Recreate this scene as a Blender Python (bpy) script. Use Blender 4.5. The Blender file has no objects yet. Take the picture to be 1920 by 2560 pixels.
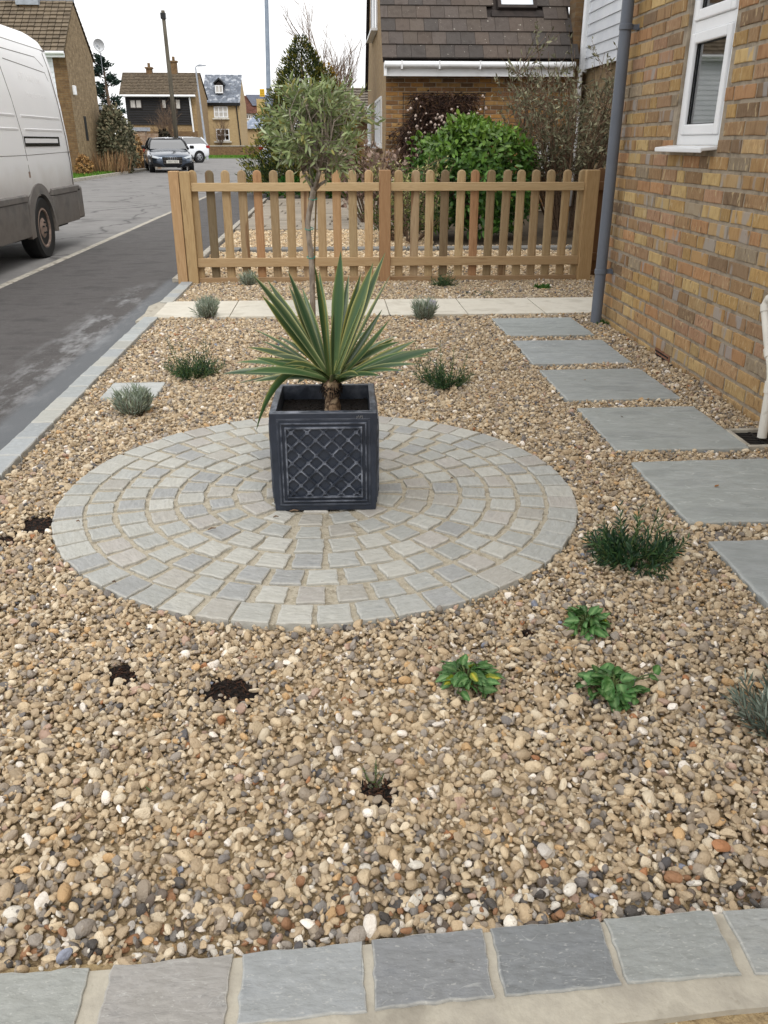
import bpy, bmesh, math, random
import numpy as np
from mathutils import Vector, Matrix, Euler
D = bpy.data
SC = bpy.context.scene
COL = SC.collection
PI = math.pi
rad = math.radians
# ------------------------------------------------------------------ camera, sky, sun, exposure
CAM_H, PITCH, YAW = 1.15, 24.078, 3.32
cam_d = D.cameras.new('camera'); cam = D.objects.new('camera', cam_d); COL.objects.link(cam)
cam.location = (0, 0, CAM_H)
cam.rotation_euler = (rad(90 - PITCH), 0, rad(-YAW))
cam_d.sensor_fit = 'VERTICAL'; cam_d.sensor_height = 24.0; cam_d.lens = 24.0 * 2070 / 2560
cam_d.clip_start = 0.05; cam_d.clip_end = 900
SC.camera = cam
SUN_EL, SUN_AZ = 54.0, 170.0          # azimuth clockwise from +Y: behind the camera
w = D.worlds.new('World'); SC.world = w; w.use_nodes = True
nt = w.node_tree; nt.nodes.clear()
n_out = nt.nodes.new('ShaderNodeOutputWorld'); n_bg = nt.nodes.new('ShaderNodeBackground')
n_sky = nt.nodes.new('ShaderNodeTexSky'); n_sky.sky_type = 'NISHITA'; n_sky.sun_disc = False
n_sky.sun_elevation = rad(SUN_EL); n_sky.sun_rotation = rad(SUN_AZ); n_sky.dust_density = 4.0; n_sky.ozone_density = 1.0
n_hs = nt.nodes.new('ShaderNodeHueSaturation'); n_hs.inputs['Saturation'].default_value = 0.08
n_mx = nt.nodes.new('ShaderNodeMix'); n_mx.data_type = 'RGBA'; n_mx.inputs[0].default_value = 0.8
n_mx.inputs[7].default_value = (10.6, 10.6, 10.65, 1)      # even white cloud deck
n_bg.inputs[1].default_value = 0.1
nt.links.new(n_sky.outputs[0], n_hs.inputs['Color']); nt.links.new(n_hs.outputs[0], n_mx.inputs[6])
nt.links.new(n_mx.outputs[2], n_bg.inputs[0]); nt.links.new(n_bg.outputs[0], n_out.inputs[0])
sun_d = D.lights.new('sun', 'SUN'); sun_d.energy = 1.1; sun_d.angle = rad(25); sun_d.color = (1.0, 0.97, 0.92)
sun = D.objects.new('sun', sun_d); COL.objects.link(sun)
a, e = rad(SUN_AZ), rad(SUN_EL)
sdir = Vector((math.sin(a) * math.cos(e), math.cos(a) * math.cos(e), math.sin(e)))
sun.rotation_euler = sdir.to_track_quat('Z', 'Y').to_euler()
SC.view_settings.view_transform = 'Standard'; SC.view_settings.look = 'None'
SC.view_settings.exposure = 0.56; SC.view_settings.gamma = 1.0; SC.view_settings.use_curve_mapping = False
SC.render.engine = 'CYCLES'
SC.cycles.use_denoising = True
SC.cycles.max_bounces = 6; SC.cycles.diffuse_bounces = 3; SC.cycles.glossy_bounces = 3; SC.cycles.transparent_max_bounces = 8

# ------------------------------------------------------------------ measuring helpers: survey points read off the photograph
_f = 2070.0
_p = rad(PITCH); _c, _s = math.cos(_p), math.sin(_p); _cy, _sy = math.cos(rad(YAW)), math.sin(rad(YAW))
def _ray(px, py):
    a_, b_ = (px - 960) / _f, (1280 - py) / _f
    x, y, z = a_, _c + b_ * _s, b_ * _c - _s
    return x * _cy + y * _sy, -x * _sy + y * _cy, z
def G(px, py, z=0.0):
    d = _ray(px, py); t = (z - CAM_H) / d[2]; return Vector((d[0] * t, d[1] * t, z))
def V(px, py, Y):
    d = _ray(px, py); t = Y / d[1]; return Vector((d[0] * t, Y, CAM_H + d[2] * t))
def VX(px, py, X):
    d = _ray(px, py); t = X / d[0]; return Vector((X, d[1] * t, CAM_H + d[2] * t))

def lin(c):
    return tuple(((v / 255) / 12.92 if v <= 10 else ((v / 255 + 0.055) / 1.055) ** 2.4) for v in c)
def S(r, g, b, k=1.0):
    l = lin((r, g, b)); return (l[0] * k, l[1] * k, l[2] * k)

# ------------------------------------------------------------------ materials
MATS = {}
def pm(name, cols, src=None, scale=6.0, detail=5.0, lo=0.35, hi=0.65, rough=0.75, bump=0.25, bscale=60.0, bdist=0.004,
       stretch=(1, 1, 1), metal=0.0, spec=0.4, speck=None, speck2=None, coat=0.0, trans=0.0, edge=None, amount=0.5, coords='Object', rnd=True, vein=None):
    """procedural surface: colour ramp over noise (or object/attribute/instance colour modulated by noise), specks, relief"""
    m = D.materials.new(name); m.use_nodes = True; t = m.node_tree; N, L = t.nodes, t.links
    N.clear()
    out = N.new('ShaderNodeOutputMaterial'); bs = N.new('ShaderNodeBsdfPrincipled')
    tc = N.new('ShaderNodeTexCoord'); oi = N.new('ShaderNodeObjectInfo')
    vm = N.new('ShaderNodeVectorMath'); vm.operation = 'MULTIPLY'; vm.inputs[1].default_value = stretch
    L.new(tc.outputs[coords], vm.inputs[0]); vec = vm.outputs[0]
    if rnd:
        va = N.new('ShaderNodeVectorMath'); va.operation = 'ADD'
        mm = N.new('ShaderNodeMath'); mm.operation = 'MULTIPLY'; mm.inputs[1].default_value = 61.7
        L.new(oi.outputs['Random'], mm.inputs[0]); L.new(vec, va.inputs[0]); L.new(mm.outputs[0], va.inputs[1]); vec = va.outputs[0]
    nz = N.new('ShaderNodeTexNoise'); nz.inputs['Scale'].default_value = scale; nz.inputs['Detail'].default_value = detail
    nz.inputs['Roughness'].default_value = 0.6
    L.new(vec, nz.inputs['Vector'])
    rp = N.new('ShaderNodeValToRGB'); el = rp.color_ramp.elements
    n = len(cols)
    while len(el) < n: el.new(0.5)
    for i, c in enumerate(cols):
        el[i].position = lo + (hi - lo) * i / max(1, n - 1); el[i].color = (c[0], c[1], c[2], 1)
    L.new(nz.outputs['Fac'], rp.inputs[0]); col = rp.outputs[0]
    def mix(a_, b_, fac, mode='MIX'):
        x = N.new('ShaderNodeMix'); x.data_type = 'RGBA'; x.blend_type = mode
        if isinstance(fac, float): x.inputs[0].default_value = fac
        else: L.new(fac, x.inputs[0])
        if isinstance(a_, tuple): x.inputs[6].default_value = (*a_, 1)
        else: L.new(a_, x.inputs[6])
        if isinstance(b_, tuple): x.inputs[7].default_value = (*b_, 1)
        else: L.new(b_, x.inputs[7])
        return x.outputs[2]
    if src:
        if src == 'obj': sc_ = oi.outputs['Color']
        else:
            at = N.new('ShaderNodeAttribute'); at.attribute_name = 'pcol' if src == 'inst' else 'Col'
            at.attribute_type = 'INSTANCER' if src == 'inst' else 'GEOMETRY'; sc_ = at.outputs['Color']
        col = mix(sc_, col, amount, 'OVERLAY' if src == 'ov' else 'MULTIPLY')
    for sp in (speck, speck2):
        if sp:
            c_, s_, th = sp[:3]
            n2 = N.new('ShaderNodeTexNoise'); n2.inputs['Scale'].default_value = s_; n2.inputs['Detail'].default_value = 3
            L.new(vec, n2.inputs['Vector'])
            r2 = N.new('ShaderNodeValToRGB'); r2.color_ramp.elements[0].position = th; r2.color_ramp.elements[1].position = min(1, th + 0.06)
            L.new(n2.outputs['Fac'], r2.inputs[0])
            f_ = r2.outputs[0]
            if len(sp) > 3:
                k = N.new('ShaderNodeMath'); k.operation = 'MULTIPLY'; k.inputs[1].default_value = sp[3]; L.new(f_, k.inputs[0]); f_ = k.outputs[0]
            col = mix(col, tuple(c_), f_)
    if vein:   # thin pale mineral veins and riven ridges
        n4 = N.new('ShaderNodeTexNoise'); n4.inputs['Scale'].default_value = vein[1]; n4.inputs['Detail'].default_value = 4; n4.inputs['Distortion'].default_value = 0.8
        L.new(vec, n4.inputs['Vector'])
        s1 = N.new('ShaderNodeMath'); s1.operation = 'SUBTRACT'; s1.inputs[1].default_value = 0.5; L.new(n4.outputs['Fac'], s1.inputs[0])
        s2 = N.new('ShaderNodeMath'); s2.operation = 'ABSOLUTE'; L.new(s1.outputs[0], s2.inputs[0])
        s3 = N.new('ShaderNodeMapRange'); s3.inputs[1].default_value = 0.0; s3.inputs[2].default_value = vein[2]; s3.inputs[3].default_value = vein[3]; s3.inputs[4].default_value = 0.0; L.new(s2.outputs[0], s3.inputs[0])
        n5 = N.new('ShaderNodeTexNoise'); n5.inputs['Scale'].default_value = vein[1] * 2.3; L.new(vec, n5.inputs['Vector'])
        s4 = N.new('ShaderNodeMapRange'); s4.inputs[1].default_value = 0.45; s4.inputs[2].default_value = 0.62; L.new(n5.outputs['Fac'], s4.inputs[0])
        s5 = N.new('ShaderNodeMath'); s5.operation = 'MULTIPLY'; L.new(s3.outputs[0], s5.inputs[0]); L.new(s4.outputs[0], s5.inputs[1])
        col = mix(col, tuple(vein[0]), s5.outputs[0])
    if edge:   # worn / mortar-hazed rim, stored on the rim vertices
        at = N.new('ShaderNodeAttribute'); at.attribute_name = 'edge'
        n3 = N.new('ShaderNodeTexNoise'); n3.inputs['Scale'].default_value = 55; L.new(vec, n3.inputs['Vector'])
        k = N.new('ShaderNodeMath'); k.operation = 'MULTIPLY'; L.new(at.outputs['Fac'], k.inputs[0]); L.new(n3.outputs['Fac'], k.inputs[1])
        k2 = N.new('ShaderNodeMath'); k2.operation = 'MULTIPLY'; k2.inputs[1].default_value = 0.8; L.new(k.outputs[0], k2.inputs[0]); k2.use_clamp = True
        col = mix(col, tuple(edge), k2.outputs[0])
    L.new(col, bs.inputs['Base Color'])
    bs.inputs['Roughness'].default_value = rough; bs.inputs['Metallic'].default_value = metal
    bs.inputs['Specular IOR Level'].default_value = spec
    if coat: bs.inputs['Coat Weight'].default_value = coat; bs.inputs['Coat Roughness'].default_value = 0.08
    if bump:
        nb = N.new('ShaderNodeTexNoise'); nb.inputs['Scale'].default_value = bscale; nb.inputs['Detail'].default_value = 5
        L.new(vec, nb.inputs['Vector'])
        bp = N.new('ShaderNodeBump'); bp.inputs['Strength'].default_value = bump; bp.inputs['Distance'].default_value = bdist
        L.new(nb.outputs['Fac'], bp.inputs['Height']); L.new(bp.outputs[0], bs.inputs['Normal'])
    sh = bs.outputs[0]
    if trans:
        tl = N.new('ShaderNodeBsdfTranslucent'); L.new(col, tl.inputs[0]); ms = N.new('ShaderNodeMixShader'); ms.inputs[0].default_value = trans
        L.new(sh, ms.inputs[1]); L.new(tl.outputs[0], ms.inputs[2]); sh = ms.outputs[0]
    L.new(sh, out.inputs[0])
    MATS[name] = m
    return m

W_ = (1, 1, 1)
grey = lambda v: (v, v, v)
pm('mortar', [S(140, 128, 112), S(160, 148, 130), S(122, 112, 98)], scale=9, bump=0.5, bscale=120, rough=0.95)
pm('brick', [(0.6, 0.54, 0.5), (1, 1, 1), (0.78, 0.73, 0.69), (1.12, 1.1, 1.06)], src='obj', scale=13, detail=7, lo=0.3, hi=0.7, stretch=(0.6, 1.9, 0.8), amount=0.9,
   bump=0.7, bscale=70, bdist=0.005, rough=0.9, speck=(S(188, 168, 130), 22, 0.6, 0.6), speck2=(S(92, 72, 50), 26, 0.64, 0.65))
pm('brick_dark', [(0.6, 0.55, 0.5), (1, 1, 1), (0.85, 0.8, 0.75)], src='obj', scale=9, amount=0.8, bump=0.4, bscale=70, rough=0.92, speck=(S(190, 172, 140), 12, 0.72, 0.5))
pm('sett', [(0.8, 0.81, 0.82), (1, 1, 1), (0.88, 0.88, 0.87), (1.04, 1.04, 1.03)], src='obj', scale=14, detail=8, lo=0.32, hi=0.66, stretch=(1, 2.2, 1), amount=0.95, bump=0.9, bscale=30, bdist=0.007,
   rough=0.85, edge=S(188, 186, 178), speck=(S(196, 195, 189), 110, 0.63, 0.3), speck2=(S(90, 88, 84), 24, 0.72, 0.5), vein=(S(196, 197, 193), 9, 0.009, 0.28))
pm('slab_stone', [(0.78, 0.79, 0.79), (1, 1, 1), (0.86, 0.87, 0.86), (1.06, 1.06, 1.05)], src='obj', scale=4.2, detail=9, lo=0.32, hi=0.68, stretch=(1, 2.6, 1), amount=0.95, bump=1.0, bscale=11, bdist=0.012, rough=0.8,
   speck=(S(112, 116, 116), 2.6, 0.58, 0.28), speck2=(S(110, 104, 90), 34, 0.72, 0.6), edge=S(180, 182, 178), vein=(S(192, 196, 194), 3.6, 0.010, 0.7))
pm('cream_slab', [S(184, 178, 164), S(202, 197, 184), S(194, 188, 174)], scale=5, bump=0.3, bscale=60, rough=0.85, speck=(S(160, 150, 128), 22, 0.7, 0.4))
pm('joint_sand', [S(152, 144, 126), S(174, 166, 149), S(140, 132, 116)], scale=30, bump=0.9, bscale=160, bdist=0.004, rough=0.95, speck=(S(205, 195, 172), 150, 0.62, 0.6), speck2=(S(112, 98, 76), 120, 0.66, 0.7))
pm('haunch', [S(146, 140, 128), S(174, 168, 154), S(158, 152, 140)], scale=9, bump=0.7, bscale=40, bdist=0.006, rough=0.95, speck=(S(120, 112, 96), 30, 0.68, 0.6))
pm('sandy_concrete', [S(128, 108, 78), S(168, 148, 112), S(150, 130, 98), S(178, 162, 130)], scale=26, lo=0.3, hi=0.7, bump=1.0, bscale=70, bdist=0.012, rough=0.98, speck=(S(205, 196, 172), 60, 0.68, 0.8), speck2=(S(84, 70, 50), 45, 0.66, 0.8))
pm('gravel_base', [S(122, 104, 78), S(156, 136, 104), S(136, 117, 90)], scale=70, bump=1, bscale=150, bdist=0.01, rough=0.98)
pm('pebble', [(0.78, 0.76, 0.74), (1, 1, 1), (0.9, 0.88, 0.86), (1.06, 1.05, 1.03)], src='inst', scale=1.6, lo=0.3, hi=0.7, amount=0.75, bump=0.35, bscale=9, bdist=0.05, rough=0.72,
   speck=(S(120, 100, 72), 4.5, 0.66, 0.5), speck2=(S(226, 214, 188), 6, 0.7, 0.5))
pm('road_asphalt', [S(102, 100, 99), S(122, 120, 118), S(112, 110, 108)], scale=1.1, lo=0.3, hi=0.7, bump=0.6, bscale=220, bdist=0.004, rough=0.85, speck=(S(150, 148, 144), 190, 0.66, 0.6), speck2=(S(66, 64, 62), 0.9, 0.63, 0.55), rnd=False)
pm('verge_grass', [S(58, 82, 30), S(92, 122, 48), S(76, 100, 40)], scale=8, bump=0.8, bscale=60, rough=0.9)
pm('earth', [S(50, 42, 32), S(76, 64, 48), S(62, 52, 40)], scale=10, bump=0.8, bscale=50, rough=0.98)
pm('kerb_stone', [S(138, 134, 124), S(176, 170, 158), S(120, 114, 104)], scale=12, bump=0.6, bscale=60, rough=0.9)
pm('pine_timber', [(0.66, 0.6, 0.54), (1, 1, 1), (0.84, 0.8, 0.75), (1.08, 1.07, 1.05)], src='obj', scale=5, detail=8, lo=0.32, hi=0.68, stretch=(7, 7, 0.7), amount=0.85, bump=0.25, bscale=18, bdist=0.003, rough=0.75,
   speck=(S(104, 70, 42), 1.9, 0.655, 0.75))
pm('pine_rail', [(0.68, 0.62, 0.56), (1, 1, 1), (0.86, 0.82, 0.77), (1.06, 1.05, 1.04)], src='obj', scale=5, detail=8, lo=0.32, hi=0.68, stretch=(0.6, 7, 7), amount=0.85, bump=0.25, bscale=18, bdist=0.003, rough=0.75,
   speck=(S(104, 70, 42), 1.9, 0.66, 0.75))
pm('white_plastic', [S(226, 228, 230), S(236, 237, 238)], scale=3, bump=0.05, bscale=30, rough=0.35, spec=0.5)
pm('waste_plastic', [S(206, 202, 192), S(222, 218, 208)], scale=6, bump=0.06, bscale=30, rough=0.42, speck=(S(150, 140, 120), 9, 0.68, 0.5))
pm('grey_plastic', [S(96, 102, 112), S(104, 110, 120)], scale=4, bump=0.05, bscale=40, rough=0.5)
pm('black_rubber', [S(20, 20, 21), S(30, 30, 30)], scale=8, bump=0.2, bscale=40, rough=0.6)
pm('dark_interior', [S(20, 24, 24), S(34, 38, 38)], scale=3, bump=0, rough=0.9)
pm('terracotta', [S(120, 84, 66), S(150, 108, 86)], scale=12, bump=0.4, bscale=60, rough=0.9)
pm('compost', [S(14, 10, 8), S(30, 20, 14), S(20, 14, 10)], scale=30, bump=1, bscale=70, bdist=0.01, rough=0.98)
pm('bark_chip', [(0.7, 0.7, 0.7), W_, (0.8, 0.8, 0.8)], src='attr', scale=40, bump=0.5, bscale=90, rough=0.95)
pm('leaf', [(0.8, 0.84, 0.8), W_, (0.9, 0.92, 0.86)], src='attr', scale=14, bump=0.1, bscale=60, rough=0.45, spec=0.4, trans=0.22)
pm('leaf_matt', [(0.84, 0.86, 0.84), W_, (0.92, 0.93, 0.9)], src='attr', scale=14, bump=0.1, bscale=60, rough=0.75, spec=0.2, trans=0.15)
pm('yucca_leaf', [(0.86, 0.88, 0.84), W_, (0.95, 0.95, 0.9)], src='attr', scale=5, stretch=(1, 1, 1), bump=0.08, bscale=50, rough=0.36, spec=0.45, trans=0.12)
pm('twig', [S(84, 66, 52), S(118, 98, 80), S(70, 56, 46)], scale=20, bump=0.5, bscale=60, rough=0.92)
pm('olive_bark', [S(112, 102, 92), S(146, 136, 124), S(98, 86, 74)], scale=16, bump=0.5, bscale=70, rough=0.9, stretch=(1, 1, 0.4))
pm('yucca_bark', [S(92, 66, 48), S(160, 134, 106), S(66, 46, 34), S(184, 160, 130)], scale=26, lo=0.3, hi=0.68, bump=0.9, bscale=45, bdist=0.008, rough=0.92)
pm('black_fibre', [S(16, 12, 10), S(34, 26, 20)], scale=40, bump=1, bscale=80, rough=0.95)
pm('green_tie', [S(30, 120, 104), S(44, 140, 120)], scale=10, bump=0, rough=0.4)
pm('bamboo', [S(104, 84, 52), S(132, 110, 72)], scale=9, stretch=(1, 1, 0.3), bump=0.2, rough=0.7)
# planter finish: lead-look fibreclay, silver wear on the raised edges
def planter_mat():
    m = pm('planter_lead', [S(30, 37, 49), S(40, 47, 60), S(34, 41, 53)], scale=10, bump=0.25, bscale=60, bdist=0.002, rough=0.42, spec=0.5)
    t = m.node_tree; N, L = t.nodes, t.links
    bs = [n for n in N if n.type == 'BSDF_PRINCIPLED'][0]
    old = bs.inputs['Base Color'].links[0].from_socket
    at = N.new('ShaderNodeAttribute'); at.attribute_name = 'edge'
    nz = N.new('ShaderNodeTexNoise'); nz.inputs['Scale'].default_value = 22; nz.inputs['Detail'].default_value = 6
    tc = N.new('ShaderNodeTexCoord'); L.new(tc.outputs['Object'], nz.inputs['Vector'])
    r = N.new('ShaderNodeValToRGB'); r.color_ramp.elements[0].position = 0.42; r.color_ramp.elements[1].position = 0.72
    L.new(nz.outputs['Fac'], r.inputs[0])
    k = N.new('ShaderNodeMath'); k.operation = 'MULTIPLY'; L.new(at.outputs['Fac'], k.inputs[0]); L.new(r.outputs[0], k.inputs[1])
    x = N.new('ShaderNodeMix'); x.data_type = 'RGBA'; L.new(k.outputs[0], x.inputs[0]); L.new(old, x.inputs[6]); x.inputs[7].default_value = (*S(176, 182, 196), 1)
    L.new(x.outputs[2], bs.inputs['Base Color'])
planter_mat()

def pavement_mat():
    """dark footway tarmac; a smooth band beside the edging and pale cement dust that was spilt there"""
    m = pm('footway_tarmac', [S(62, 60, 59), S(80, 77, 76), S(70, 67, 66)], scale=3.0, detail=10, lo=0.34, hi=0.66, stretch=(.9, 1.4, 1), bump=1.0, bscale=260, bdist=0.004, rough=0.82, speck=(S(132, 130, 128), 150, 0.62, 0.5), rnd=False)
    t = m.node_tree; N, L = t.nodes, t.links
    bs = [n for n in N if n.type == 'BSDF_PRINCIPLED'][0]
    old = bs.inputs['Base Color'].links[0].from_socket
    tc = N.new('ShaderNodeTexCoord'); sp = N.new('ShaderNodeSeparateXYZ'); L.new(tc.outputs['Object'], sp.inputs[0])
    nz = N.new('ShaderNodeTexNoise'); nz.inputs['Scale'].default_value = 2.4; nz.inputs['Detail'].default_value = 8; nz.inputs['Roughness'].default_value = 0.7
    mp = N.new('ShaderNodeMapping'); mp.inputs['Scale'].default_value = (2.2, 0.8, 1); L.new(tc.outputs['Object'], mp.inputs[0]); L.new(mp.outputs[0], nz.inputs['Vector'])
    def M(op, a_, b_):
        k = N.new('ShaderNodeMath'); k.operation = op
        for i, v in enumerate((a_, b_)):
            if v is None: continue
            if isinstance(v, (int, float)): k.inputs[i].default_value = v
            else: L.new(v, k.inputs[i])
        k.use_clamp = op in ('MULTIPLY',)
        return k.outputs[0]
    def band(x0, x1, soft):
        mr = N.new('ShaderNodeMapRange'); mr.inputs[1].default_value = x0 - soft; mr.inputs[2].default_value = x0 + soft; L.new(sp.outputs[0], mr.inputs[0])
        mr2 = N.new('ShaderNodeMapRange'); mr2.inputs[1].default_value = x1 - soft; mr2.inputs[2].default_value = x1 + soft; mr2.inputs[3].default_value = 1; mr2.inputs[4].default_value = 0; L.new(sp.outputs[0], mr2.inputs[0])
        return M('MULTIPLY', mr.outputs[0], mr2.outputs[0])
    def yband(y0, y1, soft):
        mr = N.new('ShaderNodeMapRange'); mr.inputs[1].default_value = y0 - soft; mr.inputs[2].default_value = y0 + soft; L.new(sp.outputs[1], mr.inputs[0])
        mr2 = N.new('ShaderNodeMapRange'); mr2.inputs[1].default_value = y1 - soft; mr2.inputs[2].default_value = y1 + soft; mr2.inputs[3].default_value = 1; mr2.inputs[4].default_value = 0; L.new(sp.outputs[1], mr2.inputs[0])
        return M('MULTIPLY', mr.outputs[0], mr2.outputs[0])
    def mix(a_, c_, f_):
        x = N.new('ShaderNodeMix'); x.data_type = 'RGBA'; L.new(f_, x.inputs[0]); L.new(a_, x.inputs[6]); x.inputs[7].default_value = (*c_, 1); return x.outputs[2]
    smooth = M('MULTIPLY', band(-1.53, -1.2, 0.03), yband(1.0, 8.0, 0.2))
    smooth = M('MULTIPLY', smooth, 0.75)
    col = mix(old, S(104, 108, 112), smooth)
    rr = N.new('ShaderNodeValToRGB'); rr.color_ramp.elements[0].position = 0.47; rr.color_ramp.elements[1].position = 0.66; L.new(nz.outputs['Fac'], rr.inputs[0])
    dust = M('MULTIPLY', M('MULTIPLY', band(-1.78, -1.5, 0.09), yband(3.6, 7.3, 0.7)), rr.outputs[0])
    dust = M('MULTIPLY', dust, 0.75)
    col = mix(col, S(172, 174, 176), dust)
    L.new(col, bs.inputs['Base Color'])
pavement_mat()

def glass_mat(name, tint, rough=0.03, alpha=0.35):
    m = D.materials.new(name); m.use_nodes = True; t = m.node_tree; N, L = t.nodes, t.links; N.clear()
    out = N.new('ShaderNodeOutputMaterial'); g = N.new('ShaderNodeBsdfGlossy'); g.inputs['Roughness'].default_value = rough
    tr = N.new('ShaderNodeBsdfTransparent'); tr.inputs[0].default_value = (*tint, 1)
    fr = N.new('ShaderNodeFresnel'); fr.inputs[0].default_value = 1.5
    ad = N.new('ShaderNodeMath'); ad.operation = 'ADD'; ad.inputs[1].default_value = alpha; ad.use_clamp = True
    L.new(fr.outputs[0], ad.inputs[0])
    ms = N.new('ShaderNodeMixShader'); L.new(ad.outputs[0], ms.inputs[0]); L.new(tr.outputs[0], ms.inputs[1]); L.new(g.outputs[0], ms.inputs[2]); L.new(ms.outputs[0], out.inputs[0])
    MATS[name] = m
glass_mat('window_glass', (0.25, 0.3, 0.3), alpha=0.22)
glass_mat('car_glass', (0.12, 0.16, 0.2), alpha=0.3)

def brickwall_mat(name, c1, c2, c3, mort, plane, bw=0.225, rh=0.075, rough=0.92):
    """plain brickwork seen from too far to pick single bricks apart; plane = 'xz' or 'yz'"""
    m = D.materials.new(name); m.use_nodes = True; t = m.node_tree; N, L = t.nodes, t.links; N.clear()
    out = N.new('ShaderNodeOutputMaterial'); bs = N.new('ShaderNodeBsdfPrincipled'); bs.inputs['Roughness'].default_value = rough
    tc = N.new('ShaderNodeTexCoord'); sp = N.new('ShaderNodeSeparateXYZ'); cb = N.new('ShaderNodeCombineXYZ')
    L.new(tc.outputs['Object'], sp.inputs[0]); L.new(sp.outputs[0 if plane == 'xz' else 1], cb.inputs[0]); L.new(sp.outputs[2], cb.inputs[1])
    br = N.new('ShaderNodeTexBrick'); br.inputs['Scale'].default_value = 1; br.inputs['Brick Width'].default_value = bw; br.inputs['Row Height'].default_value = rh
    br.inputs['Mortar Size'].default_value = 0.007; br.inputs['Color1'].default_value = (*c1, 1); br.inputs['Color2'].default_value = (*c2, 1); br.inputs['Mortar'].default_value = (*mort, 1)
    L.new(cb.outputs[0], br.inputs['Vector'])
    nz = N.new('ShaderNodeTexNoise'); nz.inputs['Scale'].default_value = 5; nz.inputs['Detail'].default_value = 9; nz.inputs['Roughness'].default_value = 0.75; L.new(tc.outputs['Object'], nz.inputs['Vector'])
    rp = N.new('ShaderNodeValToRGB'); rp.color_ramp.elements[0].position = 0.42; rp.color_ramp.elements[1].position = 0.66; L.new(nz.outputs['Fac'], rp.inputs[0])
    x = N.new('ShaderNodeMix'); x.data_type = 'RGBA'; L.new(rp.outputs[0], x.inputs[0]); L.new(br.outputs[0], x.inputs[6]); x.inputs[7].default_value = (*c3, 1)
    L.new(x.outputs[2], bs.inputs['Base Color'])
    bp = N.new('ShaderNodeBump'); bp.inputs['Strength'].default_value = 0.6; bp.inputs['Distance'].default_value = 0.008; bp.invert = True
    L.new(br.outputs['Fac'], bp.inputs['Height']); L.new(bp.outputs[0], bs.inputs['Normal']); L.new(bs.outputs[0], out.inputs[0])
    MATS[name] = m
brickwall_mat('gault_gable', S(146, 120, 82), S(164, 138, 100), S(128, 104, 72), S(146, 130, 106), 'yz')
brickwall_mat('gault_front', S(140, 106, 62), S(160, 128, 80), S(112, 84, 52), S(140, 122, 94), 'xz')
brickwall_mat('old_gable', S(138, 118, 86), S(158, 136, 102), S(104, 86, 60), S(146, 132, 108), 'yz')
brickwall_mat('old_front', S(108, 84, 56), S(130, 102, 68), S(90, 68, 46), S(120, 104, 80), 'xz')
brickwall_mat('yellow_front', S(178, 154, 114), S(188, 164, 122), S(170, 146, 106), S(180, 162, 130), 'xz')
brickwall_mat('garden_wall', S(150, 124, 100), S(172, 150, 128), S(128, 100, 80), S(176, 166, 150), 'xz')
pm('roof_tile', [(0.7, 0.68, 0.66), W_, (0.85, 0.83, 0.8)], src='obj', scale=6, amount=0.75, bump=0.5, bscale=50, bdist=0.004, rough=0.9, speck=(S(190, 186, 174), 15, 0.7, 0.85), speck2=(S(150, 146, 136), 42, 0.68, 0.6))
pm('old_roof', [(0.62, 0.6, 0.58), W_, (0.78, 0.76, 0.72)], src='attr', scale=3, amount=0.8, bump=0.6, bscale=14, rough=0.92, speck=(S(150, 140, 110), 6, 0.66, 0.5), rnd=False)
pm('slate_roof', [(0.6, 0.62, 0.66), W_, (0.8, 0.82, 0.85)], src='attr', scale=1.6, amount=0.7, bump=0.5, bscale=14, rough=0.75, speck=(S(196, 200, 206), 2.4, 0.56, 0.6), rnd=False)
pm('white_board', [S(214, 218, 224), S(228, 231, 235)], scale=2, bump=0.05, rough=0.5)
pm('black_board', [S(22, 21, 22), S(36, 34, 34)], scale=3, bump=0.3, bscale=20, rough=0.8, stretch=(0.3, 1, 3))
pm('dark_timber', [S(34, 28, 26), S(52, 44, 40)], scale=6, bump=0.2, rough=0.8)
pm('lead_grey', [S(140, 146, 154), S(168, 174, 182)], scale=5, bump=0.1, rough=0.6)
pm('curtain', [S(168, 164, 158), S(200, 196, 190)], scale=5, stretch=(6, 6, 0.3), bump=0.3, bscale=4, rough=0.9)
pm('lamp_steel', [S(122, 134, 150), S(142, 154, 168)], scale=6, bump=0.1, bscale=30, rough=0.5, metal=0.2)
pm('pole_wood', [S(70, 66, 56), S(98, 92, 80)], scale=6, stretch=(3, 3, 0.3), bump=0.4, rough=0.9)
pm('yellow_tag', [S(226, 176, 20), S(236, 190, 40)], scale=4, bump=0, rough=0.5)
pm('notice_board', [S(176, 150, 96), S(190, 166, 112)], scale=4, bump=0, rough=0.6)
pm('van_paint', [S(240, 241, 243), S(244, 245, 246)], scale=1.5, bump=0, rough=0.32, spec=0.4, coat=0.15)
pm('van_plastic', [S(92, 90, 88), S(112, 108, 104), S(100, 96, 93)], scale=4, bump=0.15, bscale=30, rough=0.65)
pm('hub_dirt', [S(118, 100, 90), S(146, 126, 114), S(100, 84, 76)], scale=9, bump=0.2, rough=0.7)
pm('audi_paint', [S(70, 80, 94), S(78, 88, 102)], scale=2, bump=0, rough=0.2, metal=0.6, coat=0.8)
pm('white_paint', [S(226, 230, 236), S(234, 237, 241)], scale=2, bump=0, rough=0.2, coat=0.8)
pm('alloy', [S(150, 152, 156), S(176, 178, 182)], scale=6, bump=0, rough=0.35, metal=0.7)
pm('gloss_black', [S(14, 15, 17), S(20, 21, 23)], scale=4, bump=0, rough=0.25)
pm('lens', [S(206, 214, 222), S(226, 232, 238)], scale=3, bump=0, rough=0.1)
pm('red_lens', [S(130, 20, 18), S(160, 30, 26)], scale=3, bump=0, rough=0.15)
pm('plate_white', [S(206, 204, 196), S(216, 214, 206)], scale=4, bump=0, rough=0.4)
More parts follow.
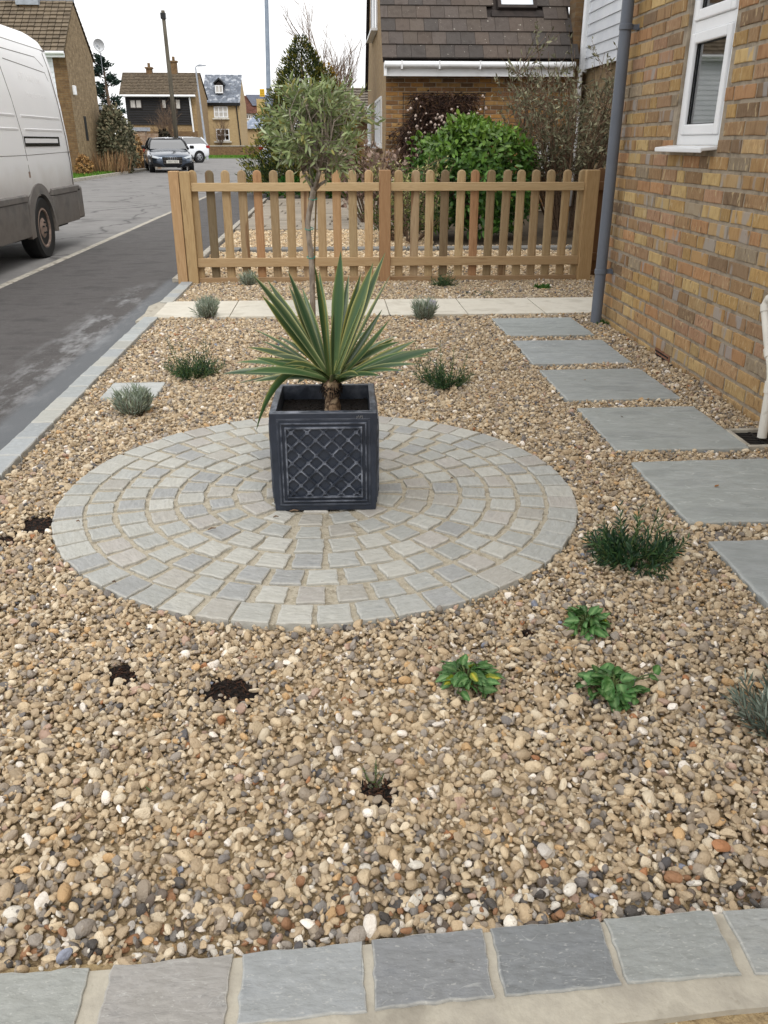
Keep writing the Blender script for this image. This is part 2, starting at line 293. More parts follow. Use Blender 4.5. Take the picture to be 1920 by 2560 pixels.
pm('plate_yellow', [S(206, 176, 60), S(216, 186, 72)], scale=4, bump=0, rough=0.4)
pm('letter_black', [S(20, 20, 22), S(26, 26, 28)], scale=3, bump=0, rough=0.5)
pm('letter_white', [S(254, 254, 255), S(255, 255, 255)], scale=3, bump=0, rough=0.5)
pm('seed_head', [S(150, 132, 122), S(190, 174, 162)], scale=20, bump=0.3, rough=0.9)
pm('solar_panel', [S(44, 50, 66), S(62, 70, 90)], scale=3, bump=0, rough=0.25)
pm('cream_render', [S(206, 202, 190), S(220, 216, 204)], scale=3, bump=0.1, rough=0.9)
pm('plant_tag', [S(176, 176, 196), S(206, 206, 220)], scale=20, bump=0, rough=0.5)

# van side: road dirt gathers low on the panels
def dirt_low(mname, z0, z1, dirt, k=0.85):
    m = MATS[mname]; t = m.node_tree; N, L = t.nodes, t.links
    bs = [n for n in N if n.type == 'BSDF_PRINCIPLED'][0]
    old = bs.inputs['Base Color'].links[0].from_socket
    tc = N.new('ShaderNodeTexCoord'); sp = N.new('ShaderNodeSeparateXYZ'); L.new(tc.outputs['Object'], sp.inputs[0])
    nz = N.new('ShaderNodeTexNoise'); nz.inputs['Scale'].default_value = 3; nz.inputs['Detail'].default_value = 7; L.new(tc.outputs['Object'], nz.inputs['Vector'])
    ad = N.new('ShaderNodeMath'); ad.operation = 'MULTIPLY_ADD'; ad.inputs[1].default_value = 0.5; L.new(nz.outputs['Fac'], ad.inputs[0]); L.new(sp.outputs[2], ad.inputs[2])
    mr = N.new('ShaderNodeMapRange'); mr.inputs[1].default_value = z0 + 0.25; mr.inputs[2].default_value = z1 + 0.25; mr.inputs[3].default_value = k; mr.inputs[4].default_value = 0.0
    L.new(ad.outputs[0], mr.inputs[0])
    x = N.new('ShaderNodeMix'); x.data_type = 'RGBA'; L.new(mr.outputs[0], x.inputs[0]); L.new(old, x.inputs[6]); x.inputs[7].default_value = (*dirt, 1); L.new(x.outputs[2], bs.inputs['Base Color'])
dirt_low('van_paint', 0.25, 0.95, S(166, 152, 128), 0.8)
dirt_low('van_plastic', -0.05, 0.6, S(104, 93, 82), 0.8)

# ------------------------------------------------------------------ mesh helpers
def set_attr(me, name, vals, typ='FLOAT_COLOR'):
    at = me.attributes.new(name, typ, 'POINT')
    if typ == 'FLOAT_COLOR':
        v = np.ones((len(vals), 4), np.float32); v[:, :3] = vals; at.data.foreach_set('color', v.ravel())
    elif typ == 'FLOAT_VECTOR': at.data.foreach_set('vector', np.asarray(vals, np.float32).ravel())
    else: at.data.foreach_set('value', np.asarray(vals).ravel())

def np_mesh(name, verts, faces, cols=None, mat=None, smooth=False):
    """faces: (n,3) or (n,4) array"""
    verts = np.asarray(verts, np.float32); faces = np.asarray(faces, np.int32); k = faces.shape[1]
    me = D.meshes.new(name); me.vertices.add(len(verts)); me.vertices.foreach_set('co', verts.ravel())
    me.loops.add(faces.size); me.loops.foreach_set('vertex_index', faces.ravel())
    me.polygons.add(len(faces)); me.polygons.foreach_set('loop_start', np.arange(0, faces.size, k, dtype=np.int32))
    me.polygons.foreach_set('loop_total', np.full(len(faces), k, np.int32))
    if smooth: me.polygons.foreach_set('use_smooth', np.ones(len(faces), bool))
    me.update(calc_edges=True)
    if cols is not None: set_attr(me, 'Col', cols)
    if mat: me.materials.append(MATS[mat])
    return me

def put(name, me, parent=None, loc=None, rot=None, color=None):
    o = D.objects.new(name, me); COL.objects.link(o)
    if parent is not None: o.parent = parent
    if loc is not None: o.location = loc
    if rot is not None: o.rotation_euler = rot
    if color is not None: o.color = (*color, 1)
    return o

def tag(o, label, cat, group=None):
    o['label'] = label; o['category'] = cat
    if group: o['group'] = group
    return o
def thing(name, label, cat, loc=(0, 0, 0), rz=0.0, group=None):
    o = D.objects.new(name, None); COL.objects.link(o); o.location = loc; o.rotation_euler = (0, 0, rz); o.empty_display_size = 0.1
    return tag(o, label, cat, group)
def struct(o, kind='structure'):
    o['kind'] = kind; return o

class MB:
    """collects shapes and links them as one mesh object"""
    def __init__(s): s.v = []; s.f = []; s.e = []; s.c = []
    def add(s, vs, fs, edge=0.0, col=None):
        o = len(s.v); s.v += [tuple(p) for p in vs]; s.f += [tuple(o + i for i in f) for f in fs]
        s.e += (list(edge) if hasattr(edge, '__len__') else [edge] * len(vs)); s.c += [col or (1, 1, 1)] * len(vs)
        return s
    def box(s, c, d, m=None, edge=0.0, col=None):
        hx, hy, hz = d[0] / 2, d[1] / 2, d[2] / 2
        vs = [Vector((c[0] + x * hx, c[1] + y * hy, c[2] + z * hz)) for z in (-1, 1) for y in (-1, 1) for x in (-1, 1)]
        if m: vs = [m @ v for v in vs]
        return s.add(vs, [(0, 2, 3, 1), (4, 5, 7, 6), (0, 1, 5, 4), (2, 6, 7, 3), (0, 4, 6, 2), (1, 3, 7, 5)], edge, col)
    def bx(s, x0, x1, y0, y1, z0, z1, **k): return s.box(((x0 + x1) / 2, (y0 + y1) / 2, (z0 + z1) / 2), (x1 - x0, y1 - y0, z1 - z0), **k)
    def prism(s, poly, axis, a0, a1, edge=0.0, col=None):
        """poly: 2-D outline in the plane across `axis`, extruded from a0 to a1"""
        def P(u, v, w_):
            return {'x': (w_, u, v), 'y': (u, w_, v), 'z': (u, v, w_)}[axis]
        n = len(poly)
        vs = [P(u, v, a0) for u, v in poly] + [P(u, v, a1) for u, v in poly]
        fs = [tuple(range(n - 1, -1, -1)), tuple(range(n, 2 * n))] + [(i, (i + 1) % n, n + (i + 1) % n, n + i) for i in range(n)]
        return s.add(vs, fs, edge, col)
    def tube(s, pts, r, n=8, caps=True, edge=0.0, col=None):
        pts = [Vector(p) for p in pts]; k = len(pts)
        rs = r if hasattr(r, '__len__') else [r] * k
        vs = []; up = None
        for i, p in enumerate(pts):
            d = (pts[min(i + 1, k - 1)] - pts[max(i - 1, 0)]).normalized()
            if up is None:
                up = Vector((0, 0, 1)) if abs(d.z) < 0.9 else Vector((1, 0, 0))
            sd = d.cross(up)
            if sd.length < 1e-4: sd = d.cross(Vector((0.3, 0.9, 0.2)))
            sd.normalize(); u2 = sd.cross(d).normalized(); up = u2
            for j in range(n):
                t_ = 2 * PI * j / n; vs.append(p + (sd * math.cos(t_) + u2 * math.sin(t_)) * rs[i])
        fs = [(i * n + j, i * n + (j + 1) % n, (i + 1) * n + (j + 1) % n, (i + 1) * n + j) for i in range(k - 1) for j in range(n)]
        if caps: fs += [tuple(range(n - 1, -1, -1)), tuple((k - 1) * n + j for j in range(n))]
        return s.add(vs, fs, edge, col)
    def lathe(s, prof, c, axis='z', n=24, edge=0.0, col=None):
        vs = []
        for r_, h in prof:
            for j in range(n):
                t_ = 2 * PI * j / n; u, v = r_ * math.cos(t_), r_ * math.sin(t_)
                vs.append({'z': (c[0] + u, c[1] + v, c[2] + h), 'x': (c[0] + h, c[1] + u, c[2] + v), 'y': (c[0] + u, c[1] + h, c[2] + v)}[axis])
        k = len(prof)
        fs = [(i * n + j, i * n + (j + 1) % n, (i + 1) * n + (j + 1) % n, (i + 1) * n + j) for i in range(k - 1) for j in range(n)]
        fs += [tuple(range(n - 1, -1, -1)), tuple((k - 1) * n + j for j in range(n))]
        return s.add(vs, fs, edge, col)
    def mesh(s, name, mat, smooth=False, bevel=0.0, seg=1, edge=False, cols=False, fix=True, auto=None):
        me = D.meshes.new(name); me.from_pydata(s.v, [], s.f); me.update()
        if edge: set_attr(me, 'edge', np.array(s.e, np.float32), 'FLOAT')
        if cols: set_attr(me, 'Col', np.array(s.c, np.float32))
        if fix or bevel:
            bm = bmesh.new(); bm.from_mesh(me)
            if fix: bmesh.ops.recalc_face_normals(bm, faces=bm.faces)
            if bevel:
                es = [e for e in bm.edges if len(e.link_faces) == 2 and e.calc_face_angle(0) > 0.5]
                bmesh.ops.bevel(bm, geom=es, offset=bevel, segments=seg, affect='EDGES', profile=0.5, clamp_overlap=True)
            bm.to_mesh(me); bm.free()
        if smooth: me.polygons.foreach_set('use_smooth', np.ones(len(me.polygons), bool))
        if auto: me.set_sharp_from_angle(angle=rad(auto))
        if mat: me.materials.append(MATS[mat])
        return me
    def build(s, name, mat, parent=None, color=None, loc=None, rot=None, **k):
        return put(name, s.mesh(name, mat, **k), parent, loc, rot, color)

def chamfer_slab(poly, ztop, zbot, inset=0.006, drop=0.004, wob=0.0, rng=random):
    """flat stone: rim ring (edge=1), inner top (edge=0), chamfer and sides"""
    n = len(poly); c = Vector((sum(p[0] for p in poly) / n, sum(p[1] for p in poly) / n))
    def shrink(d):
        r_ = []
        for p in poly:
            v = Vector(p) - c; r_.append(c + v * max(0.2, 1 - d / max(v.length, 1e-4)))
        return r_
    rings = [(shrink(inset * 3.2), ztop + wob, 0.0), (shrink(inset), ztop, 1.0), (shrink(0), ztop - drop, 1.0), ([Vector(p) for p in poly], zbot, 0.6)]
    mb = MB(); vs = []; ed = []
    for ring, z, e_ in rings:
        for p in ring: vs.append((p.x, p.y, z + (rng.uniform(-1, 1) * wob if e_ < 0.5 else 0))); ed.append(e_)
    fs = [tuple(range(n))]
    for k in range(3): fs += [(k * n + i, (k + 1) * n + i, (k + 1) * n + (i + 1) % n, k * n + (i + 1) % n) for i in range(n)]
    mb.add(vs, fs, ed); return mb
def wobbly(corners, per, amp, rng):
    """outline through corners with uneven riven edges"""
    out = []; n = len(corners)
    for i in range(n):
        a_, b_ = Vector(corners[i]), Vector(corners[(i + 1) % n]); d = b_ - a_; nrm = Vector((-d.y, d.x)).normalized()
        out.append(a_ + Vector((rng.uniform(-amp, amp), rng.uniform(-amp, amp))) * 0.8)
        for k in range(1, per + 1): out.append(a_ + d * (k / (per + 1)) + nrm * rng.uniform(-amp, amp))
    return [(p.x, p.y) for p in out]

def leaves(name, base, dirv, up, length, width, cols, mat, fold=0.25, parent=None, curl=0.0, loc=None):
    """many folded leaf blades in one mesh. base, dirv, up: (n,3); length, width: (n,)"""
    base = np.asarray(base, float); d = np.asarray(dirv, float); d /= np.linalg.norm(d, axis=1, keepdims=True) + 1e-9
    up = np.asarray(up, float); sd = np.cross(d, up); sd /= np.linalg.norm(sd, axis=1, keepdims=True) + 1e-9; u = np.cross(sd, d)
    Ln = np.asarray(length, float)[:, None]; Wd = np.asarray(width, float)[:, None]; n = len(base)
    b0 = base; m1 = base + d * Ln * 0.33 - u * Wd * 0.05; m2 = base + d * Ln * 0.7 - u * (Wd * 0.1 + curl * Ln * 0.12); tip = base + d * Ln - u * curl * Ln * 0.35
    l1 = m1 + sd * Wd * 0.5 + u * Wd * fold; r1 = m1 - sd * Wd * 0.5 + u * Wd * fold
    l2 = m2 + sd * Wd * 0.42 + u * Wd * fold; r2 = m2 - sd * Wd * 0.42 + u * Wd * fold
    vs = np.stack([b0, m1, m2, tip, l1, l2, r1, r2], 1).reshape(-1, 3)
    t = np.array([[0, 1, 4, 4], [0, 6, 1, 1], [1, 2, 5, 4], [1, 6, 7, 2], [2, 3, 5, 5], [2, 7, 3, 3]])
    tris = np.array([[0, 1, 4], [0, 6, 1], [1, 2, 5], [1, 5, 4], [1, 6, 7], [1, 7, 2], [2, 3, 5], [2, 7, 3]])
    fs = (np.arange(n)[:, None, None] * 8 + tris[None]).reshape(-1, 3)
    c = np.repeat(np.asarray(cols, float), 8, axis=0)
    return put(name, np_mesh(name, vs, fs, c, mat), parent, loc)
def pal(rng, n, colors, wts=None, jit=0.12):
    cs = np.array(colors); p_ = None if wts is None else np.array(wts) / sum(wts)
    c = cs[rng.choice(len(cs), n, p=p_)]; return c * (1 + rng.uniform(-jit, jit, (n, 1)))
def unit(rng, n):
    v = rng.normal(size=(n, 3)); return v / np.linalg.norm(v, axis=1, keepdims=True)

def sc1(c, k): return tuple(v * k for v in c)
# ------------------------------------------------------------------ the ground
def road_cracks():
    m = MATS['road_asphalt']; t = m.node_tree; N, L = t.nodes, t.links
    bs = [n for n in N if n.type == 'BSDF_PRINCIPLED'][0]; old = bs.inputs['Base Color'].links[0].from_socket
    tc = N.new('ShaderNodeTexCoord'); nz = N.new('ShaderNodeTexNoise'); nz.inputs['Scale'].default_value = 1.3; nz.inputs['Detail'].default_value = 5
    L.new(tc.outputs['Object'], nz.inputs['Vector'])
    va = N.new('ShaderNodeVectorMath'); va.operation = 'MULTIPLY_ADD'; va.inputs[1].default_value = (0.9, 0.9, 0); L.new(nz.outputs['Color'], va.inputs[0]); L.new(tc.outputs['Object'], va.inputs[2])
    vo = N.new('ShaderNodeTexVoronoi'); vo.feature = 'DISTANCE_TO_EDGE'; vo.inputs['Scale'].default_value = 0.36; L.new(va.outputs[0], vo.inputs['Vector'])
    mr = N.new('ShaderNodeMapRange'); mr.inputs[1].default_value = 0.0; mr.inputs[2].default_value = 0.012; mr.inputs[3].default_value = 0.75; mr.inputs[4].default_value = 0.0; L.new(vo.outputs['Distance'], mr.inputs[0])
    x = N.new('ShaderNodeMix'); x.data_type = 'RGBA'; L.new(mr.outputs[0], x.inputs[0]); L.new(old, x.inputs[6]); x.inputs[7].default_value = (*S(48, 46, 46), 1); L.new(x.outputs[2], bs.inputs['Base Color'])
road_cracks()
def sheet(name, poly, z, mat, th=0.0, kind='structure'):
    mb = MB()
    if th: mb.prism(poly, 'z', z - th, z)
    else: mb.add([(x, y, z) for x, y in poly], [tuple(range(len(poly)))])
    o = mb.build(name, mat); o['kind'] = kind; return o
def rect(x0, x1, y0, y1): return [(x0, y0), (x1, y0), (x1, y1), (x0, y1)]
sheet('ground', rect(-300, 300, -60, 600), -0.115, 'earth')
ROADZ = -0.045
sheet('road', [(-8.4, -12), (-2.98, -12), (-2.98, 46), (-1.0, 56), (30, 58), (30, 72), (-40, 72), (-40, 60), (-12, 58), (-8.4, 50)], ROADZ, 'road_asphalt')
sheet('pavement', [(-2.9, -6), (-1.356, -6), (-1.356, 9), (-1.48, 30), (-1.0, 54), (-2.9, 45)], -0.012, 'footway_tarmac', 0.09)
for i in range(28):                                      # flush kerb stones between footway and road
    y0 = -4 + i * 0.915
    k = MB().bx(-2.985, -2.905, y0 + 0.004, y0 + 0.911, -0.12, -0.012 + 0.002 * ((i * 7) % 3))
    o = k.build('kerb_stone', 'kerb_stone', bevel=0.008); o['kind'] = 'structure'
# far side of the road: kerb, verge, footway
sheet('pavement', [(-11.4, 36.6), (-8.56, 37.4), (-8.56, 50), (-13, 57.5), (-22, 57.5), (-13, 50)], 0.02, 'footway_tarmac', 0.12)
sheet('verge', [(-8.56, 14), (-8.56, 36.5), (-9.4, 37.0), (-13, 36.4), (-24, 36.4), (-24, 14)], 0.03, 'verge_grass', 0.13)
kerb_pts = [(-8.48, 14), (-8.48, 37), (-8.5, 44), (-8.6, 50), (-9.6, 55), (-13.2, 58), (-20, 58.4)]
for i in range(len(kerb_pts) - 1):
    a_, b_ = Vector(kerb_pts[i]), Vector(kerb_pts[i + 1]); d = (b_ - a_); n_ = Vector((-d.y, d.x)).normalized() * 0.07
    cnt = max(1, int(d.length / 0.92))
    for k in range(cnt):
        p0, p1 = a_ + d * ((k + 0.004) / cnt), a_ + d * ((k + 0.996) / cnt)
        if k % 3 == 0 or d.length < 8:
            pass
        mbk = MB().prism([tuple(p0 + n_), tuple(p0 - n_), tuple(p1 - n_), tuple(p1 + n_)], 'z', -0.12, 0.05)
        o = mbk.build('kerb_stone', 'kerb_stone'); o['kind'] = 'structure'
sheet('verge', [(-13.5, 72.2), (6, 72.2), (6, 76.3), (-13.5, 76.3)], 0.02, 'verge_grass', 0.1)
sheet('pavement', [(-40, 76.3), (-13.5, 76.3), (-13.5, 72.2), (-40, 72.2)], 0.015, 'footway_tarmac', 0.1)

rng = np.random.default_rng(5); R = random.Random(11)
# grass blades on the verges (one mass each)
def grass(name, label, x0, x1, y0, y1, n, h, z):
    b = np.stack([rng.uniform(x0, x1, n), rng.uniform(y0, y1, n), np.full(n, z)], 1)
    d = np.stack([rng.normal(0, .35, n), rng.normal(0, .35, n), np.ones(n)], 1)
    o = leaves(name, b, d, unit(rng, n), rng.uniform(.6, 1.3, n) * h, np.full(n, h * .22), pal(rng, n, [S(84, 124, 40), S(104, 140, 52), S(66, 102, 34)]), 'leaf_matt')
    o['kind'] = 'stuff'; o['label'] = label
grass('grass', 'short green grass on the verge beside the brick gable house', -15.5, -8.62, 27, 36.3, 9000, 0.09, 0.03)
grass('grass', 'thin green grass strip before the low wall at the road end', -12.5, 5, 72.4, 76.2, 5000, 0.16, 0.02)

# ------------------------------------------------------------------ planting pockets, stepping stones, circle, path, edging
CX, CY, CR = -0.07, 2.745, 0.9
HOLES = [(-0.99, 2.53, .06), (-0.525, 1.665, .036), (-0.262, 1.588, .05), (0.058, 1.248, .03), (0.47, 1.797, .014), (-1.06, 2.42, .03)]
SLABS = [(1.385, 5.555, .565, .57), (1.385, 4.82, .565, .59), (1.385, 4.1, .56, .575), (1.395, 3.385, .555, .58), (1.41, 2.68, .55, .565), (1.42, 1.97, .55, .575)]
SMALL = (-1.02, 4.118, .265, .265)
PATH = (-1.30, 2.62, 6.005, 6.645)
sheet('gravel_bed_base', rect(-1.262, 2.7, 0.9, 7.66), -0.0105, 'gravel_base')
stone_cols = [S(160, 161, 157), S(166, 167, 163), S(171, 171, 165), S(162, 159, 152), S(167, 163, 157), S(154, 155, 154), S(175, 174, 167)]
# paved circle: setts laid in rings, each its own stone
circ = D.objects.new('paved_circle', None); COL.objects.link(circ); circ.location = (CX, CY, -.0085); circ['kind'] = 'structure'
circ['label'] = 'circle of pale grey stone setts in sandy joints under the planter'
base_poly = [((CR - 0.004) * math.cos(2 * PI * i / 96), (CR - 0.004) * math.sin(2 * PI * i / 96)) for i in range(96)]
MB().prism(base_poly, 'z', -0.06, 0.0155).build('joint_bed', 'joint_sand', circ)
rings = [(0.85, 52, .094, .096), (0.75, 45, .084, .086), (0.65, 39, .084, .087), (0.55, 33, .084, .087), (0.45, 27, .084, .087), (0.35, 21, .083, .086), (0.25, 15, .083, .087), (0.15, 9, .082, .086)]
for ri, (r_, cnt, rw, tw) in enumerate(rings):
    ph = R.uniform(0, 1)
    for k in range(cnt):
        t_ = 2 * PI * (k + ph + R.uniform(-.05, .05)) / cnt
        rr = r_ + R.uniform(-.003, .003); w2 = tw * (1 + R.uniform(-.09, .04)) / 2; h2 = rw * (1 + R.uniform(-.06, .04)) / 2
        if ri == 0: rr = r_ + .003; h2 = .0475
        tp = 1.0 if ri > 0 else 1.03
        tpi = 0.93 if ri < 5 else 0.8
        cs = [(-w2 * tpi, -h2), (w2 * tpi, -h2), (w2 * tp, h2), (-w2 * tp, h2)]
        # local x tangential, y radial
        pl = wobbly(cs, 3, .0026, R)
        a2 = t_ - PI / 2 + R.uniform(-.02, .02)
        ox, oy = rr * math.cos(t_), rr * math.sin(t_)
        mb = chamfer_slab(pl, 0.0235 + R.uniform(-.0015, .0015), -0.02, .0022, .0022, .0008, R)
        c0 = R.choice(stone_cols); kk = R.uniform(.92, 1.07)
        o = mb.build('sett', 'sett', circ, color=tuple(v * kk for v in c0), edge=True, loc=(ox, oy, 0), rot=(R.uniform(-.012, .012), R.uniform(-.012, .012), a2))
mb = chamfer_slab([(.06 * math.cos(i * PI / 6), .06 * math.sin(i * PI / 6)) for i in range(12)], .0235, -.02, .004, .003, 0, R)
mb.build('sett', 'sett', circ, color=S(160, 164, 166), edge=True)

# stepping stones
slab_lab = ['grey sandstone stepping slab nearest the grey downpipe', 'second grey stepping slab from the downpipe, with pale veins', 'grey stepping slab level with the air brick in the house wall',
            'grey stepping slab beside the drain and white waste pipe', 'large grey stepping slab in front of the drain, behind the dark leafy shrub', 'nearest grey stepping slab, cut off at the right edge']
def step_slab(x, y, sx, sy, label, col):
    cs = [(-sx / 2, -sy / 2), (sx / 2, -sy / 2), (sx / 2, sy / 2), (-sx / 2, sy / 2)]
    mb = chamfer_slab(wobbly(cs, 14, .0032, R), 0.0145, -0.02, .003, .004, .0006, R)
    o = mb.build('stepping_slab', 'slab_stone', None, color=col, edge=True, loc=(x, y, 0), rot=(0, 0, R.uniform(-.012, .012)))
    tag(o, label, 'paving slab', 'grey stepping slabs along the house wall')
    return o
for i, (x, y, sx, sy) in enumerate(SLABS): step_slab(x, y, sx, sy, slab_lab[i], [S(152, 157, 156), S(154, 159, 160), S(150, 154, 153), S(154, 158, 156), S(158, 162, 160), S(148, 152, 152)][i])
o = step_slab(*SMALL, 'small pale square slab behind the silvery lavender near the left edging', S(178, 180, 178)); del o['group']

# cream path: slabs butted end to end
path = D.objects.new('path', None); COL.objects.link(path); path['kind'] = 'structure'
MB().bx(PATH[0] + .004, PATH[1] - .004, PATH[2] + .004, PATH[3] - .004, -.07, 0.004).build('path_bed', 'haunch', path)
xs = [PATH[0], -0.755, -0.185, 0.39, 0.957, 1.525, 2.09, PATH[1]]
for i in range(len(xs) - 1):
    x0, x1 = xs[i] + .003, xs[i + 1] - .003
    cs = [(x0, PATH[2]), (x1, PATH[2]), (x1, PATH[3]), (x0, PATH[3])]
    chamfer_slab(wobbly(cs, 3, .001, R), .0165 + R.uniform(-.001, .001), -.03, .003, .003, 0, R).build('slab', 'cream_slab', path, edge=False)

# edging row on the left: rectangular setts end to end on a mortar bed
edg = D.objects.new('edging', None); COL.objects.link(edg); edg['kind'] = 'structure'
MB().bx(-1.352, -1.262, 0.72, 7.62, -.08, 0.008).build('edging_bed', 'haunch', edg)
y = 0.95
while y < 7.6:
    ln = R.uniform(.185, .215)
    if 5.97 < y + ln / 2 < 6.66: y += ln; continue
    cs = [(-1.354, y + .004), (-1.256, y + .004), (-1.256, y + ln - .004), (-1.354, y + ln - .004)]
    cx_, cy_ = -1.305, y + ln / 2
    pl = [(a_ - cx_, b_ - cy_) for a_, b_ in wobbly(cs, 3, .002, R)]
    kk = R.uniform(.9, 1.06); c0 = R.choice([S(164, 168, 168), S(170, 170, 164), S(158, 162, 164)])
    chamfer_slab(pl, .0225 + R.uniform(-.002, .002), -.03, .004, .004, .0006, R).build('sett', 'sett', edg, color=tuple(v * kk for v in c0), edge=True, loc=(cx_, cy_, 0))
    y += ln
# mortar patch at the path's end
MB().prism([(-1.40, 5.93), (-1.3, 5.96), (-1.3, 6.68), (-1.37, 6.72), (-1.42, 6.5), (-1.39, 6.2)], 'z', -.05, 0.006).build('mortar_patch', 'haunch', path)

# edging row in the foreground, long setts with wide mortar joints, and the haunch in front
fr = D.objects.new('edging', None); COL.objects.link(fr); fr['kind'] = 'structure'
bounds = [(-1.26, -1.09), (-1.06, -.86), (-.83, -.58), (-.545, -.392), (-.36, -.18), (-.164, .02), (.034, .208), (.222, .398), (.407, .583), (.603, .79), (.81, .99), (1.01, 1.2)]
def yb(x): return 0.903 + 0.028 * math.tanh((x + 0.0) * 2.2)
fcols = [S(150, 154, 152), S(150, 154, 152), S(150, 154, 152), S(150, 152, 148), S(151, 148, 144), S(148, 151, 152), S(128, 130, 132), S(122, 125, 127), S(144, 147, 145), S(150, 152, 150), S(140, 146, 150), S(150, 152, 150)]
bed = MB()
xs2 = [-1.26 + i * .1 for i in range(26)]
top = [(x, yb(x) - .004) for x in xs2]; bot = [(x, yb(x) - .165 + .004 * math.sin(x * 13)) for x in reversed(xs2)]
bed.prism(top + bot, 'z', -.08, .0115); bed.build('mortar_bed', 'haunch', fr)
for (x0, x1), c0 in zip(bounds, fcols):
    dd = .113
    cs = [(x0, yb(x0) - dd), (x1, yb(x1) - dd), (x1, yb(x1)), (x0, yb(x0))]
    cx_, cy_ = (x0 + x1) / 2, yb((x0 + x1) / 2) - dd / 2
    pl = [(a_ - cx_, b_ - cy_) for a_, b_ in wobbly(cs, 7, .0022, R)]
    chamfer_slab(pl, .016 + R.uniform(-.001, .001), -.03, .0012, .002, .0005, R).build('sett', 'sett', fr, color=c0, edge=True, loc=(cx_, cy_, 0))
sheet('concrete_ground', rect(-1.356, 1.88, -1.5, 0.9), 0.0, 'sandy_concrete', 0.08)

# ------------------------------------------------------------------ gravel: pebbles
shapes = D.collections.new('pebble_shapes')
NP = 18
prg = np.random.default_rng(3)
for i in range(NP):
    bm = bmesh.new()
    bmesh.ops.create_icosphere(bm, subdivisions=3 if i < 12 else 2, radius=0.5)
    fr_ = prg.normal(size=(5, 3)) * 1.7; ph_ = prg.uniform(0, 6.28, 5)
    ax = np.array([1.0, prg.uniform(.62, .92), prg.uniform(.36, .66)])
    pls = [(u, prg.uniform(.27, .41)) for u in unit(prg, 10)] if i >= 4 else []
    for v in bm.verts:
        p_ = np.array(v.co)
        if pls:                                           # broken flint faces
            for u, dd in pls:
                e_ = p_ @ u - dd
                if e_ > 0: p_ = p_ - u * e_ * .92
        p_ = p_ * (1 + 0.055 * np.sin(p_ @ fr_.T * 2.2 + ph_).sum() * .6)
        v.co = p_ * ax
    me = D.meshes.new('pebble'); bm.to_mesh(me); bm.free()
    me.polygons.foreach_set('use_smooth', np.ones(len(me.polygons), bool))
    if pls: me.set_sharp_from_angle(angle=rad(38))
    me.materials.append(MATS['pebble'])
    ob = D.objects.new('pebble_%02d' % i, me); shapes.objects.link(ob)

def gravel(name, label, pts, scl, rotv, idx, cols):
    me = D.meshes.new(name); me.vertices.add(len(pts)); me.vertices.foreach_set('co', np.asarray(pts, np.float32).ravel()); me.update()
    set_attr(me, 'prot', rotv, 'FLOAT_VECTOR'); set_attr(me, 'pscl', scl, 'FLOAT_VECTOR'); set_attr(me, 'pidx', np.asarray(idx, np.int32), 'INT'); set_attr(me, 'pcol', cols)
    o = put(name, me); o['kind'] = 'stuff'; o['label'] = label
    g = D.node_groups.get('scatter_pebbles')
    if g is None:
        g = D.node_groups.new('scatter_pebbles', 'GeometryNodeTree')
        g.interface.new_socket('Geometry', in_out='INPUT', socket_type='NodeSocketGeometry'); g.interface.new_socket('Geometry', in_out='OUTPUT', socket_type='NodeSocketGeometry')
        N, L = g.nodes, g.links
        gi, go = N.new('NodeGroupInput'), N.new('NodeGroupOutput')
        mp = N.new('GeometryNodeMeshToPoints'); ip = N.new('GeometryNodeInstanceOnPoints'); ci = N.new('GeometryNodeCollectionInfo')
        ci.inputs['Collection'].default_value = shapes; ci.inputs['Separate Children'].default_value = True; ci.inputs['Reset Children'].default_value = True
        def na(nm, ty):
            a_ = N.new('GeometryNodeInputNamedAttribute'); a_.data_type = ty; a_.inputs['Name'].default_value = nm
            return [s_ for s_ in a_.outputs if s_.enabled and s_.name == 'Attribute'][0]
        er = N.new('FunctionNodeEulerToRotation')
        L.new(gi.outputs[0], mp.inputs['Mesh']); L.new(mp.outputs[0], ip.inputs['Points']); L.new(ci.outputs[0], ip.inputs['Instance'])
        ip.inputs['Pick Instance'].default_value = True
        L.new(na('pidx', 'INT'), ip.inputs['Instance Index']); L.new(na('prot', 'FLOAT_VECTOR'), er.inputs[0]); L.new(er.outputs[0], ip.inputs['Rotation']); L.new(na('pscl', 'FLOAT_VECTOR'), ip.inputs['Scale'])
        L.new(ip.outputs[0], go.inputs[0])
    md = o.modifiers.new('scatter', 'NODES'); md.node_group = g
    return o
PCOL = [S(190, 172, 140), S(176, 156, 124), S(164, 146, 118), S(202, 188, 160), S(152, 139, 120), S(142, 134, 122), S(116, 111, 105), S(84, 82, 81), S(226, 218, 202), S(186, 154, 110), S(158, 112, 76), S(130, 135, 146), S(172, 146, 126)]
PW = [24, 22, 18, 16, 14, 7, 2.6, .8, 3.5, 3, .45, .3, 1.6]
def hexgrid(x0, x1, y0, y1, s, jit):
    ny = int((y1 - y0) / (s * .866)) + 1; nx = int((x1 - x0) / s) + 1
    yy, xx = np.meshgrid(np.arange(ny), np.arange(nx), indexing='ij')
    x = x0 + (xx + .5 * (yy % 2)) * s; y_ = y0 + yy * s * .866
    p_ = np.stack([x.ravel(), y_.ravel()], 1); return p_ + rng.uniform(-jit, jit, p_.shape) * s
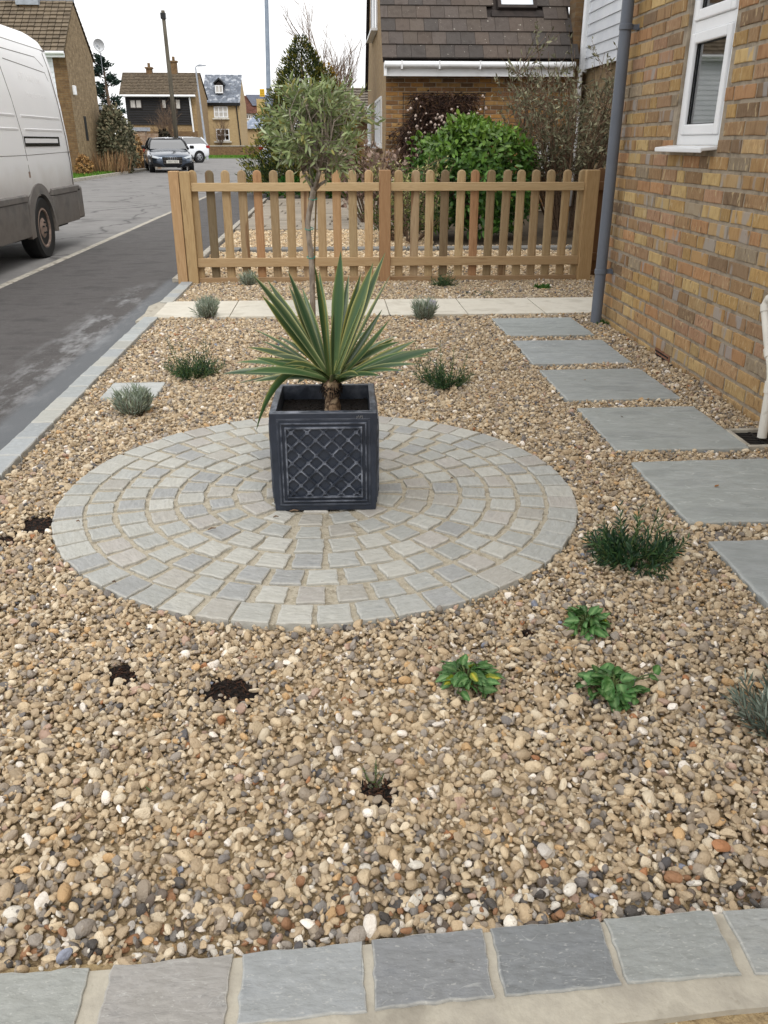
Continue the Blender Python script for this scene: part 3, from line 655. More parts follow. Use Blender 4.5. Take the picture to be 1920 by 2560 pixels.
def keep_mask(p_, m=0.0):
    x, y_ = p_[:, 0], p_[:, 1]
    k = (x > -1.25) & ~((x > 1.877) & (y_ < 5.86)) & (y_ < 7.64) & (y_ > np.array([yb(v) for v in x]) + .004)
    k &= ((x - CX) ** 2 + (y_ - CY) ** 2) > (CR + .004 + m) ** 2
    for sx, sy, a_, b_ in SLABS + [SMALL]: k &= ~((abs(x - sx) < a_ / 2 + .004 + m) & (abs(y_ - sy) < b_ / 2 + .004 + m))
    k &= ~((y_ > PATH[2] - .004 - m) & (y_ < PATH[3] + .004 + m))
    k &= ~((abs(x - 1.775) < .1) & (abs(y_ - 3.22) < .115))
    for hx, hy, hr in HOLES:
        dd = np.hypot(x - hx, (y_ - hy)); an = np.arctan2(y_ - hy, x - hx)
        k &= dd > hr * (1 + .16 * np.sin(an * 2 + hx * 40) + .08 * np.sin(an * 3 + hy * 50))
    return k
def lay(p_, zc, zs, smean, ssd, tilt):
    n = len(p_)
    s_ = np.clip(rng.lognormal(math.log(smean), ssd, n), .006, .036)
    scl = s_[:, None] * np.stack([rng.uniform(.9, 1.25, n), rng.uniform(.9, 1.15, n), rng.uniform(.85, 1.25, n)], 1)
    rot = np.stack([rng.normal(0, tilt, n), rng.normal(0, tilt, n), rng.uniform(0, 6.283, n)], 1)
    undul = .004 * np.sin(p_[:, 0] * 4.1 + 1) * np.sin(p_[:, 1] * 3.3) + .003 * np.sin(p_[:, 0] * 9 + p_[:, 1] * 7)
    z = zc + undul + rng.normal(0, zs, n)
    cols = pal(rng, n, PCOL, PW, .16) * np.array([1.11, 1.11, 1.17])
    # washed stones, greyer and whiter, lie along the front edging and round the circle's left
    wet = np.clip(1 - (p_[:, 1] - .95) / .13, 0, 1); swap = rng.uniform(0, 1, n) < wet * .42
    cols[swap] = pal(rng, int(swap.sum()), [S(222, 216, 204), S(130, 126, 122), S(84, 80, 77), S(150, 112, 82), S(190, 184, 176), S(108, 97, 87)], None, .12)
    return np.column_stack([p_, z]), scl, rot, rng.integers(0, NP, n), cols
sets = []
a_ = hexgrid(-1.25, 2.66, .9, 7.64, .0158, .3); a_ = a_[keep_mask(a_, .001)]; sets.append(lay(a_, -.004, .0026, .0185, .27, .4))
b_ = hexgrid(-1.25, 2.66, .9, 7.64, .0245, .42); b_ = b_[keep_mask(b_, -.0035)]; sets.append(lay(b_, .0055, .0025, .0195, .3, .55))
g_ = hexgrid(-1.25, 2.66, .9, 4.6, .019, .48); g_ = g_[keep_mask(g_, -.002)]; sets.append(lay(g_, .0045, .004, .0088, .2, .8))   # grit and chips
P4 = [np.concatenate([s_[i] for s_ in sets]) for i in range(5)]
gravel('gravel', 'golden flint and quartz pebbles covering the front garden bed', *P4)
# neighbour's gravel beyond the fence
sheet('gravel_bed_base', [(-1.40, 7.78), (6, 7.78), (6, 10.4), (1.15, 10.4), (1.15, 12.5), (-1.40, 12.5)], -0.02, 'gravel_base')
c_ = hexgrid(-1.36, 4.4, 7.75, 12.45, .027, .35)
c_ = c_[(c_[:, 0] < 1.0 + rng.uniform(0, .3, len(c_))) | (c_[:, 1] < 10.4)]
c_ = c_[~((abs(c_[:, 1] - 10.05) < .12))]
pts, scl, rot, idx, cols = lay(c_, -.004, .004, .03, .22, .45)
gravel('gravel', "paler gravel in the neighbouring garden beyond the picket fence", pts, scl * 1.15, rot, idx, pal(rng, len(pts), [S(206, 184, 150), S(190, 164, 128), S(176, 150, 116), S(222, 206, 176), S(150, 132, 110), S(120, 110, 100)], [20, 18, 12, 12, 8, 5]))
nb = D.objects.new('garden_kerb', None); COL.objects.link(nb); nb['kind'] = 'structure'
x = -1.36
while x < 3.6:
    ln = R.uniform(.28, .46)
    chamfer_slab(wobbly([(x, 9.94), (x + ln - .02, 9.94), (x + ln - .02, 10.16), (x, 10.16)], 4, .006, R), .03, -.05, .006, .006, 0, R).build('kerb_slab', 'sett', nb, color=S(120, 118, 114), edge=False)
    x += ln
# neighbour's drive: rows of weathered setts
dr = D.objects.new('driveway', None); COL.objects.link(dr); dr['kind'] = 'structure'
MB().bx(-1.42, 0.95, 12.5, 19.3, -.08, .0).build('drive_bed', 'earth', dr)
y = 12.52
while y < 19.2:
    dy = .42 if y > 12.9 else .3; x = -1.4 + R.uniform(0, .1)
    while x < .9:
        ln = R.uniform(.3, .62)
        o = chamfer_slab(wobbly([(x, y), (min(x + ln - .02, .92), y), (min(x + ln - .02, .92), y + dy - .03), (x, y + dy - .03)], 2, .008, R), .02 + R.uniform(-.006, .006), -.05, .01, .008, 0, R).build('drive_sett', 'sett', dr, color=sc1(S(146, 136, 122), R.uniform(.85, 1.1)), edge=False)
        x += ln
    y += dy
# neighbour's concrete edging along the footway
for i in range(13):
    y0 = 7.8 + i * .9
    o = MB().bx(-1.47 - i * .003, -1.40 - i * .003, y0, y0 + .89, -.1, .025).build('edging_stone', 'kerb_stone', bevel=.006); o['kind'] = 'structure'

# bare planting pockets of dark bark compost
hole_lab = ['patch of dark compost left of the paved circle', 'small bark-filled planting hole left of the larger one', 'largest bark-filled planting hole in front of the circle', 'dark planting hole round the withered twiggy plant',
            'tiny dark gap in the gravel right of the circle', 'small dark compost patch at the left of the circle, nearer one']
for (hx, hy, hr), lb in zip(HOLES, hole_lab):
    t = thing('planting_hole', lb, 'planting hole', (hx, hy, 0), 0, 'bare planting holes in the gravel')
    mb = MB(); n = 18
    vs = [(0, 0, -.0075)] + [(hr * 1.0 * math.cos(2 * PI * i / n), hr * 1.0 * math.sin(2 * PI * i / n), -.0065 + R.uniform(-.001, .001)) for i in range(n)] + [(hr * 1.5 * math.cos(2 * PI * i / n), hr * 1.5 * math.sin(2 * PI * i / n), -.009) for i in range(n)]
    fs = [(0, 1 + i, 1 + (i + 1) % n) for i in range(n)] + [(1 + i, 1 + n + i, 1 + n + (i + 1) % n, 1 + (i + 1) % n) for i in range(n)]
    mb.add(vs, fs); mb.build('compost', 'compost', t)
    m = int(90 + hr * hr * 42000); an = rng.uniform(0, 6.28, m); q = np.sqrt(rng.uniform(0, 1, m)) * hr * .98
    bpos = np.stack([q * np.cos(an), q * np.sin(an), rng.uniform(-.006, .002, m)], 1)
    dv = np.stack([rng.normal(size=m), rng.normal(size=m), rng.normal(0, .35, m)], 1)
    leaves('bark_chips', bpos, dv, np.tile([0, 0, 1.0], (m, 1)) + rng.normal(0, .4, (m, 3)), rng.uniform(.006, .02, m), rng.uniform(.002, .005, m), pal(rng, m, [S(52, 32, 22), S(30, 20, 14), S(72, 46, 30), S(20, 14, 10)]), 'bark_chip', fold=.05, parent=t)
# loose bits on the paving
for i, (px, py, ln) in enumerate([(530, 1322, .026), (690, 1292, .018), (195, 1303, .012), (1130, 1196, .01), (285, 1455, .011), (735, 1277, .03)]):
    p_ = G(px, py, .0265); an = R.uniform(-.5, .5)
    o = MB().tube([(-ln / 2, 0, 0), (0, .003, .002), (ln / 2, 0, 0)], [.002, .0028, .0015], 6).build('bark_scrap', 'twig', loc=p_, rot=(0, 0, an))
    tag(o, ['largest bark scrap left of the planter on the setts', 'bark scrap close to the planter front corner', 'tiny bark scrap on the outer ring at the far left', 'tiny bark scrap on the setts right of the planter', 'tiny bark scrap on the outer ring front left', 'crumbled soil scrap under the planter front edge'][i], 'bark scrap', 'bark scraps on the paved circle')
# ------------------------------------------------------------------ near house on the right
def stone_face(l, h, depth, face, rng, amp=.0022, inset=.0035, drop=.003):
    """brick as a proud block: face '-x' or '-y'"""
    pl = wobbly([(-l / 2, -h / 2), (l / 2, -h / 2), (l / 2, h / 2), (-l / 2, h / 2)], 1, amp, rng)
    mb = chamfer_slab(pl, depth, -.02, inset, drop, .0006, rng)
    mb.v = [(-z, x, y) if face == '-x' else (x, -z, y) for x, y, z in mb.v]
    return mb
HX = 1.89; HY1 = 5.86
house = thing('brick_house', 'yellow brick house wall on the right with a white window and grey downpipe', 'house', (HX, HY1, 0))
def hp(mb, name, mat, parent=None, **k):
    """parts are modelled in world coordinates, then hung under the house"""
    o = mb.build(name, mat, parent or house, **k); 
    return o
def shift(mb, d): mb.v = [(x - d[0], y - d[1], z - d[2]) for x, y, z in mb.v]; return mb
HO = (HX, HY1, 0)
WY0, WY1, WZ0, WZ1 = 4.335, 4.915, 1.135, 2.25
mb = MB()
mb.bx(HX, HX + .27, -3, WY0, -.1, 5.0); mb.bx(HX, HX + .27, WY1, HY1, -.1, 5.0); mb.bx(HX, HX + .27, WY0, WY1, -.1, WZ0); mb.bx(HX, HX + .27, WY0, WY1, WZ1, 5.0)
hp(shift(mb, HO), 'wall', 'mortar')
mb = MB(); mb.bx(HX + .27, 7.6, HY1 - .27, HY1, -.1, 5.0); mb.bx(HX + .27, 7.6, -3, -2.73, -.1, 5.0); mb.bx(7.33, 7.6, -2.73, HY1 - .27, -.1, 5.0); mb.bx(HX + .27, 7.33, -2.73, HY1 - .27, 2.6, 2.65)
hp(shift(mb, HO), 'rear_wall', 'gault_front')
mb = MB().bx(HX - .001 + .012, HX + .02, -3, 2.6, -.1, 0); mb = MB()
mb.prism([(HX - .45, 4.93), (HX + 2.85, 7.6), (8.05, 4.93), (8.05, 4.8), (HX + 2.85, 7.45), (HX - .45, 4.8)], 'y', -3.3, HY1 + .3)
hp(shift(mb, HO), 'roof', 'old_roof', cols=True)
mb = MB(); mb.bx(HX - .004, HX - .0005, -3, HY1, 2.36, 4.8); hp(shift(mb, HO), 'upper_brickwork', 'gault_gable')
mb = MB(); mb.bx(HX + .3, 7.3, -2.7, HY1 - .3, -.05, -.02); mb.bx(4.8, 4.85, -2.7, HY1 - .3, 0, 2.6); hp(shift(mb, HO), 'room', 'dark_interior')
CH, BL = .0757, .224
bcols0 = [S(176, 142, 84), S(166, 130, 80), S(178, 132, 88), S(150, 118, 80), S(194, 166, 110), S(166, 128, 98), S(150, 136, 114), S(128, 102, 74), S(178, 148, 102), S(158, 124, 90)]
bcols = [tuple(v * .8 + .2 * m for v, m in zip(c, S(148, 134, 114))) for c in bcols0]
bwt = [18, 14, 10, 14, 10, 10, 7, 7, 10, 8]
RB = random.Random(21)
pm('brick_grey', [(0.7, 0.62, 0.55), W_, (0.85, 0.78, 0.7)], src='obj', scale=8, stretch=(0.5, 2.2, 0.6), amount=.85, bump=.5, bscale=90, rough=.85, speck=(S(150, 148, 146), 5.5, .55, .7), speck2=(S(92, 72, 50), 20, .68, .6))
protos = [stone_face(BL - .017, CH - .0175, .006, '-x', RB).mesh('brick', 'brick', edge=True) for _ in range(7)] + [stone_face(BL - .017, CH - .0175, .006, '-x', RB).mesh('brick', 'brick_grey', edge=True) for _ in range(3)]
bricks = []
for k in range(29):
    z0 = -.043 + k * CH
    off = (k % 2) * BL / 2
    if k % 5 == 3: off += BL * .25
    y1 = HY1
    first = True
    while y1 > 2.2:
        ln = BL
        if first and off > 0: ln = off
        first = False
        if RB.random() < .13 and ln == BL: ln = BL / 2
        y0 = y1 - ln
        segs = [(y0, y1)]
        zc0, zc1 = z0 + .007, z0 + CH - .007
        if zc1 > WZ0 - .005 and zc0 < WZ1:
            segs = []
            if y1 > WY1 + .03: segs.append((max(y0, WY1), y1))
            if y0 < WY0 - .03: segs.append((y0, min(y1, WY0)))
        for s0, s1 in segs:
            if abs(z0 - (-.043)) < .01 and s0 < 4.66 < s1: continue      # the air brick sits here
            if s1 - s0 > .05: bricks.append((s0, s1, z0))
        y1 = y0
def nearpx(b): return -((b[0] - 4.2) ** 2 + (b[2] - .9) ** 2)
vis = [b for b in bricks if b[1] > 2.95 and b[2] < 1.98 and not (b[2] > 1.0 and b[1] < 3.4)]
vis.sort(key=lambda b: b[1] * 0 + abs(b[0] - 4.2) * .5 + abs(b[2] - .8))
vset = set(vis[:298]); rest = MB(); restc = []
for b in bricks:
    s0, s1, z0 = b; l = s1 - s0 - .017; full = abs((s1 - s0) - BL) < .004
    c = RB.choices(bcols, bwt)[0]; kk = RB.uniform(.86, 1.14)
    if z0 < .12: c = tuple(.55 * a_ + .45 * b_ for a_, b_ in zip(c, S(180, 152, 108)))
    c = tuple(v * kk for v in c)
    loc = (0, (s0 + s1) / 2 - HY1, z0 + CH / 2)
    if b in vset:
        me = RB.choice(protos)
        o = put('brick', me, house, loc, color=c)
        if not full: o.scale = (1, l / (BL - .017), 1)
    else:
        mb = stone_face(l, CH - .014, .006, '-x', RB); rest.add([(x + loc[0], y_ + loc[1], z + loc[2]) for x, y_, z in mb.v], mb.f, mb.e, c)
pm('brick_attr', [(0.62, 0.55, 0.5), W_, (0.8, 0.74, 0.68)], src='attr', scale=7, stretch=(0.5, 2.6, 0.7), amount=.85, bump=.5, bscale=90, rough=.9, rnd=False)
o = rest.build('brickwork', 'brick_attr', house, cols=True, fix=False); o['kind'] = 'stuff'

# air brick
ab = MB().bx(HX - .004, HX + .01, 4.545, 4.775, -.04, .042); ab = hp(shift(ab, HO), 'air_brick', 'terracotta')
for r_ in range(3):
    mbv = MB()
    for q in range(6): mbv.bx(HX - .0075, HX - .0035, 4.56 + q * .035, 4.585 + q * .035, -.02 + r_ * .021, -.011 + r_ * .021)
    o = shift(mbv, HO).build('vent_slot', 'black_rubber', ab)
# window
FX = HX + .016
win = MB()
fw = .05
win.bx(FX, FX + .07, WY0, WY0 + fw, WZ0, WZ1); win.bx(FX, FX + .07, WY1 - fw, WY1, WZ0, WZ1); win.bx(FX, FX + .07, WY0 + fw, WY1 - fw, WZ0, WZ0 + fw); win.bx(FX, FX + .07, WY0 + fw, WY1 - fw, WZ1 - fw, WZ1)
win.bx(FX, FX + .07, WY0 + fw, WY1 - fw, 1.665, 1.72)
win = hp(shift(win, HO), 'window', 'white_plastic', bevel=.004)
for z0, z1 in ((WZ0 + fw, 1.665), (1.72, WZ1 - fw)):
    s_ = MB(); y0, y1 = WY0 + fw, WY1 - fw; q = .05
    s_.bx(FX - .012, FX + .05, y0, y0 + q, z0, z1); s_.bx(FX - .012, FX + .05, y1 - q, y1, z0, z1); s_.bx(FX - .012, FX + .05, y0 + q, y1 - q, z0, z0 + q); s_.bx(FX - .012, FX + .05, y0 + q, y1 - q, z1 - q, z1)
    o = shift(s_, HO).build('sash', 'white_plastic', win, bevel=.006, seg=2)
    gk = MB().bx(FX + .004, FX + .012, y0 + q - .006, y0 + q + .004, z0 + q, z1 - q); gk.bx(FX + .004, FX + .012, y1 - q - .004, y1 - q + .006, z0 + q, z1 - q)
    gk.bx(FX + .0045, FX + .0115, y0 + q, y1 - q, z0 + q - .006, z0 + q + .004); gk.bx(FX + .0045, FX + .0115, y0 + q, y1 - q, z1 - q - .004, z1 - q + .006)
    shift(gk, HO).build('gasket', 'black_rubber', win)
    pn = MB().bx(FX + .014, FX + .02, y0 + q - .01, y1 - q + .01, z0 + q - .01, z1 - q + .01); shift(pn, HO).build('pane', 'window_glass', win)
si = MB().prism([(HX - .085, WZ0 - .012), (HX - .085, WZ0 - .034), (HX - .075, WZ0 - .034), (HX - .075, WZ0 - .026), (FX + .03, WZ0 - .016), (FX + .03, WZ0 + .004)], 'y', WY0 + .002, WY1 + .05)
shift(si, HO).build('sill', 'white_plastic', win, bevel=.003)
ch = MB().tube([(FX + .09, 4.74, 1.6), (FX + .09, 4.745, 1.4), (FX + .088, 4.73, 1.2)], .0025, 5); shift(ch, HO).build('blind_chain', 'white_plastic', win)
# grey downpipe on the corner
PXx, PYy = 1.812, 5.725
dp = MB().tube([(PXx, PYy, -.02), (PXx, PYy, .9), (PXx, PYy + .01, 2.2), (PXx, PYy + .01, 4.75)], .0365, 20); dp = hp(shift(dp, HO), 'downpipe', 'grey_plastic', smooth=True, auto=40)
for z in (.345, 1.79, 3.4):
    cl = MB().lathe([(.0368, -.017), (.0415, -.014), (.0415, .014), (.0368, .017)], (PXx, PYy, z), 'z', 20); cl.bx(PXx + .03, HX - .004, PYy - .012, PYy + .012, z - .014, z + .014); cl.bx(HX - .008, HX - .003, PYy - .035, PYy + .035, z - .016, z + .016)
    shift(cl, HO).build('clip', 'grey_plastic', dp)
# white waste pipe
wp = [(1.80, 2.2, .565), (1.80, 3.36, .565), (1.799, 3.40, .555), (1.798, 3.415, .53), (1.796, 3.395, .49), (1.79, 3.33, .40), (1.785, 3.255, .31), (1.782, 3.232, .27), (1.781, 3.226, .23), (1.779, 3.212, .015)]
wpo = hp(shift(MB().tube(wp, .0195, 14), HO), 'waste_pipe', 'waste_plastic', smooth=True, auto=50)
def ring(a_, b_, r_, n=14):
    return MB().tube([a_, b_], r_, n)
for a_, b_ in ((wp[3], (1.7965, 3.402, .502)), (wp[1], (1.8, 3.30, .565)), ((1.788, 3.305, .368), (1.7865, 3.28, .34)), ((1.7815, 3.228, .25), (1.7808, 3.224, .205))):
    shift(ring(a_, b_, .0235), HO).build('coupling', 'waste_plastic', wpo, smooth=True, auto=50)
# drain gully with its grid
dg = thing('drain_grid', 'black plastic drain grid in a thin brick surround under the white waste pipe', 'drain', (1.775, 3.22, 0))
MB().bx(-.085, .085, -.095, .095, -.03, -.012).build('gully', 'dark_interior', dg)
for x0, x1, y0, y1 in ((-.1, .1, .095, .115), (-.1, .1, -.115, -.095), (-.105, -.085, -.095, .095)): MB().bx(x0, x1, y0, y1, -.02, .016).build('surround', 'haunch', dg, bevel=.003)
for q in range(9): MB().bx(-.085, .085, -.092 + q * .0215, -.082 + q * .0215, -.008, .003).build('bar', 'black_rubber', dg)
MB().bx(-.006, .006, -.095, .095, -.0095, .0045).build('spine', 'black_rubber', dg)

# ------------------------------------------------------------------ picket fence
fence = thing('picket_fence', 'new pale timber picket fence across the back of the gravel garden', 'fence', (0.45, 7.66, 0))
FO = (0.45, 7.66, 0)
tcols = [S(176, 154, 118), S(168, 144, 108), S(158, 136, 104), S(180, 152, 114), S(172, 150, 120)]
RF = random.Random(4)
tcols = [(a_ * 1.06, b_ * 1.06, c_ * 1.06) for a_, b_, c_ in tcols]
def post(x, w_, z1, c, y=7.655, d=.09, parent=fence, off=FO):
    mb = MB(); mb.bx(x - w_ / 2, x + w_ / 2, y - d / 2, y + d / 2, -.1, z1)
    return shift(mb, off).build('post', 'pine_timber', parent, color=c, bevel=.004)
post(-1.338, .084, .926, S(178, 146, 108)); post(-1.246, .088, .922, S(174, 148, 108)); post(.451, .098, .932, S(158, 124, 90)); post(2.256, .118, .93, S(172, 144, 104), d=.1)
def picket_mesh(tilt):
    w2 = .0365; pts = [(-w2, 0)] + [(-w2, .86)] + [(-w2 * math.cos(t_), .86 + .034 * math.sin(t_)) for t_ in [PI * i / 8 for i in range(1, 8)]] + [(w2, .86), (w2, 0)]
    mb = MB(); n = len(pts)
    # slightly domed face: front ring inset and proud
    vs = [(u, .009, v) for u, v in pts] + [(u, -.004, v) for u, v in pts] + [(u * .62, -.0105, v if v < .1 else v - .006) for u, v in pts]
    fs = [tuple(range(n)), tuple(2 * n + i for i in range(n - 1, -1, -1))] + [(k * n + i, k * n + (i + 1) % n, (k + 1) * n + (i + 1) % n, (k + 1) * n + i) for k in range(2) for i in range(n)]
    mb.add(vs, fs); return mb.mesh('picket', 'pine_timber')
pk = picket_mesh(0)
def rail(x0, x1, z0, z1, c, name='rail', y0=7.632, y1=7.668, parent=fence, off=FO):
    mb = MB(); mb.bx(x0, x1, y0, y1, z0, z1); return shift(mb, off).build(name, 'pine_rail', parent, color=c, bevel=.003)
for x0, x1 in ((-1.2, .4015), (.5005, 2.1965)):
    rail(x0, x1, .764, .832, S(186, 162, 124)); rail(x0, x1, .139, .214, S(172, 146, 110)); rail(x0, x1, -.03, .046, S(154, 128, 96), 'gravel_board', 7.64, 7.69)
pxs = [-1.19 + .1365 * k for k in range(12)] + [.578 + .1335 * k for k in range(13)]
darks = {1: S(116, 102, 78), 4: S(178, 138, 100), 8: S(166, 142, 108), 9: S(182, 148, 110), 15: S(130, 112, 86), 17: S(176, 136, 100), 18: S(140, 122, 92)}
for i, x in enumerate(pxs):
    c = darks.get(i, RF.choice(tcols)); kk = RF.uniform(.8, 1.08)
    o = put('picket', pk, fence, (x - FO[0] + RF.uniform(-.002, .002), 7.68 - FO[1], .038), (0, RF.uniform(-.012, .012), RF.uniform(-.05, .05)), tuple(v * kk for v in c))
fence2 = thing('picket_fence', 'older brown picket fence continuing behind the grey downpipe', 'fence', (3.2, 7.9, 0))
F2 = (3.2, 7.9, 0)
rail(2.34, 4.6, .75, .825, S(112, 84, 58), y0=7.88, y1=7.915, parent=fence2, off=F2); rail(2.34, 4.6, .14, .21, S(112, 84, 58), y0=7.88, y1=7.915, parent=fence2, off=F2); rail(2.34, 4.6, -.03, .05, S(96, 72, 50), 'gravel_board', 7.89, 7.93, parent=fence2, off=F2)
for i in range(16): put('picket', pk, fence2, (2.42 + i * .137 - F2[0], .03, .045), None, sc1(S(112, 84, 58), RF.uniform(.85, 1.05)))

# ------------------------------------------------------------------ planter
PLX, PLY, PW2, PH = -0.044, 2.728, .1735, .345
pl = thing('planter', 'square dark blue-grey lead-effect planter with lattice panels on the paved circle', 'planter', (PLX, PLY, .0152), rad(-1.2))
body = MB(); wt = .0135
z0, z1 = 0, PH
b_, t_ = PW2 - .006, PW2
outer = [[(-b_, -b_, z0), (b_, -b_, z0), (b_, b_, z0), (-b_, b_, z0)], [(-b_ - .002, -b_ - .002, .012), (b_ + .002, -b_ - .002, .012), (b_ + .002, b_ + .002, .012), (-b_ - .002, b_ + .002, .012)],
         [(-t_, -t_, z1 - .003), (t_, -t_, z1 - .003), (t_, t_, z1 - .003), (-t_, t_, z1 - .003)]]
i1 = t_ - .003; i2 = t_ - .022
inner = [[(-i1, -i1, z1), (i1, -i1, z1), (i1, i1, z1), (-i1, i1, z1)], [(-i2, -i2, z1), (i2, -i2, z1), (i2, i2, z1), (-i2, i2, z1)], [(-i2 + .003, -i2 + .003, z1 - .075), (i2 - .003, -i2 + .003, z1 - .075), (i2 - .003, i2 - .003, z1 - .075), (-i2 + .003, i2 - .003, z1 - .075)]]
rg = outer + inner; vs = [p for r_ in rg for p in r_]
fs = [(3, 2, 1, 0)] + [(k * 4 + i, k * 4 + (i + 1) % 4, (k + 1) * 4 + (i + 1) % 4, (k + 1) * 4 + i) for k in range(len(rg) - 1) for i in range(4)] + [(20, 21, 22, 23)]
body.add(vs, fs, [0] * 4 + [0] * 4 + [0] * 4 + [.45] * 4 + [.4] * 4 + [0] * 4)
body.build('body', 'planter_lead', pl, edge=True, bevel=.0022, seg=2)
MB().bx(-i2 + .004, i2 - .004, -i2 + .004, i2 - .004, z1 - .0745, z1 - .05).build('soil', 'compost', pl)
m = 420
bpos = np.stack([rng.uniform(-.142, .142, m), rng.uniform(-.142, .142, m), np.full(m, z1 - .05) + rng.uniform(-.002, .006, m)], 1)
leaves('soil_crumbs', bpos, np.stack([rng.normal(size=m), rng.normal(size=m), rng.normal(0, .4, m)], 1), unit(rng, m), rng.uniform(.004, .014, m), rng.uniform(.002, .005, m), pal(rng, m, [S(26, 19, 14), S(40, 30, 22), S(18, 13, 10)]), 'bark_chip', fold=.1, parent=pl)
def side_frames():
    """one moulded side, facing -y, centred on x"""
    fr1 = MB()
    def frame(mb, h0, h1, x2, za, zb, y0, y1, e):
        mb.bx(-x2, x2, y0, y1, za, za + h0, edge=e); mb.bx(-x2, x2, y0, y1, zb - h0, zb, edge=e); mb.bx(-x2, -x2 + h0, y0, y1, za + h0, zb - h0, edge=e); mb.bx(x2 - h0, x2, y0, y1, za + h0, zb - h0, edge=e)
    yf = -PW2
    frame(fr1, .008, 0, .152, .02, .325, yf - .0005, yf + .004, .1)
    frame(fr1, .0055, 0, .1395, .035, .311, yf - .0045, yf + .004, .32)
    frame(fr1, .006, 0, .1255, .05, .297, yf - .0075, yf + .004, .5)
    a_ = fr1.mesh('frame_moulding', 'planter_lead', edge=True, bevel=.0016, seg=2)
    la = MB(); x2, za, zb = .119, .057, .291; pitch = .0525
    def clip(p0, p1):
        (xa, ya), (xb, yb_) = p0, p1; t0, t1 = 0, 1; dx, dz = xb - xa, yb_ - ya
        for p_, q_ in ((-dx, xa + x2), (dx, x2 - xa), (-dz, ya - za), (dz, zb - ya)):
            if p_ == 0: continue
            r_ = q_ / p_
            if p_ < 0: t0 = max(t0, r_)
            else: t1 = min(t1, r_)
        return None if t0 >= t1 else ((xa + dx * t0, ya + dz * t0), (xa + dx * t1, ya + dz * t1))
    zc = (za + zb) / 2
    for sgn in (1, -1):
        for k in range(-6, 7):
            x0 = k * pitch
            s_ = clip((x0 - .4 * sgn, zc - .4), (x0 + .4 * sgn, zc + .4))
            if s_:
                (xa, ya), (xb, yb_) = s_; ln = math.hypot(xb - xa, yb_ - ya)
                if ln < .008: continue
                mt = Matrix.Translation(((xa + xb) / 2, yf - .0008 - .0004 * sgn, (ya + yb_) / 2)) @ Matrix.Rotation(-math.atan2(yb_ - ya, xb - xa), 4, 'Y')
                la.box((0, 0, 0), (ln, .0042, .0085), mt, edge=.12); la.box((0, -.0022, 0), (ln, .0042, .0026), mt, edge=.62)
    for i in range(-9, 10):
        for j in range(-9, 10):
            if (i + j) % 2: continue
            x0, z_ = i * pitch / 2, zc + j * pitch / 2
            if abs(x0) < x2 - .004 and za + .004 < z_ < zb - .004:
                la.lathe([(.0066, -.0055), (.0062, -.0066), (.0045, -.0066), (.004, -.005), (.0025, -.005)], (x0, yf, z_), 'y', 10, edge=.6)
    l_ = la.mesh('lattice', 'planter_lead', edge=True)
    return a_, l_
fm, lm = side_frames()
for k in range(4):
    put('frame_moulding', fm, pl, (0, 0, 0), (0, 0, k * PI / 2)); put('lattice_panel', lm, pl, (0, 0, 0), (0, 0, k * PI / 2))
# pale scuff near the rim
sc = MB()
for q in range(7): sc.tube([(.107 + q * .0032, -PW2 - .0008, .324 + (q % 3) * .002), (.109 + q * .003 + .001 * (q % 2), -PW2 - .0008, .333 + .001 * (q % 3))], .0006, 5)
sc.build('scuff', 'alloy', pl)

# ------------------------------------------------------------------ variegated yucca in the planter
YO = Vector((V(828, 900, 2.73).x, 2.73, .0152 + PH - .05))
yu = thing('yucca', 'variegated yucca with yellow-edged sword leaves growing in the planter', 'yucca', YO)
crown = Vector((.0, 0, .118))
tr = MB(); prof = [(.03, -.03), (.0275, .0), (.0265, .02), (.024, .035), (.023, .05), (.0275, .062), (.031, .075), (.033, .088), (.027, .1), (.016, .112)]
tr.lathe(prof, (0, 0, 0), 'z', 16)
tr.v = [(x * (1 + .09 * math.sin(9 * math.atan2(y_, x) + z * 90)), y_ * (1 + .09 * math.sin(7 * math.atan2(y_, x) + z * 120)), z) for x, y_, z in tr.v]
tr.build('trunk', 'yucca_bark', yu, smooth=True)
fb = MB()
for i in range(70):
    t_ = R.uniform(0, 6.28); z_ = R.uniform(.07, .1); r_ = .031
    p0 = Vector((r_ * math.cos(t_), r_ * math.sin(t_), z_)); p1 = p0 + Vector((math.cos(t_) * R.uniform(.002, .012), math.sin(t_) * R.uniform(.002, .012), R.uniform(-.03, .012)))
    fb.tube([p0, (p0 + p1) / 2 + Vector((0, 0, .004)), p1], [.003, .002, .0008], 4)
fb.build('dead_fibre', 'black_fibre', yu)
GRN = [S(44, 74, 44), S(52, 84, 50), S(38, 66, 42), S(60, 92, 56)]
YEL = [S(206, 196, 110), S(190, 186, 118), S(200, 202, 150), S(168, 176, 112)]
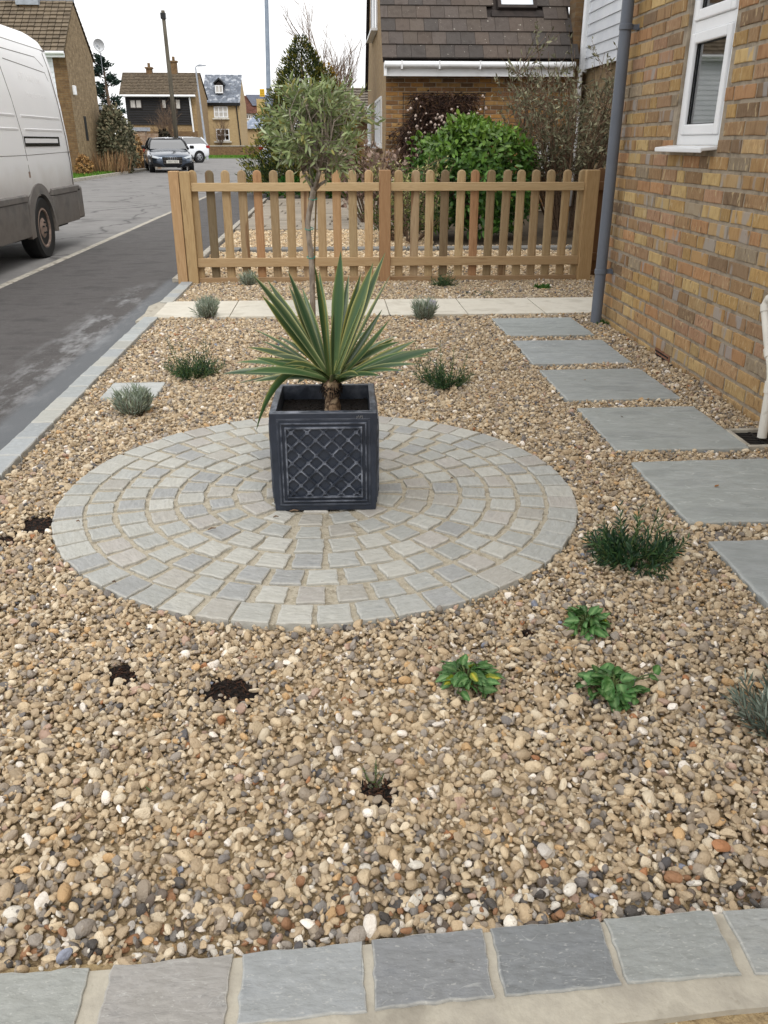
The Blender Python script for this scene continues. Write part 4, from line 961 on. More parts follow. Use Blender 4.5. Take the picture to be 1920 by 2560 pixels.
def yleaf(tip, width, sag, margin, twist=0.0, ctrl=None):
    """sword leaf from the crown to tip; sag<0 arches upward first"""
    tip = Vector(tip); d = tip - crown; hd = Vector((d.x, d.y, 0)); L_ = d.length
    base = crown + Vector((hd.x, hd.y, 0)).normalized() * .012 + Vector((0, 0, R.uniform(-.025, .006))) if hd.length > 1e-3 else crown.copy()
    if ctrl is None: ctrl = base * .5 + tip * .5 + Vector((0, 0, sag * L_))
    n = 12; vs = []; cl = []; g = Vector(R.choice(GRN)); yv = Vector(R.choice(YEL)); 
    for i in range(n + 1):
        t_ = i / n; p_ = base * (1 - t_) ** 2 + ctrl * 2 * t_ * (1 - t_) + tip * t_ ** 2
        tn = ((ctrl - base) * (1 - t_) + (tip - ctrl) * t_).normalized()
        sd = tn.cross(Vector((0, 0, 1)))
        if sd.length < .05: sd = Vector((1, 0, 0))
        sd.normalize()
        # broad face of an upright leaf looks towards the plant's axis
        nr = sd.cross(tn).normalized()
        if twist: q = Matrix.Rotation(twist, 3, tn); sd = q @ sd; nr = q @ nr
        wv = width * min(1, .5 + .9 * t_) * (1 - max(0, (t_ - .6) / .4) ** 1.5) + .0006
        for f_, up in ((-1, .3), (-.66, .15), (0, 0), (.66, .15), (1, .3)):
            vs.append(p_ + sd * f_ * wv * .5 + nr * up * wv * .5)
        pale = max(0, .35 - t_) * .9
        gg = g * (1 - pale) + Vector(S(150, 166, 104)) * pale
        ym = yv * margin + g * (1 - margin)
        cl += [tuple(ym), tuple(gg * .86 + ym * .14), tuple(gg), tuple(gg * .86 + ym * .14), tuple(ym)]
    fs = [(i * 5 + j, i * 5 + j + 1, (i + 1) * 5 + j + 1, (i + 1) * 5 + j) for i in range(n) for j in range(4)]
    me = np_mesh('leaf', [tuple(v) for v in vs], fs, cl, 'yucca_leaf', smooth=True)
    put('leaf', me, yu)
YT = [(851, 642, .04, .031, -.0, .5), (788, 674, -.02, .03, .03, .45), (725, 689, .06, .026, .03, .5), (640, 698, -.05, .032, .04, .8), (676, 711, .1, .024, .03, 1), (727, 724, .12, .022, .03, .8), (759, 729, .16, .022, 0, 1),
      (899, 695, .12, .026, .02, .8), (928, 671, .06, .03, .02, .9), (957, 646, .1, .028, .03, 1), (970, 698, -.06, .036, .0, .9), (906, 756, -.14, .03, -.06, .8), (662, 747, .02, .028, .02, 1), (950, 781, .12, .018, -.03, .6), (967, 806, .05, .018, -.06, .5),
      (720, 833, .18, .02, .06, 1), (661, 856, .16, .014, .08, .6), (687, 889, -.02, .02, .13, .8), (648, 897, -.04, .026, .07, .5), (569, 935, -.03, .027, .1, .4), (642, 954, -.05, .022, .1, .6), (600, 960, -.02, .02, .1, .5),
      (1028, 856, .05, .024, -.0, .7), (1083, 874, -.02, .03, .05, .35), (1036, 912, -.08, .022, .09, .6), (945, 940, -.12, .022, .1, .6), (894, 940, -.16, .024, .12, .8), (849, 937, -.2, .03, .14, .6), (748, 958, .2, .034, .12, .2),
      (759, 925, -.14, .02, .17, .7), (980, 850, .22, .018, .05, .9), (930, 868, .26, .018, .06, .8), (1010, 880, -.12, .02, .06, .8), (690, 905, -.18, .018, .14, .9), (715, 915, -.2, .016, .16, .9), (800, 690, .14, .024, 0, .9), (870, 700, .16, .024, 0, .9), (835, 780, -.04, .024, 0, .6), (600, 908, .05, .02, .12, .5), (622, 932, -.12, .02, .12, .5), (1062, 892, .06, .02, .1, .5), (1000, 928, -.12, .02, .12, .5), (992, 858, .12, .018, .1, .7), (628, 872, .12, .018, .12, .7)]
for px, py, dy, wd, sg, mg in YT:
    p_ = V(px, py, 2.73 + dy) - YO; p_.y = dy; p_ = crown + (p_ - crown) * 1.05
    yleaf(p_, wd * 1.3, sg, mg, twist=(1 if p_.x > 0 else -1) * R.uniform(.35, 1.0) if p_.z > .12 else R.uniform(-.3, .3))
yleaf(Vector((V(640, 1078, 2.625).x - YO.x, -.105, V(640, 1078, 2.625).z - YO.z)), .03, 0, .35, 1.35, ctrl=Vector((V(700, 880, 2.68).x - YO.x, -.05, V(700, 880, 2.68).z - YO.z + .02)))   # the leaf that hangs over the left rim
for i in range(14):                                      # leaves on the far side
    t_ = R.uniform(.25, PI - .25); L_ = R.uniform(.2, .34); el = R.uniform(-.1, .5)
    yleaf(crown + Vector((math.cos(t_) * L_, math.sin(t_) * L_, el * L_)), R.uniform(.018, .028), R.uniform(.06, .14), R.uniform(.4, .9))
# ------------------------------------------------------------------ house across the fence (steep tiled roof)
X0, FY, X1, BY = 1.03, 17.2, 4.47, 25.4
h2 = thing('tiled_house', 'brick house behind the fence with a steep dark tiled roof and white gutter', 'house', (X0, FY, 0)); H2 = (X0, FY, 0)
PIT = rad(50); ez = 2.30; rdY = (FY + BY) / 2; rdZ = ez + (rdY - FY) * math.tan(PIT)
mb = MB().prism([(FY, -.1), (BY, -.1), (BY, ez), (rdY, rdZ), (FY, ez)], 'x', X0, X1); shift(mb, H2).build('wall', 'gault_gable', h2)
mb = MB().bx(X0 + .003, X1, FY - .003, FY + .02, -.1, ez); shift(mb, H2).build('mortar_face', 'mortar', h2)
RH = random.Random(33)
hb = [stone_face(.221, .063, .009, '-y', RH, .002, .003, .003).mesh('brick', 'brick_dark', edge=True) for _ in range(4)]
h2cols = [S(150, 116, 70), S(132, 100, 62), S(120, 88, 56), S(168, 132, 82), S(140, 104, 72), S(160, 118, 66), S(104, 78, 52)]
rest = MB()
for k in range(31):
    z0 = -.02 + k * .075; x = X0 + .004 + (k % 2) * .117 - (.117 if k % 2 else 0); x = X0 + .004 - (k % 2) * .1165
    while x < X1 - .05:
        xa, xb = max(x, X0 + .004), min(x + .223, X1); l = xb - xa
        if l > .04:
            c = sc1(RH.choice(h2cols), RH.uniform(.85, 1.12)); loc = ((xa + xb) / 2 - X0, -.001, z0 + .0375)
            if k >= 12: o = put('brick', RH.choice(hb), h2, loc, color=c); o.scale = (l / .2235, 1, 1)
            else:
                q = stone_face(l - .002, .063, .009, '-y', RH); rest.add([(a_ + loc[0], b_ + loc[1], c2 + loc[2]) for a_, b_, c2 in q.v], q.f, q.e, c)
        x += .233
o = rest.build('brickwork', 'brick_attr', h2, cols=True, fix=False); o['kind'] = 'stuff'
fz0 = V(965, 190, 16.93).z; gz = V(962, 152, 16.87).z
sl0 = Vector((0, 16.86, gz - .01)); dirs = Vector((0, math.cos(PIT), math.sin(PIT)))
top = (rdY - sl0.y) / dirs.y
mb = MB().add([(X0 - .07, *(sl0 + dirs * .05 - Vector((0, 0, .05)))[1:]), (X1, *(sl0 + dirs * .05 - Vector((0, 0, .05)))[1:]), (X1, *(sl0 + dirs * top)[1:]), (X0 - .07, *(sl0 + dirs * top)[1:]),
               (X0 - .07, BY + .3, sl0.z - .05), (X1, BY + .3, sl0.z - .05)], [(0, 1, 2, 3), (3, 2, 5, 4)]); roofb = shift(mb, H2).build('roof', 'dark_timber', h2)
tw, gg = .262, .297
tm = MB(); tm.bx(-tw / 2 + .002, tw / 2 - .002, 0, gg + .05, .0, .03); tm = [tm.mesh('tile', 'roof_tile', bevel=.003)]
tc_ = [S(84, 76, 71), S(80, 73, 69), S(88, 79, 72), S(72, 67, 64), S(86, 76, 69)]
SKX0, SKX1, SKS0, SKS1 = 3.12, 3.84, 1.13, 2.1
for r_ in range(11):
    x = X0 - .08 + (r_ % 2) * tw / 2
    if r_ % 2: xs_ = [(X0 - .08 + tw / 4, .5)]
    else: xs_ = []
    while x + tw / 2 < X1 + .14: xs_.append((x + tw / 2, 1)); x += tw
    for xc, sx in xs_:
        s_ = r_ * gg
        if SKX0 - .1 < xc < SKX1 + .1 and s_ + gg > SKS0 and s_ < SKS1: continue
        p_ = sl0 + dirs * (s_ + .02) + Vector((xc, 0, 0))
        o = put('tile', tm[0], roofb, (p_.x - X0, p_.y - FY, p_.z + .035), (PIT - .075, RH.uniform(-.004, .004), 0), sc1(RH.choice(tc_), RH.uniform(.88, 1.1)))
        if sx != 1: o.scale = (.5, 1, 1)
        if xc + tw / 2 > X1: o.scale = (.7, 1, 1); o.location.x -= .04
mb = MB()
def roofbox(mb, x0, x1, s0, s1, h0, h1):
    n_ = Vector((0, -math.sin(PIT), math.cos(PIT))); vs = []
    for h in (h0, h1):
        for s_, x in ((s0, x0), (s0, x1), (s1, x1), (s1, x0)):
            p_ = sl0 + dirs * s_ + n_ * h; vs.append((x, p_.y, p_.z))
    mb.add(vs, [(3, 2, 1, 0), (4, 5, 6, 7)] + [(i, (i + 1) % 4, 4 + (i + 1) % 4, 4 + i) for i in range(4)])
for a_ in ((SKX0, SKX1, SKS0, SKS0 + .07), (SKX0, SKX1, SKS1 - .07, SKS1), (SKX0, SKX0 + .06, SKS0 + .07, SKS1 - .07), (SKX1 - .06, SKX1, SKS0 + .07, SKS1 - .07)): roofbox(mb, *a_, .03, .11)
roofbox(mb, SKX0 - .12, SKX1 + .12, SKS0 - .14, SKS0 + .001, .0, .045)
sk = shift(mb, H2).build('skylight', 'dark_timber', roofb)
mb = MB(); roofbox(mb, SKX0 + .05, SKX1 - .05, SKS0 + .06, SKS1 - .06, .07, .085); shift(mb, H2).build('skylight_pane', 'lens', roofb)
mb = MB().bx(X0 - .0, X1, 16.92, 16.945, fz0, gz - .06); mb.bx(X0, X1, 16.945, FY - .013, fz0 + .01, fz0 + .03); fas = shift(mb, H2).build('fascia', 'white_plastic', h2)
mb = MB().bx(X0 - .05, X0, 16.86, 16.95, fz0, gz - .03); shift(mb, H2).build('fascia_end', 'white_plastic', fas)
gt = MB().tube([(X0 - .04, 16.865, gz - .055), (X1, 16.865, gz - .055)], .055, 12); gt = shift(gt, H2).build('gutter', 'white_plastic', h2, smooth=True, auto=50)
for xb in (1.3, 1.98, 2.72, 3.45, 4.2): mb = MB().bx(xb - .012, xb + .012, 16.8, 16.925, gz - .13, gz + .004); shift(mb, H2).build('bracket', 'white_plastic', gt)
mb = MB().bx(4.02, 4.12, 16.914, 16.921, fz0 + .02, fz0 + .12); shift(mb, H2).build('patch', 'cream_render', fas)
def side_window(y0, y1, z0, z1, bars):
    mb = MB(); x0, x1 = X0 - .03, X0 + .03
    mb.bx(x0, x1, y0, y1, z0, z0 + .05); mb.bx(x0, x1, y0, y1, z1 - .05, z1)
    for i in range(bars + 1):
        yy = y0 + (y1 - y0) * i / bars; mb.bx(x0, x1, yy - .03, yy + .03, z0 + .05, z1 - .05)
    wd_ = shift(mb, H2).build('window', 'white_plastic', h2)
    mb = MB().bx(X0 - .012, X0 - .004, y0, y1, z0 + .04, z1 - .04); shift(mb, H2).build('pane', 'window_glass', wd_)
    mb = MB().bx(X0 - .14, X0 + .02, y0 - .05, y1 + .05, z0 - .05, z0 - .002); shift(mb, H2).build('sill', 'white_plastic', wd_)
side_window(18.45, 20.9, 1.08, 1.99, 3); side_window(23.4, 25.1, 1.1, 2.02, 2); side_window(20.2, 22.6, 3.36, 4.3, 2)
cx_ = V(1318, 210, FY).x
mb = MB().tube([(cx_, FY - .03, V(1318, 195, FY).z), (cx_ - .01, FY - .03, 1.6), (cx_ - .03, FY - .03, 1.2), (cx_ - .03, FY - .03, 0)], .012, 6); shift(mb, H2).build('cable', 'black_rubber', h2)
a_, b_ = V(1342, 356, FY - .1), V(1376, 425, FY - .1)
mb = MB().bx(a_.x, b_.x, FY - .14, FY - .012, b_.z - .1, a_.z); shift(mb, H2).build('meter_box', 'white_plastic', h2, bevel=.01)
# ------------------------------------------------------------------ white boarded house joined on the right
wg = thing('boarded_house', 'house with white horizontal boarding on its upper floor, behind the downpipe', 'house', (4.69, 17.2, 0)); WO = (4.69, 17.2, 0)
mb = MB().bx(4.4705, 4.70, 17.16, 17.6, -.1, 5.4); shift(mb, WO).build('brick_pier', 'old_front', wg)
mb = MB().bx(4.78, 9.5, 10.2, 17.59, -.1, 2.4); mb.bx(4.74, 9.5, 10.0, 17.155, 2.4, 5.4); shift(mb, WO).build('wall', 'old_gable', wg)
bz = 2.37
for k in range(17):
    z0 = bz + k * .18
    mb = MB().prism([(4.69, z0), (4.712, z0 + .178), (4.738, z0 + .178), (4.738, z0)], 'y', 9.95, 17.05); mb.v = [(u, v, w2) for u, v, w2 in mb.v]
    shift(mb, WO).build('board', 'white_board', wg)
mb = MB().bx(4.66, 4.74, 17.05, 17.155, 2.33, 5.4); shift(mb, WO).build('corner_trim', 'white_plastic', wg)
mb = MB().tube([(4.64, 17.1, 5.4), (4.64, 17.1, 2.3), (4.66, 17.1, 1.5), (4.66, 17.1, 0)], .04, 10); shift(mb, WO).build('downpipe', 'white_plastic', wg, smooth=True)
mb = MB().prism([(4.5, 5.35), (7.1, 7.2), (9.8, 5.35)], 'y', 9.8, 17.65); shift(mb, WO).build('roof', 'old_roof', wg, cols=True)

# ------------------------------------------------------------------ stepped tiled roofs for the far houses
def stepped(p0, p1, q0, q1, rows, col, rg, th=.05, jit=.14, cells=0):
    """courses climbing from eave p0-p1 to ridge q0-q1, each a row of short tile runs of its own tone"""
    mb = MB(); p0, p1, q0, q1 = map(Vector, (p0, p1, q0, q1)); nrm = (p1 - p0).cross(q0 - p0).normalized()
    if nrm.z < 0: nrm = -nrm
    for r_ in range(rows):
        t0, t1 = r_ / rows, (r_ + 1.12) / rows; t1 = min(t1, 1)
        a0, a1, b0, b1 = p0.lerp(q0, t0), p1.lerp(q1, t0), p0.lerp(q0, t1), p1.lerp(q1, t1)
        nc = cells or 1
        for c in range(nc):
            u0, u1 = c / nc + .0008, (c + 1) / nc - .0008
            v = [a0.lerp(a1, u0), a0.lerp(a1, u1), b0.lerp(b1, u1), b0.lerp(b1, u0)]; h = th * (1 + rg.uniform(-.25, .25))
            vs = [v[0] + nrm * h, v[1] + nrm * h, v[2] + nrm * .004, v[3] + nrm * .004, v[0] - nrm * .02, v[1] - nrm * .02]
            cc = sc1(col, 1 + rg.uniform(-jit, jit))
            mb.add(vs, [(0, 1, 2, 3), (4, 5, 1, 0), (4, 0, 3), (5, 2, 1)], 0, cc)
    return mb
RL = random.Random(8)
# house with the brick gable on the left
LX, LF, LB, LE = -9.5, 34.6, 38.4, 4.12; LR = (LF + LB) / 2; LRZ = 5.86
lh = thing('gable_house', 'brick house with a tall gable end and white boarding behind the van', 'house', (LX, LF, 0)); LO = (LX, LF, 0)
mb = MB().prism([(LF, -.1), (LB, -.1), (LB, LE), (LR, LRZ), (LF, LE)], 'x', -24, LX); shift(mb, LO).build('wall', 'old_gable', lh)
mb = MB().bx(-24, LX - .002, LF - .02, LF + .01, -.1, LE); shift(mb, LO).build('front_brickwork', 'old_front', lh)
rf = shift(stepped((-24, LF - .28, LE - .02), (LX + .04, LF - .28, LE - .02), (-24, LR, LRZ + .1), (LX + .04, LR, LRZ + .1), 13, S(112, 100, 84), RL, .055, .2, 60), LO).build('roof', 'old_roof', lh, cols=True, fix=False)
shift(stepped((LX + .04, LB + .25, LE - .02), (-24, LB + .25, LE - .02), (LX + .04, LR, LRZ + .1), (-24, LR, LRZ + .1), 13, S(112, 100, 84), RL, .055, .2, 20), LO).build('rear_slope', 'old_roof', rf, cols=True, fix=False)
mb = MB().tube([(-24, LR, LRZ + .12), (LX + .05, LR, LRZ + .12)], .09, 8); shift(mb, LO).build('ridge', 'lead_grey', rf)
a_, b_ = V(55, 12, LR), V(100, 12, LR)
mb = MB().bx(a_.x, b_.x, LR - .35, LR + .35, 5.5, 7.0); ck = shift(mb, LO).build('chimney', 'old_front', lh)
mb = MB().bx(a_.x - .1, b_.x + .06, LR - .42, LR + .42, LRZ - .1, LRZ + .13); shift(mb, LO).build('flashing', 'lead_grey', ck)
for k in range(13):
    z0 = 1.75 + k * .172
    mb = MB().prism([(LF - .05, z0), (LF - .03, z0 + .17), (LF - .021, z0 + .17), (LF - .021, z0)], 'x', -23.5, -9.98); shift(mb, LO).build('board', 'white_board', lh)
mb = MB().bx(-24, LX + .04, LF - .30, LF - .27, LE - .2, LE - .08); mb.tube([(-24, LF - .34, LE - .06), (LX + .04, LF - .34, LE - .06)], .055, 8); shift(mb, LO).build('gutter', 'white_plastic', lh)
a_, b_ = VX(208, 290, LX), VX(222, 352, LX)
mb = MB().bx(LX - .05, LX + .012, a_.y, b_.y, b_.z, a_.z); wn = shift(mb, LO).build('window', 'dark_timber', lh)
mb = MB().bx(LX + .013, LX + .018, a_.y + .05, b_.y - .05, b_.z + .05, a_.z - .05); shift(mb, LO).build('pane', 'dark_interior', wn)
a_ = VX(183, 226, LX); mb = MB().bx(LX + .001, LX + .1, a_.y - .12, a_.y + .12, a_.z - .16, a_.z + .16); shift(mb, LO).build('alarm_box', 'white_plastic', lh, bevel=.02)
mb = MB().prism([(LB + .003, -.1), (LB + 2.6, -.1), (LB + 2.6, 1.95), (LB + .003, 2.35)], 'x', -12.5, LX - .1); shift(mb, LO).build('lean_to', 'old_gable', lh)
mb = MB().prism([(LB - .1 + .2, 2.37), (LB + 2.7, 1.97), (LB + 2.7, 2.05), (LB + .1, 2.46)], 'x', -12.6, LX + .05); shift(mb, LO).build('lean_to_roof', 'lead_grey', lh)
# satellite dish on its pole behind the gable
p_ = V(247, 113, 38.9); sd_ = thing('satellite_dish', 'white satellite dish on a thin pole above the brick gable roof', 'satellite dish', p_)
mb = MB()
for i in range(5): pass
mb.lathe([(.02, .09), (.12, .075), (.2, .04), (.235, 0), (.24, .008), (.2, .05), (.12, .088), (.02, .1)], (0, 0, 0), 'y', 20); mb.build('dish', 'white_board', sd_, smooth=True, rot=(rad(12), 0, rad(-10)))
MB().tube([(0, 0, -.15), (0, -.28, -.06)], .012, 6).build('feed_arm', 'lead_grey', sd_); MB().bx(-.035, .035, -.32, -.25, -.09, -.02).build('receiver', 'lead_grey', sd_)
MB().tube([(0, .1, -.06), (0, .12, -1.0)], .012, 6).build('pole', 'lead_grey', sd_)
# distant dark-boarded house
DY = 80.0
def P3(px, py, Y): return V(px, py, Y)
e0, e1 = P3(297, 236, DY - .4), P3(492, 240, DY - .4); r0, r1 = P3(306, 180, DY + 3.6), P3(490, 183, DY + 3.6)
dk = thing('dark_house', 'distant house with black boarded upper floor and brown tiled roof', 'house', (e0.x, DY, 0)); DO = (e0.x, DY, 0)
x0, x1 = P3(312, 240, DY).x, P3(487, 240, DY).x; ezD = (e0.z + e1.z) / 2; rz = (r0.z + r1.z) / 2
mb = MB().prism([(DY + .02, -.2), (DY + 7.2, -.2), (DY + 7.2, ezD), (DY + 3.6, rz - .1), (DY + .02, ezD)], 'x', x0, x1 + .05); shift(mb, DO).build('wall', 'gault_gable', dk)
mb = MB().bx(x0, x1, DY - .02, DY + .015, -.2, 2.0); shift(mb, DO).build('lower_brickwork', 'old_front', dk)
zb = P3(400, 312, DY).z
for k in range(12):
    z0 = zb + (ezD - zb) * k / 12; z1 = zb + (ezD - zb) * (k + 1) / 12
    mb = MB().prism([(DY - .08, z0), (DY - .04, z1 - .01), (DY - .021, z1 - .01), (DY - .021, z0)], 'x', x0, x1 - .35); shift(mb, DO).build('board', 'black_board', dk)
rf = shift(stepped((e0.x, DY - .4, ezD), (x1 + .12, DY - .4, ezD), (r0.x, DY + 3.6, rz), (x1 + .12, DY + 3.6, rz), 15, S(104, 92, 76), RL, .07, .2, 46), DO).build('roof', 'old_roof', dk, cols=True, fix=False)
shift(stepped((x1 + .12, DY + 7.6, ezD), (e0.x, DY + 7.6, ezD), (x1 + .12, DY + 3.6, rz), (r0.x, DY + 3.6, rz), 15, S(104, 92, 76), RL, .07, .2, 12), DO).build('rear_slope', 'old_roof', rf, cols=True, fix=False)
mb = MB().tube([(e0.x, DY - .45, ezD - .05), (x1 + .1, DY - .45, ezD - .05)], .09, 8); mb.tube([(x1 - .45, DY - .15, ezD - .1), (x1 - .25, DY - .12, .1)], .07, 8); shift(mb, DO).build('gutter', 'white_plastic', dk)
def far_window(px0, px1, py0, py1, Y, parent, off, frame='white_plastic', fill='curtain', bars=1, rail=False, fwd=.1):
    a_, b_ = P3(px0, py0, Y), P3(px1, py1, Y); w_ = b_.x - a_.x; f_ = min(.09, w_ * .12)
    mb = MB(); y0, y1 = Y - fwd, Y - fwd + .07
    mb.bx(a_.x, b_.x, y0, y1, b_.z, b_.z + f_); mb.bx(a_.x, b_.x, y0, y1, a_.z - f_, a_.z)
    for i in range(bars + 1):
        xx = a_.x + (w_ - f_) * i / bars; mb.bx(xx, xx + f_, y0 + .003, y1 - .003, b_.z + f_, a_.z - f_)
    if rail: mb.bx(a_.x, b_.x, y0 + .006, y1 - .006, (a_.z + b_.z) / 2 - f_ * .4, (a_.z + b_.z) / 2 + f_ * .4)
    wn = shift(mb, off).build('window', frame, parent)
    mb = MB().bx(a_.x + .01, b_.x - .01, Y - fwd + .03, Y - fwd + .045, b_.z + .01, a_.z - .01); shift(mb, off).build('pane', fill, wn)
    return wn
for q in ((323, 357, 248, 272, 2), (404, 417, 249, 271, 1), (438, 453, 248, 273, 1)): far_window(*q[:4], DY, dk, DO, 'dark_timber', 'curtain', q[4], fwd=.14)
for px0, px1, py0 in ((366, 381, 172), (427, 444, 156)):
    a_, b_ = P3(px0, py0, DY + 3.6), P3(px1, 186, DY + 3.6)
    mb = MB().bx(a_.x, b_.x, DY + 3.3, DY + 3.9, b_.z - .6, a_.z); mb.bx(a_.x - .08, b_.x + .08, DY + 3.22, DY + 3.98, a_.z, a_.z + .12); mb.tube([((a_.x + b_.x) / 2, DY + 3.6, a_.z + .1), ((a_.x + b_.x) / 2, DY + 3.6, a_.z + .45)], .12, 8); shift(mb, DO).build('chimney', 'old_front', dk)
# distant yellow house
YY = 90.0; e0, e1 = P3(508, 257, YY), P3(598, 257, YY); rr = P3(550, 189, YY + 3.4).z
yh = thing('yellow_house', 'distant narrow yellow brick house with slate roof and dormer window', 'house', (e0.x, YY, 0)); yo = (e0.x, YY, 0)
mb = MB().prism([(YY, -.3), (YY + 7, -.3), (YY + 7, e0.z), (YY + 3.5, rr), (YY, e0.z)], 'x', e0.x, e1.x); shift(mb, yo).build('wall', 'yellow_front', yh)
rf = shift(stepped((e0.x - .1, YY - .25, e0.z), (e1.x + .1, YY - .25, e0.z), (e0.x - .1, YY + 3.5, rr + .1), (e1.x + .1, YY + 3.5, rr + .1), 22, S(118, 124, 134), RL, .03, .22, 30), yo).build('roof', 'slate_roof', yh, cols=True, fix=False)
mb = MB().bx(e0.x - .1, e1.x + .1, YY - .3, YY - .02, e0.z - .25, e0.z - .02); shift(mb, yo).build('eaves_board', 'gloss_black', yh)
far_window(534, 571, 266, 294, YY, yh, yo, bars=3, rail=True, fill='curtain'); far_window(540, 575, 322, 352, YY, yh, yo, bars=3, rail=True, fill='window_glass')
for a in ((534, 571, 295), (538, 577, 353)):
    p0, p1 = P3(a[0], a[2], YY), P3(a[1], a[2], YY); mb = MB().bx(p0.x - .08, p1.x + .08, YY - .2, YY - .01, p0.z - .12, p0.z); shift(mb, yo).build('sill', 'cream_render', yh)
p0, p1 = P3(533, 199, YY + .6), P3(561, 233, YY + .6); pk_ = P3(547, 199, YY + .6); hz = P3(547, 211, YY + .6).z
mb = MB().prism([(p0.x + .12, p1.z), (p1.x - .12, p1.z), (p1.x - .12, hz), (pk_.x, pk_.z - .12), (p0.x + .12, hz)], 'y', YY + .62, YY + 2.6); dm = shift(mb, yo).build('dormer', 'dark_timber', yh)
mb = MB().prism([(p0.x, hz - .02), (pk_.x, pk_.z), (p1.x, hz - .02), (p1.x, hz + .16), (pk_.x, pk_.z + .18), (p0.x, hz + .16)], 'y', YY + .45, YY + 2.8); shift(mb, yo).build('dormer_roof', 'gloss_black', dm)
w_ = far_window(537, 558, 213, 233, YY + .6, yh, yo, bars=2, fwd=.06)
mb = MB().tube([(e1.x - .3, YY - .1, e0.z - .2), (e1.x - .05, YY - .1, 0)], .06, 6); shift(mb, yo).build('downpipe', 'gloss_black', yh)
# far houses to the right of it
fy = 108.0
fh = thing('far_house', 'far pale house with a red-brown roof beyond the yellow house', 'house', (P3(600, 300, fy).x, fy, 0)); fo = (P3(600, 300, fy).x, fy, 0)
a_, b_ = P3(590, 283, fy), P3(700, 283, fy); rz = P3(600, 239, fy + 4).z
mb = MB().bx(a_.x, b_.x, fy, fy + 8, -.5, a_.z); shift(mb, fo).build('wall', 'cream_render', fh)
rf = shift(stepped((a_.x - .2, fy - .4, a_.z), (b_.x, fy - .4, a_.z), (a_.x - .2, fy + 4, rz), (b_.x, fy + 4, rz), 16, S(104, 66, 52), RL, .06, .2, 30), fo).build('roof', 'old_roof', fh, cols=True, fix=False)
far_window(610, 627, 286, 298, fy, fh, fo, bars=3, fill='window_glass')
s0, s1 = P3(614, 240, fy + 3.6), P3(665, 270, fy + .8)
mb = MB().add([(s0.x, fy + 3.55, s0.z + .15), (s1.x + .8, fy + 3.55, s0.z + .15), (s1.x + .8, fy + .9, P3(640, 270, fy + .9).z + .25), (s0.x + 1.0, fy + .9, P3(640, 270, fy + .9).z + .25)], [(0, 1, 2, 3)]); shift(mb, fo).build('solar_panel', 'solar_panel', fh)
ly = 100.0
lw = thing('low_extension', 'distant low brick extension with a pale slate roof and rooflights', 'outbuilding', (P3(600, 340, ly).x, ly, 0)); lo_ = (P3(600, 340, ly).x, ly, 0)
a_, b_ = P3(600, 322, ly), P3(690, 322, ly); rz = P3(640, 285, ly + 3).z
mb = MB().bx(a_.x, b_.x, ly, ly + 6, -.5, a_.z); shift(mb, lo_).build('wall', 'yellow_front', lw)
shift(stepped((a_.x - .1, ly - .3, a_.z), (b_.x, ly - .3, a_.z), (a_.x + 1.6, ly + 3, rz), (b_.x, ly + 3, rz), 14, S(132, 142, 158), RL, .02, .08, 1), lo_).build('roof', 'slate_roof', lw, cols=True, fix=False)
wl = thing('low_wall', 'low brown brick wall before the yellow house at the road end', 'wall', (P3(515, 370, 78).x, 78, 0)); wo_ = (P3(515, 370, 78).x, 78, 0)
a_, b_ = P3(515, 366, 78), P3(700, 366, 78); mb = MB().bx(a_.x, b_.x, 78, 78.25, -.1, a_.z); shift(mb, wo_).build('brickwork', 'old_front', wl)
mb = MB().bx(a_.x - .02, b_.x, 77.97, 78.28, a_.z, a_.z + .08); shift(mb, wo_).build('coping', 'kerb_stone', wl)
# garden wall with ivy, left of the parked car
gy = 44.0; a_, b_ = P3(338, 322, gy), P3(392, 334, gy)
gw = thing('garden_wall', 'pale weathered brick garden wall behind the dark parked car', 'wall', (a_.x, gy, 0)); go_ = (a_.x, gy, 0)
mb = MB().bx(a_.x, b_.x, gy, gy + .3, -.1, b_.z); shift(mb, go_).build('brickwork', 'garden_wall', gw)
mb = MB().bx(a_.x - .4, a_.x + .45, gy - .05, gy + .4, -.1, a_.z - .1); shift(mb, go_).build('pier', 'garden_wall', gw); mb = MB().bx(a_.x - .5, a_.x + .6, gy - .1, gy + .5, a_.z - .1, a_.z + .06); shift(mb, go_).build('pier_cap', 'lead_grey', gw)
a_, b_ = P3(390, 345, 62), P3(490, 345, 62)
hw = thing('boundary_wall', 'brown brick boundary wall in front of the dark-boarded house', 'wall', (a_.x, 62, 0)); mb = MB().bx(a_.x, b_.x, 62, 62.3, -.1, P3(430, 330, 62).z); shift(mb, (a_.x, 62, 0)).build('brickwork', 'old_front', hw)

# ------------------------------------------------------------------ posts and poles
lp = thing('lamp_post', 'grey steel lamp post with notices strapped to it, behind the olive tree', 'lamp post', (-1.885, 27.5, 0))
t_ = V(666, 0, 27.5); dxz = (t_.x + 1.885) / t_.z
MB().tube([(0, 0, -.1), (dxz * 1.2, 0, 1.2), (dxz * 1.22, 0, 1.24), (dxz * 8, 0, 8)], [.088, .086, .072, .045], 14).build('column', 'lamp_steel', lp, smooth=True, auto=40)
MB().tube([(dxz * 8, 0, 7.95), (dxz * 8 - .2, 0, 8.12), (dxz * 8 - .9, 0, 8.15)], .03, 8).build('bracket_arm', 'lamp_steel', lp); MB().bx(dxz * 8 - 1.4, dxz * 8 - .85, -.1, .1, 8.08, 8.2).build('lantern', 'lamp_steel', lp, bevel=.03)
z_ = V(661, 232, 27.5).z
nt_ = MB().bx(-.19, -.05, -.02, .02, z_ - .1, z_ + .1); nt_ = nt_.build('yellow_notice', 'yellow_tag', lp)
